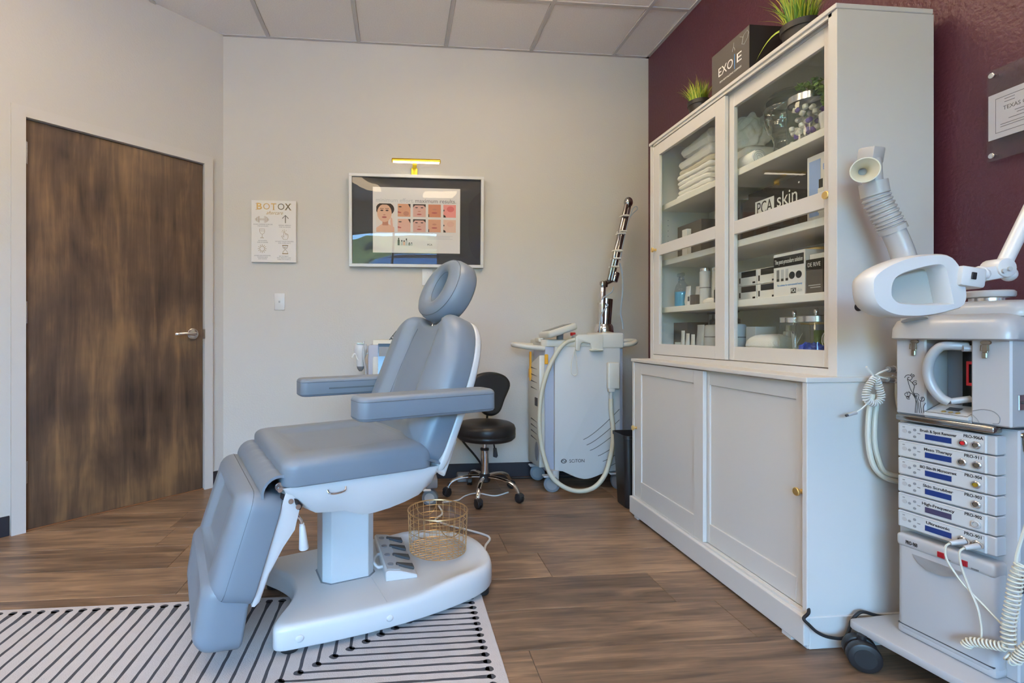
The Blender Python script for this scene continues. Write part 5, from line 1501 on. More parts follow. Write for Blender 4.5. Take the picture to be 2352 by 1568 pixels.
ol = [(p.x, p.y) for p in catmull([(-0.060, -0.145, 0), (-0.03, -0.13, 0), (0.05, -0.145, 0), (0.105, -0.125, 0), (0.135, -0.07, 0), (0.145, 0, 0), (0.135, 0.07, 0), (0.105, 0.125, 0), (0.05, 0.145, 0), (-0.04, 0.10, 0), (-0.12, 0.06, 0), (-0.145, 0.0, 0), (-0.12, -0.06, 0), (-0.04, -0.10, 0)][2:], 4, True)]
MS = TR(0.055, 0.165, 0.622) @ rotm('Z', math.radians(12)) @ rotm('X', math.radians(-8)) @ rotm('X', PI / 2) @ rotm('Z', PI / 2)
b = MB(); b.pad(ol, 0.050, 0.022, None, rings=6, rb=0.016, mx=MS); b.build('backrest', 'black_leather', stl, ang=60)
b = MB(); b.tube([(0.02, 0.06, 0.350), (0.045, 0.20, 0.352), (0.055, 0.222, 0.38), (0.055, 0.215, 0.46), (0.055, 0.20, 0.55)], 0.016, n=8, smooth=4, flat=(1.2, 0.4)); b.build('backrest_bar', 'black_plastic', stl)

# ================================================================== laser console
ls = thing('laser_console', 'white wheeled laser console with articulated chrome arm in the back corner', 'laser machine', (1.21, 3.28, 0))
LY = 3.150
# side housings
b = MB(); b.bx(0.945, 1.475, LY + 0.006, 3.43, 0.128, 0.955, 0.012, 2); W(b, 'housing', 'lavender_plastic', ls)
# front panel with a wavy lower edge
fp_ = [(1.004, 0.940), (1.004, 0.128)] + [(1.004 + (1.445 - 1.004) * k / 16, 0.128 - 0.052 * math.exp(-((k / 16 - 0.47) / 0.26) ** 2) + 0.012 * math.exp(-((k / 16 - 0.10) / 0.10) ** 2)) for k in range(1, 16)] + [(1.445, 0.120), (1.445, 0.940)]
b = MB(); b.prism(fp_, 0, 0.028, 0.006, 2, mx=TR(0, LY + 0.012, 0) @ rotm('X', PI / 2)); fpan = W(b, 'front_panel', 'panel_white', ls, ang=25)
for k in range(6):
    xa = 1.195 + 0.022 * k + (0.018 * k if k > 2 else 0.0) * 0.6; za = 0.335 - 0.036 * k
    pts = []
    for s in range(9):
        t = s / 8
        pts.append((xa + (1.438 - xa) * t, LY - 0.0168, za + (0.195 - 0.018 * k) * t ** 1.25 * (1.438 - xa) / 0.243))
    b = MB(); b.tube(pts, 0.0016, n=5); W(b, 'styling_groove', 'dark_grey', fpan)
text('SCiTON', 0.030, 'print_black', fpan, TR(1.152, LY - 0.0168, 0.197) @ FACE_BACK, width=0.100, world=True)
b = MB(); b.tube([(1.064 + 0.017 * math.cos(2 * PI * k / 20), LY - 0.0166, 0.198 + 0.012 * math.sin(2 * PI * k / 20)) for k in range(20)], 0.0022, n=5, closed=True); b.tube([(1.050, LY - 0.0168, 0.194), (1.058, LY - 0.0168, 0.203), (1.070, LY - 0.0168, 0.195), (1.079, LY - 0.0168, 0.203)], 0.0018, n=5, smooth=3); W(b, 'logo', 'print_black', fpan)['kind'] = 'stuff'
# left side: ivory vented cheek
b = MB(); b.prism([(3.165, 0.150), (3.44, 0.128), (3.44, 0.80), (3.165, 0.885)], -0.040, 0.0, 0.008, 2, mx=TR(0.950, 0, 0) @ Matrix(((0, 0, 1, 0), (1, 0, 0, 0), (0, 1, 0, 0), (0, 0, 0, 1)))); ck = W(b, 'side_cheek', 'ivory_plastic', ls)
for zz in (0.80, 0.755, 0.71, 0.665, 0.45, 0.41, 0.37, 0.33):
    b = MB(); b.prism([(3.21, zz - 0.012), (3.36, zz - 0.004), (3.36, zz - 0.012)], -0.0425, -0.039, mx=TR(0.950, 0, 0) @ Matrix(((0, 0, 1, 0), (1, 0, 0, 0), (0, 1, 0, 0), (0, 0, 0, 1)))); W(b, 'vent', 'dark_grey', ck, smooth=False)
b = MB(); b.sphere((0.909, 3.22, 0.245), (0.006, 0.040, 0.065), 20, 12); W(b, 'key_cover', 'mid_grey', ck)
b = MB(); b.bx(0.903, 0.910, 3.20, 3.25, 0.545, 0.60, 0.002, 1); W(b, 'side_marking', 'dark_grey', ck, smooth=False)
b = MB(); b.bx(0.900, 0.912, 3.36, 3.375, 0.70, 0.90); b.bx(0.896, 0.910, 3.352, 3.382, 0.72, 0.78); W(b, 'amber_tag', 'amber', ck, smooth=False)
b = MB(); b.bx(0.943, 0.966, LY - 0.002, LY + 0.008, 0.825, 0.890, 0.003, 1); W(b, 'amber_label', 'amber', ls, smooth=False)
# top deck
tp = [(0.925, 3.44), (0.925, LY + 0.03), (0.955, LY - 0.005), (1.10, LY - 0.018), (1.45, LY - 0.018), (1.478, LY + 0.01), (1.478, 3.44)]
b = MB(); b.prism(tp, 0.938, 0.985, 0.010, 2); W(b, 'top_deck', 'ivory_plastic', ls)
b = MB(); b.bx(1.315, 1.470, LY - 0.020, 3.40, 0.925, 1.030, 0.014, 3); W(b, 'arm_housing', 'ivory_plastic', ls)
b = MB(); b.prism([(1.138, 0.925), (1.138, 1.005), (1.155, 1.018), (1.32, 1.020), (1.32, 0.910), (1.245, 0.908), (1.245, 0.925), (1.235, 0.960), (1.19, 0.968), (1.172, 0.960), (1.168, 0.912), (1.142, 0.912)], -0.0, 0.09, 0.006, 2, mx=TR(0, LY + 0.055, 0) @ rotm('X', PI / 2)); W(b, 'handpiece_dock', 'ivory_plastic', ls)
b = MB(); b.bx(1.235, 1.318, LY - 0.05, LY + 0.05, 0.912, 0.925, 0.004, 1); W(b, 'dock_tray', 'ivory_plastic', ls)
b = MB(); b.cyl((1.17, 3.26, 1.01), (1.17, 3.26, 1.032), 0.018, n=16, bev=0.003); W(b, 'stop_button', 'red_plastic', ls)
b = MB(); b.lathe([(0.016, 0), (0.021, 0.004), (0.021, 0.010), (0.014, 0.012)], 16, mx=TR(0.935, 3.20, 0.985)); b.box((0.935, 3.23, 0.982), (0.05, 0.09, 0.03), 0.010, 2); W(b, 'key_switch', 'ivory_plastic', ls)
# tilted touch screen
MSC = TR(1.048, 3.18, 1.008) @ rotm('Y', math.radians(-17)) @ rotm('Z', math.radians(8))
b = MB(); b.bx(-0.105, 0.105, -0.085, 0.085, 0.012, 0.058, 0.016, 3, mx=MSC); W(b, 'screen_housing', 'ivory_plastic', ls)
b = MB(); b.bx(-0.080, 0.080, -0.060, 0.060, 0.057, 0.0595, mx=MSC); W(b, 'screen', 'screen_dark', ls, smooth=False)
b = MB(); b.cyl((1.06, 3.20, 0.98), (1.058, 3.19, 1.03), 0.022, n=16); W(b, 'screen_neck', 'mid_grey', ls)
# push handles
b = MB(); b.tube([(0.945, LY + 0.02, 0.928), (0.86, LY + 0.015, 0.935), (0.79, LY + 0.03, 0.945), (0.765, LY + 0.08, 0.950), (0.775, LY + 0.16, 0.950), (0.85, LY + 0.22, 0.945), (0.945, LY + 0.23, 0.94)], 0.0175, n=12, smooth=4); W(b, 'push_handle', 'ivory_plastic', ls)
b = MB(); b.tube([(1.465, LY + 0.01, 0.948), (1.53, LY + 0.01, 0.955), (1.575, LY + 0.04, 0.968), (1.585, LY + 0.09, 0.974), (1.55, LY + 0.14, 0.974), (1.47, LY + 0.15, 0.968)], 0.0165, n=12, smooth=4); W(b, 'push_handle', 'ivory_plastic', ls)
# fibre hand-piece hanging at the right
b = MB(); b.bx(1.348, 1.428, LY - 0.052, LY - 0.016, 0.665, 0.838, 0.010, 3); b.bx(1.352, 1.396, LY - 0.050, LY - 0.018, 0.645, 0.70, 0.008, 2); W(b, 'handpiece', 'ivory_plastic', ls)
b = MB(); b.cyl((1.373, LY - 0.034, 0.655), (1.373, LY - 0.034, 0.575), 0.012, 0.0095, n=14); W(b, 'strain_relief', 'light_grey', ls)
hp = [(1.373, LY - 0.034, 0.60), (1.374, LY - 0.036, 0.52), (1.385, LY - 0.040, 0.40), (1.372, LY - 0.05, 0.27), (1.318, LY - 0.07, 0.12), (1.22, LY - 0.095, 0.040), (1.09, LY - 0.10, 0.035), (0.97, LY - 0.085, 0.11), (0.918, LY - 0.060, 0.25), (0.895, LY - 0.045, 0.42), (0.905, LY - 0.035, 0.60), (0.948, LY - 0.030, 0.77), (1.015, LY - 0.025, 0.90), (1.075, LY - 0.020, 0.965), (1.14, LY - 0.01, 0.985)]
b = MB(); b.tube(hp, 0.0145, n=12, smooth=6); W(b, 'umbilical_hose', 'hose_cream', ls)
b = MB(); b.tube([(1.135, LY - 0.03, 0.93), (1.115, LY - 0.032, 0.85), (1.108, LY - 0.034, 0.78), (1.125, LY - 0.035, 0.755), (1.148, LY - 0.034, 0.77), (1.146, LY - 0.032, 0.83), (1.137, LY - 0.03, 0.91)], 0.0025, n=6, smooth=5); W(b, 'cable_loop', 'cord_white', ls)
# articulated arm
b = MB(); b.lathe([(0, 1.028), (0.062, 1.028), (0.064, 1.034), (0.060, 1.075), (0.052, 1.088), (0.030, 1.092), (0, 1.092)], 32, mx=TR(1.392, 3.27, 0)); W(b, 'arm_foot', 'chrome', ls)
b = MB(); b.lathe([(0.040, 0.0), (0.046, 0.175), (0.043, 0.175), (0.037, 0.0)], 28, mx=TR(1.405, 3.285, 1.085) @ rotm('Y', math.radians(4)) @ rotm('X', math.radians(-4))); W(b, 'arm_cup', 'dark_chrome', ls)
b = MB(); b.cyl((1.372, 3.262, 1.09), (1.380, 3.262, 1.355), 0.021, n=20, bev=0.002); b.cyl((1.374, 3.262, 1.222), (1.3745, 3.262, 1.232), 0.030, n=20); W(b, 'arm_post', 'chrome', ls)
b = MB(); b.box((1.383, 3.255, 1.358), (0.046, 0.046, 0.046), 0.010, 2); b.cyl((1.385, 3.25, 1.362), (1.455, 3.25, 1.395), 0.017, n=16); b.cyl((1.448, 3.25, 1.375), (1.468, 3.25, 1.44), 0.027, n=18, bev=0.006); W(b, 'elbow_joint', 'dark_chrome', ls)
def armtube(xa, za, xb, zb, r, yy):
    b = MB(); b.cyl((xa, yy, za), (xb, yy, zb), r, n=16, bev=0.002); return W(b, 'arm_tube', 'dark_chrome', ls)
armtube(1.412, 1.385, 1.535, 1.90, 0.0125, 3.240); armtube(1.445, 1.40, 1.568, 1.915, 0.016, 3.262); armtube(1.425, 1.38, 1.520, 1.80, 0.008, 3.225)
b = MB(); b.sphere((1.556, 3.252, 1.918), (0.030, 0.026, 0.036), 18, 12); W(b, 'arm_end', 'dark_chrome', ls)
for (xx, zz) in ((1.522, 1.82), (1.505, 1.715), (1.498, 1.700), (1.470, 1.585), (1.478, 1.580), (1.462, 1.53), (1.449, 1.475)):
    b = MB(); b.box((xx, 3.243, zz), (0.048, 0.062, 0.011), 0.003, 1, mx=None); W(b, 'cable_clip', 'cord_white', ls)
b = MB(); b.tube([(1.335, LY + 0.06, 1.03), (1.335, 3.2, 1.10), (1.36, 3.225, 1.16), (1.40, 3.228, 1.215), (1.388, 3.232, 1.22)], 0.0045, n=6, smooth=5); W(b, 'sensor_cable', 'cord_blue', ls)
b = MB(); b.tube([(1.36, 3.235, 1.255), (1.385, 3.232, 1.275), (1.43, 3.232, 1.305), (1.445, 3.24, 1.34)], 0.0040, n=6, smooth=5); W(b, 'sensor_cable', 'cord_blue', ls)
b = MB(); b.tube([(1.49, 3.24, 1.50), (1.505, 3.235, 1.42), (1.505, 3.23, 1.30), (1.492, 3.228, 1.20), (1.492, 3.228, 1.15), (1.502, 3.226, 1.10), (1.506, 3.225, 1.055)], 0.0055, n=6, smooth=5); W(b, 'hanging_lead', 'cord_blue', ls)
b = MB(); b.tube([(1.49, 3.235, 1.52), (1.52, 3.232, 1.68), (1.548, 3.232, 1.79), (1.575, 3.23, 1.835), (1.607, 3.228, 1.865), (1.600, 3.228, 1.885), (1.578, 3.23, 1.87), (1.556, 3.232, 1.81)], 0.0035, n=6, smooth=5); W(b, 'lead_loop', 'cord_blue', ls)
# casters
for (cx_, cy_) in ((0.985, 3.135), (1.435, 3.16), (0.965, 3.40), (1.30, 3.40)):
    b = MB(); b.cyl((cx_ - 0.014, cy_, 0.052), (cx_ + 0.014, cy_, 0.052), 0.052, n=28, bev=0.006, mx=(TR(cx_, cy_, 0) @ rotm('Z', math.radians(70 if cx_ < 1.2 else 20)) @ TR(-cx_, -cy_, 0))); w_ = W(b, 'caster_wheel', 'blue_grey', ls)
    b = MB(); b.cyl((cx_ - 0.0165, cy_, 0.052), (cx_ + 0.0165, cy_, 0.052), 0.034, n=22, mx=(TR(cx_, cy_, 0) @ rotm('Z', math.radians(70 if cx_ < 1.2 else 20)) @ TR(-cx_, -cy_, 0))); W(b, 'wheel_hub', 'mid_grey', w_)
    b = MB(); b.cyl((cx_ + 0.02, cy_ + 0.015, 0.08), (cx_ + 0.02, cy_ + 0.015, 0.14), 0.030, 0.034, n=16); b.box((cx_ - 0.02, cy_ - 0.01, 0.108), (0.085, 0.05, 0.012), 0.004, 1); W(b, 'caster_fork', 'light_grey', ls)

# waste bin
bn = thing('waste_bin', 'narrow black plastic waste bin between laser console and cabinet', 'waste bin', (1.445, 2.86, 0))
rg = []
for (z, hx_, hy_) in ((0.0, 0.118, 0.072), (0.004, 0.121, 0.075), (0.41, 0.138, 0.090), (0.412, 0.143, 0.095), (0.430, 0.144, 0.096), (0.430, 0.138, 0.090), (0.41, 0.134, 0.086), (0.02, 0.117, 0.071)):
    rg.append([(p[0], p[1], z) for p in rrect(hx_, hy_, 0.03, 5)])
b = MB(); b.loft(rg); b.build('bin_body', 'black_plastic', bn)
# black cables hanging beside the laser console
for k, (dx, lab) in enumerate(((0.0, 'nearest the console'), (0.018, 'nearest the wall'))):
    b = MB(); b.tube([(1.495 + dx, 3.36, 0.80), (1.512 + dx, 3.36, 0.74), (1.516 + dx, 3.36, 0.55), (1.505 + dx, 3.37, 0.35), (1.50 + dx, 3.38, 0.10), (1.50 + dx, 3.40, 0.012)], 0.007, n=8, smooth=5)
    tag(b.build('power_cable', 'black_rubber'), f'black cable hanging at the right side of the laser console, {lab}', 'cable', 'cables by the laser console')

# ================================================================== second device behind the chair
d2 = thing('skin_device', 'white clinic device with tilted screen and hand-piece holder, behind the chair', 'clinic device', (0.02, 3.27, 0))
b = MB(); b.bx(-0.195, 0.215, 3.16, 3.40, 0.30, 0.955, 0.012, 2); W(b, 'housing', 'lavender_plastic', d2)
b = MB(); b.prism([(3.155, 0.70), (3.135, 0.70), (3.175, 0.985), (3.40, 0.985), (3.40, 0.94), (3.195, 0.94)], -0.165, 0.22, 0.006, 2, mx=Matrix(((0, 0, 1, 0), (1, 0, 0, 0), (0, 1, 0, 0), (0, 0, 0, 1)))); W(b, 'screen_surround', 'ivory_plastic', d2)
MSS = TR(0.03, 3.155, 0.845) @ rotm('X', math.radians(-8))
b = MB(); b.bx(-0.160, 0.18, -0.016, 0.0, -0.13, 0.115, mx=MSS); W(b, 'screen', 'screen_dark', d2, smooth=False)
b = MB(); b.bx(-0.155, 0.17, -0.018, -0.0155, 0.035, 0.095, mx=MSS); W(b, 'screen_readout', 'mid_grey', d2, smooth=False)
b = MB(); b.bx(-0.15, 0.17, 3.19, 3.39, 0.10, 0.31, 0.01, 2); W(b, 'pedestal', 'light_grey', d2)
for xx in (-0.13, 0.185):
    b = MB(); b.bx(xx - 0.035, xx + 0.045, 2.93, 3.40, 0.105, 0.165, 0.012, 2); W(b, 'base_leg', 'mid_grey', d2)
    b = MB(); b.cyl((xx + 0.01, 2.965, 0.16), (xx + 0.01, 2.965, 0.176), 0.014, n=14, bev=0.003); W(b, 'leg_cap', 'white_plastic', d2)
    b = MB(); b.cyl((xx - 0.02, 2.962, 0.048), (xx + 0.02, 2.962, 0.048), 0.048, n=26, bev=0.006, mx=TR(xx, 2.962, 0) @ rotm('Z', math.radians(78)) @ TR(-xx, -2.962, 0)); w_ = W(b, 'caster_wheel', 'blue_grey', d2)
    b = MB(); b.cyl((xx - 0.024, 2.962, 0.048), (xx + 0.024, 2.962, 0.048), 0.030, n=22, mx=TR(xx, 2.962, 0) @ rotm('Z', math.radians(78)) @ TR(-xx, -2.962, 0)); W(b, 'wheel_hub', 'light_grey', w_)
    b = MB(); b.box((xx - 0.02, 2.945, 0.098), (0.05, 0.04, 0.014), 0.005, 1); W(b, 'brake_tab', 'white_plastic', d2)
# hand-piece holder and hand-piece on the left
b = MB(); b.tube([(-0.195, 3.22, 0.90), (-0.225, 3.21, 0.885), (-0.235, 3.20, 0.862), (-0.255, 3.20, 0.855), (-0.268, 3.20, 0.872), (-0.272, 3.20, 0.892), (-0.285, 3.20, 0.893), (-0.295, 3.20, 0.872)], 0.006, n=8, smooth=5); W(b, 'hook', 'cord_white', d2)
b = MB(); b.loft([[(-0.245 + q * math.cos(2 * PI * k / 20), 3.215 + q * 0.8 * math.sin(2 * PI * k / 20), z) for k in range(20)] for (z, q) in ((0.785, 0.008), (0.800, 0.020), (0.82, 0.024), (0.86, 0.028), (0.90, 0.040), (0.945, 0.045), (0.962, 0.036))]); hp_ = W(b, 'handpiece', 'white_plastic', d2)
b = MB(); b.loft([[(-0.245 + q * math.cos(2 * PI * k / 16), 3.2149 + q * 0.8 * math.sin(2 * PI * k / 16), z) for k in range(16)] for (z, q) in ((0.784, 0.0085), (0.800, 0.0205), (0.815, 0.0238))]); W(b, 'handpiece_tip', 'blue_grey', hp_)
b = MB(); b.box((-0.243, 3.19, 0.962), (0.048, 0.03, 0.004), 0, mx=None); W(b, 'handpiece_display', 'antique', hp_, smooth=False)
b = MB(); b.tube([(-0.225, 3.20, 0.975), (-0.224, 3.185, 0.93), (-0.222, 3.185, 0.86), (-0.210, 3.19, 0.80), (-0.205, 3.20, 0.72), (-0.205, 3.22, 0.62), (-0.198, 3.25, 0.55)], 0.007, n=8, smooth=5); W(b, 'handpiece_cable', 'light_grey', d2)
b = MB(); b.tube([(-0.195, 3.205, 0.895), (-0.176, 3.195, 0.86), (-0.168, 3.19, 0.80), (-0.166, 3.19, 0.70), (-0.17, 3.20, 0.58)], 0.006, n=8, smooth=5); W(b, 'side_cable', 'cord_cream', d2)
MK = TR(-0.035, 3.19, 1.000) @ rotm('Y', math.radians(-52))
b = MB(); b.bx(-0.035, 0.045, -0.004, 0.004, -0.013, 0.013, mx=MK); tg = W(b, 'name_tag', 'card_black', d2, smooth=False)
text('UNK', 0.024, 'print_white', tg, MK @ TR(0.004, -0.0045, 0) @ FACE_BACK, width=0.05, world=True)
# black cord behind the stool
b = MB(); b.tube([(0.34, 3.44, 0.46), (0.36, 3.44, 0.42), (0.44, 3.45, 0.28), (0.53, 3.455, 0.17), (0.58, 3.46, 0.10), (0.62, 3.45, 0.02), (0.80, 3.44, 0.008), (1.15, 3.43, 0.008), (1.36, 3.42, 0.008)], 0.007, n=8, smooth=5)
tag(b.build('power_cable', 'black_rubber'), 'black cord running down the wall behind the rolling stool', 'cord')
b = MB(); b.tube([(0.235, 2.92, 0.008), (0.245, 2.80, 0.006), (0.20, 2.70, 0.006), (0.30, 2.60, 0.006), (0.42, 2.50, 0.006), (0.45, 2.44, 0.006), (0.415, 2.36, 0.006), (0.40, 2.30, 0.006)], 0.0055, n=7, smooth=6)
tag(b.build('charging_cable', 'cord_white'), 'white cord looping over the floor behind the wire basket', 'cord')
b = MB(); b.tube([(0.26, 2.99, 0.005), (0.36, 3.02, 0.005), (0.42, 3.10, 0.005), (0.50, 3.14, 0.005), (0.60, 3.08, 0.005), (0.70, 3.14, 0.005)], 0.0045, n=7, smooth=6)
tag(b.build('charging_cable', 'cord_white'), 'white cord lying on the floor under the rolling stool', 'cord')
ad = thing('power_adapter', 'grey power adapter lying by the baseboard behind the stool', 'adapter', (0.445, 3.43, 0.0))
b = MB(); b.bx(0.40, 0.50, 3.39, 3.47, 0.0, 0.055, 0.012, 2); W(b, 'case', 'mid_grey', ad)
# ================================================================== beauty trolley (turned 9 degrees)
TRZ = math.radians(9.1)
tl = thing('beauty_trolley', 'white rolling trolley with stacked facial treatment modules beside the cabinet', 'trolley', (1.56, 1.163, 0), TRZ)
TM = wmat(tl); TI = TM.inverted()
def tp_(px, py, xo):
    """pixel -> trolley-local point on the plane local x = xo"""
    o, d = TI @ Vector((0, 0, CAM_H)), TI.to_3x3() @ ray(px, py)
    t = (xo - o.x) / d.x
    return o + d * t
WY, DX = 0.221, 0.215
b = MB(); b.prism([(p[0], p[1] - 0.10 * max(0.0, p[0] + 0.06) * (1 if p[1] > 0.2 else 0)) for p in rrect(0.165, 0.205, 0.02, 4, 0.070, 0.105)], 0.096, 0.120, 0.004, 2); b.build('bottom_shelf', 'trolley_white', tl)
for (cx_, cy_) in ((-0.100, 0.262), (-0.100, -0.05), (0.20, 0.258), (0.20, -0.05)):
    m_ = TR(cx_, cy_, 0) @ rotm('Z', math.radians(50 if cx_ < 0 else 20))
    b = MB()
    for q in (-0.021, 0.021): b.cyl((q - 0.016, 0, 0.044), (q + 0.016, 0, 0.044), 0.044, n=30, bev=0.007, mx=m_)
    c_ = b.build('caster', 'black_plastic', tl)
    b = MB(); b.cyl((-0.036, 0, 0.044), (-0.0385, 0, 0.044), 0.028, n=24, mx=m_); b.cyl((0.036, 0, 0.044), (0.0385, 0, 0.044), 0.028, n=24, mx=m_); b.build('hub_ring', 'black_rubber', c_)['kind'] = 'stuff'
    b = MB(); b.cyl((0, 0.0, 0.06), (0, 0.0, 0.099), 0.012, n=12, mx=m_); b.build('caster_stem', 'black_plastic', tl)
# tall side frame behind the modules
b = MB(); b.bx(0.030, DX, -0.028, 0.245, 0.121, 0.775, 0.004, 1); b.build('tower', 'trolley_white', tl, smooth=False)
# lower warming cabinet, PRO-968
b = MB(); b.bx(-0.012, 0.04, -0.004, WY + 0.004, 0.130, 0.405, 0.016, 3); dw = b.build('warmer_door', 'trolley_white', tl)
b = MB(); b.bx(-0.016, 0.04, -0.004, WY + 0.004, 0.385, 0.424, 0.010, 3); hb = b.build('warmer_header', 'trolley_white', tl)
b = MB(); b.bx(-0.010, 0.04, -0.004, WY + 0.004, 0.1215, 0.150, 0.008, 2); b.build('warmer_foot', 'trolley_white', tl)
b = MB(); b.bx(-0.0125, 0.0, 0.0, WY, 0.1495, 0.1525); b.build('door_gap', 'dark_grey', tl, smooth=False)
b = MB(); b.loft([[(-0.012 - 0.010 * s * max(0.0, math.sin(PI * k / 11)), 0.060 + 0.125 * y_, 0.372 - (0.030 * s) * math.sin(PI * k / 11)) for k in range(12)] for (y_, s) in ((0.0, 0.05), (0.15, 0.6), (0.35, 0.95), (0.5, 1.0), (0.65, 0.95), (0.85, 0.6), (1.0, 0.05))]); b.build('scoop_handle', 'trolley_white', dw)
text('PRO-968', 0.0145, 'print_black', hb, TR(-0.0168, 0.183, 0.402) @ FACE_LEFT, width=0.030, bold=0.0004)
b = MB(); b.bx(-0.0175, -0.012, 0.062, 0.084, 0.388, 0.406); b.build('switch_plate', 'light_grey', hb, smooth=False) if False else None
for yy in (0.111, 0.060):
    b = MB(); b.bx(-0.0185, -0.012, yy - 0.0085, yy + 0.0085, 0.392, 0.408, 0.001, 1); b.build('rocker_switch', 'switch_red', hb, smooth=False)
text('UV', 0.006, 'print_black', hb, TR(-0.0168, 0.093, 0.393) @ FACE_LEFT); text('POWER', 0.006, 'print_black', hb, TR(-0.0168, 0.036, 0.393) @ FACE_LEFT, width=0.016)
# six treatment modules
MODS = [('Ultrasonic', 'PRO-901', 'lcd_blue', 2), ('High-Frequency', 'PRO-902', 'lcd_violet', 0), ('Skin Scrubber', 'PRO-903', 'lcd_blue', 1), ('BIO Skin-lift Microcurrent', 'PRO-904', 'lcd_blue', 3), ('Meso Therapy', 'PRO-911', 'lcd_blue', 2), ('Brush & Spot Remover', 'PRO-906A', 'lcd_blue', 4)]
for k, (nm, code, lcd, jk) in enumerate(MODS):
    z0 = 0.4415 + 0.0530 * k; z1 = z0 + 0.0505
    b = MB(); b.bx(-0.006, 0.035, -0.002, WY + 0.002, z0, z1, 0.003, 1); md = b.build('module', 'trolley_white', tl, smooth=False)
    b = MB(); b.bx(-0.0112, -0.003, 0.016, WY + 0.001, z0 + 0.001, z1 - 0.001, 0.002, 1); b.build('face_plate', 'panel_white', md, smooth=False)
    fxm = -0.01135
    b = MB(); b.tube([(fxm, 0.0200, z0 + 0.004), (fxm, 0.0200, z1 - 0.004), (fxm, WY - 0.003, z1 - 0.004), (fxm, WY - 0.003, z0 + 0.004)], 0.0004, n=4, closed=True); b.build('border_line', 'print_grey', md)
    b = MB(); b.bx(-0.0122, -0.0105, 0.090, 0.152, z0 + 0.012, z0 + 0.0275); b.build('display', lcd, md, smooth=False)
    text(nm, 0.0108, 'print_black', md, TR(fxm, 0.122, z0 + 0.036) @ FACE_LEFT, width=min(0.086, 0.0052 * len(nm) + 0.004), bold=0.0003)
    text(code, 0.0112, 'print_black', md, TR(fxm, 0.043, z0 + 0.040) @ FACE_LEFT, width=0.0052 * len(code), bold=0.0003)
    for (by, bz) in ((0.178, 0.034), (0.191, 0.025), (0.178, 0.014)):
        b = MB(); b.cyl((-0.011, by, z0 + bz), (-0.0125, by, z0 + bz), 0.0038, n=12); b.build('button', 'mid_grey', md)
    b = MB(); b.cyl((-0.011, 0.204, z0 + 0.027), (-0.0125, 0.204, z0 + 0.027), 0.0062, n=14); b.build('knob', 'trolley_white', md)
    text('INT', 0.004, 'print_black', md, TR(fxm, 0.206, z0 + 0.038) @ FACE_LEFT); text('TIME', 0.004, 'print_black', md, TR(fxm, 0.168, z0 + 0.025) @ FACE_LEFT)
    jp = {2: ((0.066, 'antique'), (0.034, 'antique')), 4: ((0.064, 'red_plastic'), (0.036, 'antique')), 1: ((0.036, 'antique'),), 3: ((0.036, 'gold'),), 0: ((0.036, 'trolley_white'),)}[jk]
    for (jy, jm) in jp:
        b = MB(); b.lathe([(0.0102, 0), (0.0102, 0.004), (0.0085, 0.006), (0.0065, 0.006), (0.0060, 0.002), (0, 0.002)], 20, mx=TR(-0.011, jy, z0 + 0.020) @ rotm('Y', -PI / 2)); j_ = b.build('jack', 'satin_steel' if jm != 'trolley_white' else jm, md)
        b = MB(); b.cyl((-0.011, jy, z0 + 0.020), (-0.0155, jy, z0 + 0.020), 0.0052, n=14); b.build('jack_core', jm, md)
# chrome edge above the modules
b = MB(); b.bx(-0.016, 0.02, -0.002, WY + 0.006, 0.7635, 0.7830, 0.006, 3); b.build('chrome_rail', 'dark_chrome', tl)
# upper steamer case: frame of posts round a niche
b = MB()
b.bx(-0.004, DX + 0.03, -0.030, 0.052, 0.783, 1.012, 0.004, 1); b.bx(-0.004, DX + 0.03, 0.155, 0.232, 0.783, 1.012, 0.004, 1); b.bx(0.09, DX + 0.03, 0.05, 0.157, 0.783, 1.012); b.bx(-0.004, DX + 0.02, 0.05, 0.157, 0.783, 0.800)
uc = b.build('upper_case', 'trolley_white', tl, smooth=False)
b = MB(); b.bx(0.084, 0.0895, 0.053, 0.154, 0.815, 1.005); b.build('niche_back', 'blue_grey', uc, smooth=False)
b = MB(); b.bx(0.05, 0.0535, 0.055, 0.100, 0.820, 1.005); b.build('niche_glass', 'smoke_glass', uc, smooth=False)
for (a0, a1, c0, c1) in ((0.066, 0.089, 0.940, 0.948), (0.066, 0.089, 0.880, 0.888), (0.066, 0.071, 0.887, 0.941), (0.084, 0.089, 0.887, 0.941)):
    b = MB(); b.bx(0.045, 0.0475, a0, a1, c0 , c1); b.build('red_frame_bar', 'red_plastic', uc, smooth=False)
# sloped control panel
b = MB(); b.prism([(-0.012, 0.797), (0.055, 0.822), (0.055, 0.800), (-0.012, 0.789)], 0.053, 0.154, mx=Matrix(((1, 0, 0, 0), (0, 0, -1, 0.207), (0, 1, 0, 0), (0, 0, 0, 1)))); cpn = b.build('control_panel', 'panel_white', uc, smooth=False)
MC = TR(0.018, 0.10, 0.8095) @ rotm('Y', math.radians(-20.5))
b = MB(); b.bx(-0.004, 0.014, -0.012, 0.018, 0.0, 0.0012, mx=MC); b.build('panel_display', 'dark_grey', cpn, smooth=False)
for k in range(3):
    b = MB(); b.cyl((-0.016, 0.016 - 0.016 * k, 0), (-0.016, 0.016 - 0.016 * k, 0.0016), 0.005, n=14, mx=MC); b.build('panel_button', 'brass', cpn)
b = MB(); b.tube([(-0.03, 0.052, 0.0004), (0.036, 0.052, 0.0004), (0.036, -0.044, 0.0004), (-0.03, -0.044, 0.0004)], 0.0006, n=4, closed=True, mx=MC); b.build('panel_border', 'print_black', cpn)
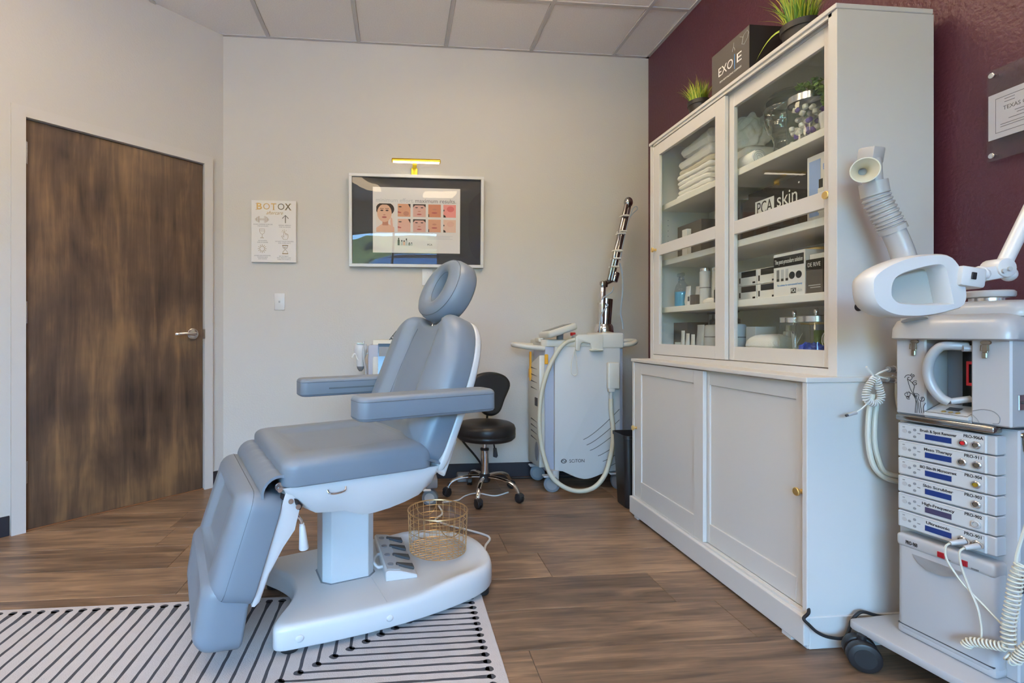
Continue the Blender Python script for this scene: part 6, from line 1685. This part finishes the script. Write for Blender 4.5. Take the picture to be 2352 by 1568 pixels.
# curved grab handle in the niche
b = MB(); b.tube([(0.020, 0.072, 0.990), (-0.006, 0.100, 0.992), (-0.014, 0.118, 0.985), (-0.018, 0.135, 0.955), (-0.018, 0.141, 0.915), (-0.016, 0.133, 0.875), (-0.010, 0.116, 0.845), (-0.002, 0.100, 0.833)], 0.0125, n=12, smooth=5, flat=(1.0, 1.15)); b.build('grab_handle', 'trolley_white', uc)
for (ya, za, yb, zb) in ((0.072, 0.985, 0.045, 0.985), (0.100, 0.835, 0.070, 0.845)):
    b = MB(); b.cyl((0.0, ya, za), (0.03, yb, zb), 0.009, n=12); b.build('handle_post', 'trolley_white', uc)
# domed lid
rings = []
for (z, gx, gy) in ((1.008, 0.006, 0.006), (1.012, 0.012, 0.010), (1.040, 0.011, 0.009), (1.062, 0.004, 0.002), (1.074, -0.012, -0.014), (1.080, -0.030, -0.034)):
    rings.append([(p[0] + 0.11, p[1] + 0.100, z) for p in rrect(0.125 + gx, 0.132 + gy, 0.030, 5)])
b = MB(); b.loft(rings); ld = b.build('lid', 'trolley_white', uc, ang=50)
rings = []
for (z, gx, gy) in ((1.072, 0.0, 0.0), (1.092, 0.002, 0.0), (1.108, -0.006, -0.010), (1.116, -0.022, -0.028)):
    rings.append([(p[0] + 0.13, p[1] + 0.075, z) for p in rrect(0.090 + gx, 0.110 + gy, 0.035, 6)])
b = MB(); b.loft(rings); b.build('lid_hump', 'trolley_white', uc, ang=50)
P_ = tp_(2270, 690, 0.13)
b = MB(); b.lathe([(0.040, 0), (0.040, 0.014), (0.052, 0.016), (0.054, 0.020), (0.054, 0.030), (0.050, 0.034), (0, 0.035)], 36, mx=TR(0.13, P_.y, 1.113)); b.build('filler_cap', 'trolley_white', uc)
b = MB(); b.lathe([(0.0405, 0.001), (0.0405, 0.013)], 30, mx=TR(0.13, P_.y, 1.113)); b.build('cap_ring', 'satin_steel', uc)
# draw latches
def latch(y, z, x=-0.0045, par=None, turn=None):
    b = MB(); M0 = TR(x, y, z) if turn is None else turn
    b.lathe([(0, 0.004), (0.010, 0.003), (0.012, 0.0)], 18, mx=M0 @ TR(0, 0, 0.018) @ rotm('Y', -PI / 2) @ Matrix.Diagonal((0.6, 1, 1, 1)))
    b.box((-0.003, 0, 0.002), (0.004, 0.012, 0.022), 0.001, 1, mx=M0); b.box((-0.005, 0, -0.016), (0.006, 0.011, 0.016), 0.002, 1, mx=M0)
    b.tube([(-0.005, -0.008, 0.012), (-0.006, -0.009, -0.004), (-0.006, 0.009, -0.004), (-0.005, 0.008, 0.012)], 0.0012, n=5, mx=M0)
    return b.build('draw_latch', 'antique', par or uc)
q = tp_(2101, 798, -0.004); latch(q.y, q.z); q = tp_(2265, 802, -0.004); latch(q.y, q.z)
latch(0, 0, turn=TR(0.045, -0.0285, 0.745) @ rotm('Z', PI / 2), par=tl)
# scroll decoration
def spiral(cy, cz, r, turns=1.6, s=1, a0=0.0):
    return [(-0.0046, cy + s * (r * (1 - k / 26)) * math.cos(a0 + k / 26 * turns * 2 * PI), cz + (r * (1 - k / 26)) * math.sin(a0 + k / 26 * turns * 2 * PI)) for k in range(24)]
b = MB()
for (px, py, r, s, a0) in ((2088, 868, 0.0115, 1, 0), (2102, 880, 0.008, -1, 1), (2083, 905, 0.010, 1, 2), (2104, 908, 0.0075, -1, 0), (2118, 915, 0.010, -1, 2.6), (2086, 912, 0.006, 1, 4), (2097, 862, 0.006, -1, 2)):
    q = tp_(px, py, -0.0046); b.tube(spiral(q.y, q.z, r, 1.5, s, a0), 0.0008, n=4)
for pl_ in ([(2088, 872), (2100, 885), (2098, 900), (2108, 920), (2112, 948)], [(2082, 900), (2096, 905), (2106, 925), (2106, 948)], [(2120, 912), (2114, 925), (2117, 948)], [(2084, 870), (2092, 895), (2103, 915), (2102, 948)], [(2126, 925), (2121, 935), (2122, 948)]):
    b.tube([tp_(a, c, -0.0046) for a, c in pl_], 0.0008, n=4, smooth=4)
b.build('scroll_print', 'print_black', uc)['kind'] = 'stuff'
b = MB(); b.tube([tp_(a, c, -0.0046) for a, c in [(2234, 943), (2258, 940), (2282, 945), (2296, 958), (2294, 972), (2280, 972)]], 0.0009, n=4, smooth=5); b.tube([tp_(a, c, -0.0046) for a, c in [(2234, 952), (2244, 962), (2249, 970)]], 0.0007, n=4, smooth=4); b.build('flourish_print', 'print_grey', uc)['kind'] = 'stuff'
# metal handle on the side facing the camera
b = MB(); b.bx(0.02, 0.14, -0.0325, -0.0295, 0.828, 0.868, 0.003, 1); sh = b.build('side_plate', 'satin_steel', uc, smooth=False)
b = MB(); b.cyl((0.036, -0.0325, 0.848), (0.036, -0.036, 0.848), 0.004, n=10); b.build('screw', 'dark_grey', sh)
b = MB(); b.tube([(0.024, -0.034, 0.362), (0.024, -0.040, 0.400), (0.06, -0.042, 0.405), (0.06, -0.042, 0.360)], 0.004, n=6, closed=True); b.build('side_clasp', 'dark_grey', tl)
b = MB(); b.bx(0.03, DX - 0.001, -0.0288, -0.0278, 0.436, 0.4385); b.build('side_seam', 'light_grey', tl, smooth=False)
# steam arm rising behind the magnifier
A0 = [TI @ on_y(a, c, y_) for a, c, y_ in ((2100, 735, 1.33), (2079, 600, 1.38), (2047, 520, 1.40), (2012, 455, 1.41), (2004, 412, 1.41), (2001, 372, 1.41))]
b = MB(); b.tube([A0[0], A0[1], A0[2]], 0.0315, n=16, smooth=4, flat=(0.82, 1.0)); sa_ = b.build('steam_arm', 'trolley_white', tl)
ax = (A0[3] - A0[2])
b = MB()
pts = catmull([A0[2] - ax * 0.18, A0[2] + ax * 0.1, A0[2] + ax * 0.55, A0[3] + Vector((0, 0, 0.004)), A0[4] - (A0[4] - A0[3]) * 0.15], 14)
rr = []
for i in range(len(pts)):
    t = i / (len(pts) - 1)
    rr.append(0.0375 if (t < 0.16 or t > 0.80) else (0.0385 if (i // 2) % 2 == 0 else 0.0335))
b.tube(pts, rr, n=18, flat=(0.85, 1.0)); b.build('flexible_sleeve', 'trolley_white', sa_, ang=25)
b = MB(); b.tube([A0[3] + (A0[4] - A0[3]) * 0.55, A0[4], A0[5] + (A0[5] - A0[4]) * 0.1], 0.027, n=14, flat=(0.85, 1)); b.build('nozzle_neck', 'trolley_white', sa_)
top = A0[5] + (A0[5] - A0[4]) * 0.35
b = MB(); b.box((0, 0, 0.0), (0.048, 0.050, 0.050), 0.006, 2, mx=TR(*top) @ rotm('X', 0.15)); b.build('nozzle_block', 'trolley_white', sa_)
nz = TI @ on_y(1987, 390, 1.335)
b = MB(); b.lathe([(0.012, 0.055), (0.014, 0.030), (0.030, 0.010), (0.036, 0.0), (0.033, 0.0), (0.020, 0.014), (0.011, 0.034), (0.011, 0.050)], 26, mx=TR(*nz) @ align((0.62, 0.60, 0.12))); b.build('nozzle_bell', mat('cream_bell', (0.66, 0.62, 0.48), 0.4), sa_)
b = MB(); b.cyl(nz + Vector((0.035, 0.034, 0.006)), nz + Vector((0.085, 0.045, 0.012)), 0.024, n=18, bev=0.005); b.build('nozzle_joint', 'trolley_white', sa_)

# cable hook with wound-up cables behind the trolley
ck_ = thing('cable_hook', 'white bracket with hand-piece plugs, wound coil and hanging hoses beside the cabinet', 'cable hook')
ck_.location = TM @ Vector((0.12, 0.25, 0.90)); ck_.rotation_euler = (0, 0, TRZ)
def hk(px, py, xo=0.12): return TI @ on_y(px, py, 1.452 + (xo - 0.12)) - Vector((0.12, 0.25, 0.90))
p0_, p1_ = hk(2080, 862), hk(2022, 845)
b = MB(); b.tube([hk(2100, 850), hk(2052, 848)], 0.012, n=10); b.tube([hk(2100, 874), hk(2050, 874)], 0.013, n=10, flat=(0.6, 1.2)); b.build('bracket', 'trolley_white', ck_)['kind'] = 'stuff'
b = MB(); b.tube([hk(2052, 848), hk(2040, 848)], 0.010, n=8); b.build('plug', 'mid_grey', ck_)
b = MB(); b.tube([hk(2050, 873), hk(2038, 871)], 0.009, n=8); b.build('plug', 'mid_grey', ck_)
for pts in ([(2040, 848), (2020, 856), (2008, 862), (1996, 850), (1990, 842)], [(2040, 870), (2022, 866), (2008, 862), (2000, 868)], [(2050, 862), (2070, 872), (2085, 874)]):
    b = MB(); b.tube([hk(*p) for p in pts], 0.0032, n=6, smooth=5); b.build('lead', 'cord_white', ck_)
def coil(path, R, pitch, r, name, m, parent, n=6):
    pts = catmull(path, 24)
    L = [0]
    for a, c in zip(pts[:-1], pts[1:]): L.append(L[-1] + (c - a).length)
    tot = L[-1]; N = int(tot / pitch * 12)
    out = []; j = 0
    up = Vector((0.3, 0.5, 0.8)).normalized()
    for i in range(N + 1):
        s = tot * i / N
        while j < len(pts) - 2 and L[j + 1] < s: j += 1
        f = (s - L[j]) / max(1e-9, L[j + 1] - L[j])
        c = pts[j].lerp(pts[j + 1], f); t = (pts[j + 1] - pts[j]).normalized()
        nn = (up - t * up.dot(t)).normalized(); bb = t.cross(nn)
        a = 2 * PI * i / 12
        out.append(c + (nn * math.cos(a) + bb * math.sin(a)) * R)
    b = MB(); b.tube(out, r, n=n); return b.build(name, m, parent)
coil([hk(2010, 866), hk(1996, 885), hk(1989, 905), hk(1992, 920), hk(2010, 926), hk(2024, 915), hk(2020, 890), hk(2012, 868)], 0.0085, 0.0075, 0.0024, 'wound_coil', 'cord_white', ck_)
b = MB(); b.tube([hk(1994, 924), hk(1980, 938), hk(1968, 946)], 0.0024, n=6, smooth=4); b.build('lead', 'cord_white', ck_)
b = MB(); b.cyl(hk(1966, 947), hk(1947, 953), 0.0062, 0.0048, n=12); b.build('lead_plug', 'trolley_white', ck_)
b = MB(); b.cyl(hk(1947, 953), hk(1943, 954.5), 0.0042, n=10); b.build('plug_tip', 'dark_grey', ck_)
for (o1, w_) in ((0, 0), (14, 1)):
    b = MB(); b.tube([hk(2004 + o1, 905, 0.14), hk(1996 + o1, 950, 0.14), hk(1994 + o1, 1010, 0.14), hk(2006 + o1 * 0.8, 1068 - o1, 0.14), hk(2035, 1098 - o1 * 0.9, 0.14), hk(2085, 1108 - o1 * 0.9, 0.14), hk(2110, 1108 - o1, 0.14)], 0.0078, n=9, smooth=6); b.build('hose', 'cord_cream', ck_)
b = MB(); b.tube([hk(2062, 880, 0.15), hk(2062, 910, 0.15), hk(2068, 940, 0.15), hk(2085, 965, 0.15)], 0.0075, n=9, smooth=5); b.build('hose', 'cord_cream', ck_)

# two plugs in the lowest module, their leads and the curly cord
pr_ = thing('probe_lead', 'pair of cream probe leads with curly cord plugged into the trolley front', 'cable')
pr_.location = TM @ Vector((-0.05, 0.0, 0.2)); pr_.rotation_euler = (0, 0, TRZ)
def pk(px, py, xo): return tp_(px, py, xo) - Vector((-0.05, 0.0, 0.2))
for (a, c, e, f_) in ((2222, 1243, 2182, 1247), (2252, 1253, 2215, 1258)):
    b = MB(); b.cyl(pk(a, c, -0.013), pk(a - 4, c + 0.4, -0.024), 0.0082, n=14); b.build('plug_collar', 'satin_steel', pr_)
    b = MB(); b.cyl(pk(a - 4, c, -0.022), pk(e, f_, -0.052), 0.0078, 0.0058, n=14, bev=0.002); b.build('plug_grip', 'trolley_white', pr_)
b = MB(); b.tube([pk(2182, 1247, -0.052), pk(2172, 1256, -0.058), pk(2175, 1285, -0.055), pk(2200, 1325, -0.045), pk(2228, 1358, -0.035), pk(2262, 1392, -0.03), pk(2300, 1432, -0.03), pk(2322, 1452, -0.03)], 0.0026, n=6, smooth=6); b.build('lead', 'cord_cream', pr_)
b = MB(); b.tube([pk(2215, 1258, -0.052), pk(2204, 1268, -0.056), pk(2208, 1300, -0.05), pk(2226, 1350, -0.04), pk(2245, 1395, -0.035), pk(2254, 1440, -0.032), pk(2254, 1472, -0.032)], 0.0026, n=6, smooth=6); b.build('lead', 'cord_cream', pr_)
coil([pk(2218, 1483, -0.045), pk(2230, 1474, -0.045), pk(2265, 1478, -0.045), pk(2312, 1486, -0.045)], 0.0100, 0.0085, 0.0024, 'curly_cord', 'cord_cream', pr_)
coil([pk(2318, 1490, -0.045), pk(2316, 1440, -0.045), pk(2326, 1380, -0.045), pk(2334, 1330, -0.045), pk(2348, 1295, -0.045)], 0.0125, 0.0115, 0.0024, 'curly_cord', 'cord_cream', pr_)
coil([pk(2312, 1505, -0.045), pk(2330, 1518, -0.045), pk(2350, 1495, -0.045), pk(2380, 1470, -0.045)], 0.0100, 0.0085, 0.0024, 'curly_cord', 'cord_cream', pr_)
b = MB(); b.tube([pk(2352, 1340, -0.035), pk(2338, 1318, -0.035), pk(2334, 1285, -0.035), pk(2342, 1250, -0.035), pk(2358, 1200, -0.035)], 0.0036, n=6, smooth=5); b.build('lead', 'cord_cream', pr_)

# ================================================================== magnifier lamp
ml = thing('magnifier_lamp', 'white magnifying lamp with rounded head and jointed arm in front of the cabinet side', 'magnifier lamp')
DL = 1.24
o0 = Vector((0, 0, CAM_H)) + ray(2080, 655) * DL
ml.location = o0; ml.rotation_euler = (0, 0, -YAW)
kk = DL / F_PX
def mp_(px, py, y=0.0): return Vector(((px - 2080) * kk, y, -(py - 655) * kk))
ho = [(1976, 690), (1972, 650), (1982, 632), (2010, 612), (2055, 594), (2105, 586), (2145, 586), (2165, 596), (2182, 622), (2192, 660), (2194, 690), (2184, 708), (2160, 716), (2120, 726), (2070, 731), (2025, 727), (1992, 712)]
hp3 = [(p.x, p.y) for p in catmull([((a - 2080) * kk, -(c - 655) * kk, 0) for a, c in ho], 4, True)][::-1]
MHd = rotm('X', PI / 2)
# ring-shaped head: outer skin lofted, then an opening towards the lens
op = [(2024, 676), (2028, 650), (2046, 634), (2092, 620), (2126, 616), (2136, 628), (2142, 655), (2150, 692), (2146, 697), (2100, 699), (2050, 697), (2032, 690)]
op3 = [(p.x, p.y) for p in catmull([((a - 2080) * kk, -(c - 655) * kk, 0) for a, c in op], 6, True)][::-1]
n_ = len(hp3)
def resample(poly, n):
    P = [Vector((a, c, 0)) for a, c in poly]; P.append(P[0])
    L = [0]
    for a, c in zip(P[:-1], P[1:]): L.append(L[-1] + (c - a).length)
    out = []
    for i in range(n):
        s = L[-1] * i / n
        j = max(q for q in range(len(L) - 1) if L[q] <= s + 1e-9)
        f = (s - L[j]) / max(1e-9, L[j + 1] - L[j]); v = P[j].lerp(P[j + 1], f); out.append((v.x, v.y))
    return out
def startalign(poly):                       # begin at the direction of -x for both loops
    k = min(range(len(poly)), key=lambda i: poly[i][0]); return poly[k:] + poly[:k]
H1 = startalign(resample(hp3, 56)); O1 = startalign(resample(op3, 56))
hc = (sum(p[0] for p in H1) / 56, sum(p[1] for p in H1) / 56)
sc = lambda P, s: [(hc[0] + (p[0] - hc[0]) * s, hc[1] + (p[1] - hc[1]) * s) for p in P]
rings = []
for (P, z) in ((sc(O1, 1.02), 0.028), (sc(H1, 0.90), 0.032), (sc(H1, 0.97), 0.024), (H1, 0.008), (H1, -0.008), (sc(H1, 0.975), -0.026), (sc(H1, 0.93), -0.034), (sc(O1, 1.10), -0.036), (O1, -0.028), (sc(O1, 0.97), -0.008), (sc(O1, 0.97), 0.020)):
    rings.append([(p[0], z, p[1]) for p in P])
b = MB(); b.loft(rings, closed=True); hd2 = b.build('head', 'white_plastic', ml, ang=50)
b = MB(); b.loft([[(p[0], z, p[1]) for p in sc(O1, 0.975)] for z in (0.006, 0.009)]); b.build('lens', 'lens_frost', hd2)
b = MB(); b.box((0, 0, 0), (0.062, 0.05, 0.050), 0.008, 2, mx=TR(*mp_(2195, 640, -0.020)) @ rotm('Y', math.radians(8))); nk = b.build('neck', 'white_plastic', ml)
b = MB(); b.box((0, 0, 0), (0.012, 0.003, 0.017), 0.001, 1, mx=TR(*mp_(2192, 638, -0.0465)) @ rotm('Y', math.radians(8))); b.build('switch', 'black_plastic', nk)
b = MB(); b.bx(-0.010, 0.010, -0.002, 0.002, -0.013, 0.013, mx=TR(*mp_(2158, 646, -0.032))); b.build('window_tab', 'panel_white', nk, smooth=False)
b = MB(); b.tube([mp_(2216, 636, -0.012), mp_(2224, 634, -0.012), mp_(2232, 633, -0.012), mp_(2240, 631, -0.012), mp_(2248, 629, -0.012)], [0.018, 0.021, 0.018, 0.021, 0.017], n=14); b.build('bellows', 'white_plastic', ml)
b = MB(); b.box((0, 0, 0), (0.048, 0.032, 0.034), 0.005, 2, mx=TR(*mp_(2258, 629, -0.012)) @ rotm('Y', math.radians(-10))); b.build('joint_block', 'white_plastic', ml)
b = MB(); b.cyl(mp_(2282, 618, -0.032), mp_(2282, 618, 0.014), 0.024, n=20, bev=0.004); jt = b.build('joint_disc', 'white_plastic', ml)
for (a, c) in ((2271, 626), (2284, 621)):
    b = MB(); b.cyl(mp_(a, c, -0.032), mp_(a, c, -0.036), 0.0055, n=12); b.build('joint_screw', 'light_grey', jt)
b = MB(); b.sphere(mp_(2312, 630, -0.005), (0.016, 0.016, 0.018), 14, 10); b.build('joint_knob', 'white_plastic', ml)
el = mp_(2470, 270, 0.0)
b = MB(); b.tube([mp_(2290, 618, -0.01), el], 0.0155, n=12); b.build('arm_tube', 'white_plastic', ml)
b = MB(); b.tube([mp_(2306, 622, 0.012), el + Vector((0.012, 0.016, -0.012))], 0.007, n=10); b.build('arm_rod', 'white_plastic', ml)
b = MB(); b.sphere(el, 0.03, 16, 10); b.build('elbow', 'white_plastic', ml)
base_w = TM @ Vector((0.17, -0.07, 0.121)); ew = wmat(ml) @ el
foot_l = wmat(ml).inverted() @ base_w
midp = Vector((foot_l.x, foot_l.y, foot_l.z + 0.75))
b = MB(); b.tube([el, midp], 0.0155, n=12); b.build('arm_tube', 'white_plastic', ml)
b = MB(); b.tube([midp, foot_l], 0.014, n=12); b.build('post', 'white_plastic', ml)
b = MB(); b.lathe([(0, 0), (0.035, 0), (0.035, 0.01), (0.016, 0.014), (0, 0.014)], 20, mx=TR(*foot_l)); b.build('mount', 'white_plastic', ml)

# small black stud on the cabinet side
b = MB(); m_ = TR(*on_y(1971, 705, uy0)) @ rotm('X', PI / 2)
b.lathe([(0, 0.008), (0.006, 0.008), (0.0125, 0.006), (0.0135, 0.0), (0, 0)], 22, mx=m_); st_ = b.build('round_stud', 'black_plastic', ub, world=True)
b = MB(); b.lathe([(0, 0.0095), (0.0035, 0.0092), (0.004, 0.008)], 12, mx=m_); b.build('stud_pin', 'satin_steel', st_, world=True)

# black mains cord leaving the cabinet and running under the trolley
b = MB(); b.tube([Vector((1.345, 1.525, 0.135)), Vector((1.318, 1.490, 0.125)), on_y(1846, 1420, 1.475), on_y(1858, 1434, 1.47), on_y(1878, 1452, 1.465), on_y(1905, 1463, 1.46), on_y(1940, 1464, 1.46), on_y(1952, 1440, 1.47), on_y(1957, 1424, 1.475), on_y(1978, 1405, 1.475), on_y(2010, 1412, 1.475), on_y(2040, 1417, 1.475), on_y(2090, 1417, 1.475)], 0.0050, n=8, smooth=6)
tag(b.build('mains_cable', 'black_rubber'), 'black cable running from the storage cabinet across its plinth to the trolley', 'cable')

# ================================================================== certificate on the plum wall
ce = thing('certificate', 'licence certificate in a clear acrylic plate on standoffs, on the plum wall', 'certificate', (XR, 1.19, 1.55))
cy0, cy1, cz0, cz1 = 1.010, 1.367, 1.550, 1.826
b = MB(); b.bx(1.7985, 1.8015, cy0, cy1, cz0, cz1); W(b, 'front_plate', 'acrylic', ce, smooth=False)
b = MB(); b.bx(1.8045, 1.8075, cy0, cy1, cz0, cz1); W(b, 'back_plate', 'acrylic', ce, smooth=False)
b = MB(); b.bx(1.8022, 1.8038, cy0 + 0.004, cy1 - 0.001, 1.615, 1.752); sh_ = W(b, 'paper', 'paper_white', ce, smooth=False)
for yy in (cy0 + 0.014, cy1 - 0.014):
    for zz in (cz0 + 0.016, cz1 - 0.016):
        b = MB(); b.cyl((1.7965, yy, zz), (1.8265, yy, zz), 0.0065, n=16); b.cyl((1.7935, yy, zz), (1.799, yy, zz), 0.0085, n=16, bev=0.002); W(b, 'standoff', 'chrome', ce)
text('TEXAS C', 0.017, 'print_grey', sh_, TR(1.8018, 1.300, 1.700) @ FACE_LEFT, width=0.056, world=True, align_x='CENTER')
b = MB(); b.tube([(1.8018, cy1 - 0.020, 1.632), (1.8018, cy1 - 0.020, 1.735), (1.8018, cy0 + 0.024, 1.735), (1.8018, cy0 + 0.024, 1.632)], 0.0008, n=4, closed=True); W(b, 'border_line', 'print_grey', sh_)
b = MB()
for (ya, yb, z) in ((1.325, 1.300, 1.727), (1.325, 1.300, 1.718), (1.30, 1.07, 1.684), (1.295, 1.08, 1.676), (1.315, 1.06, 1.666), (1.335, 1.04, 1.654), (1.335, 1.04, 1.647)):
    b.bx(1.8016, 1.8020, yb, ya, z - 0.0008, z + 0.0008)
W(b, 'text_lines', 'print_grey', sh_, smooth=False)['kind'] = 'stuff'
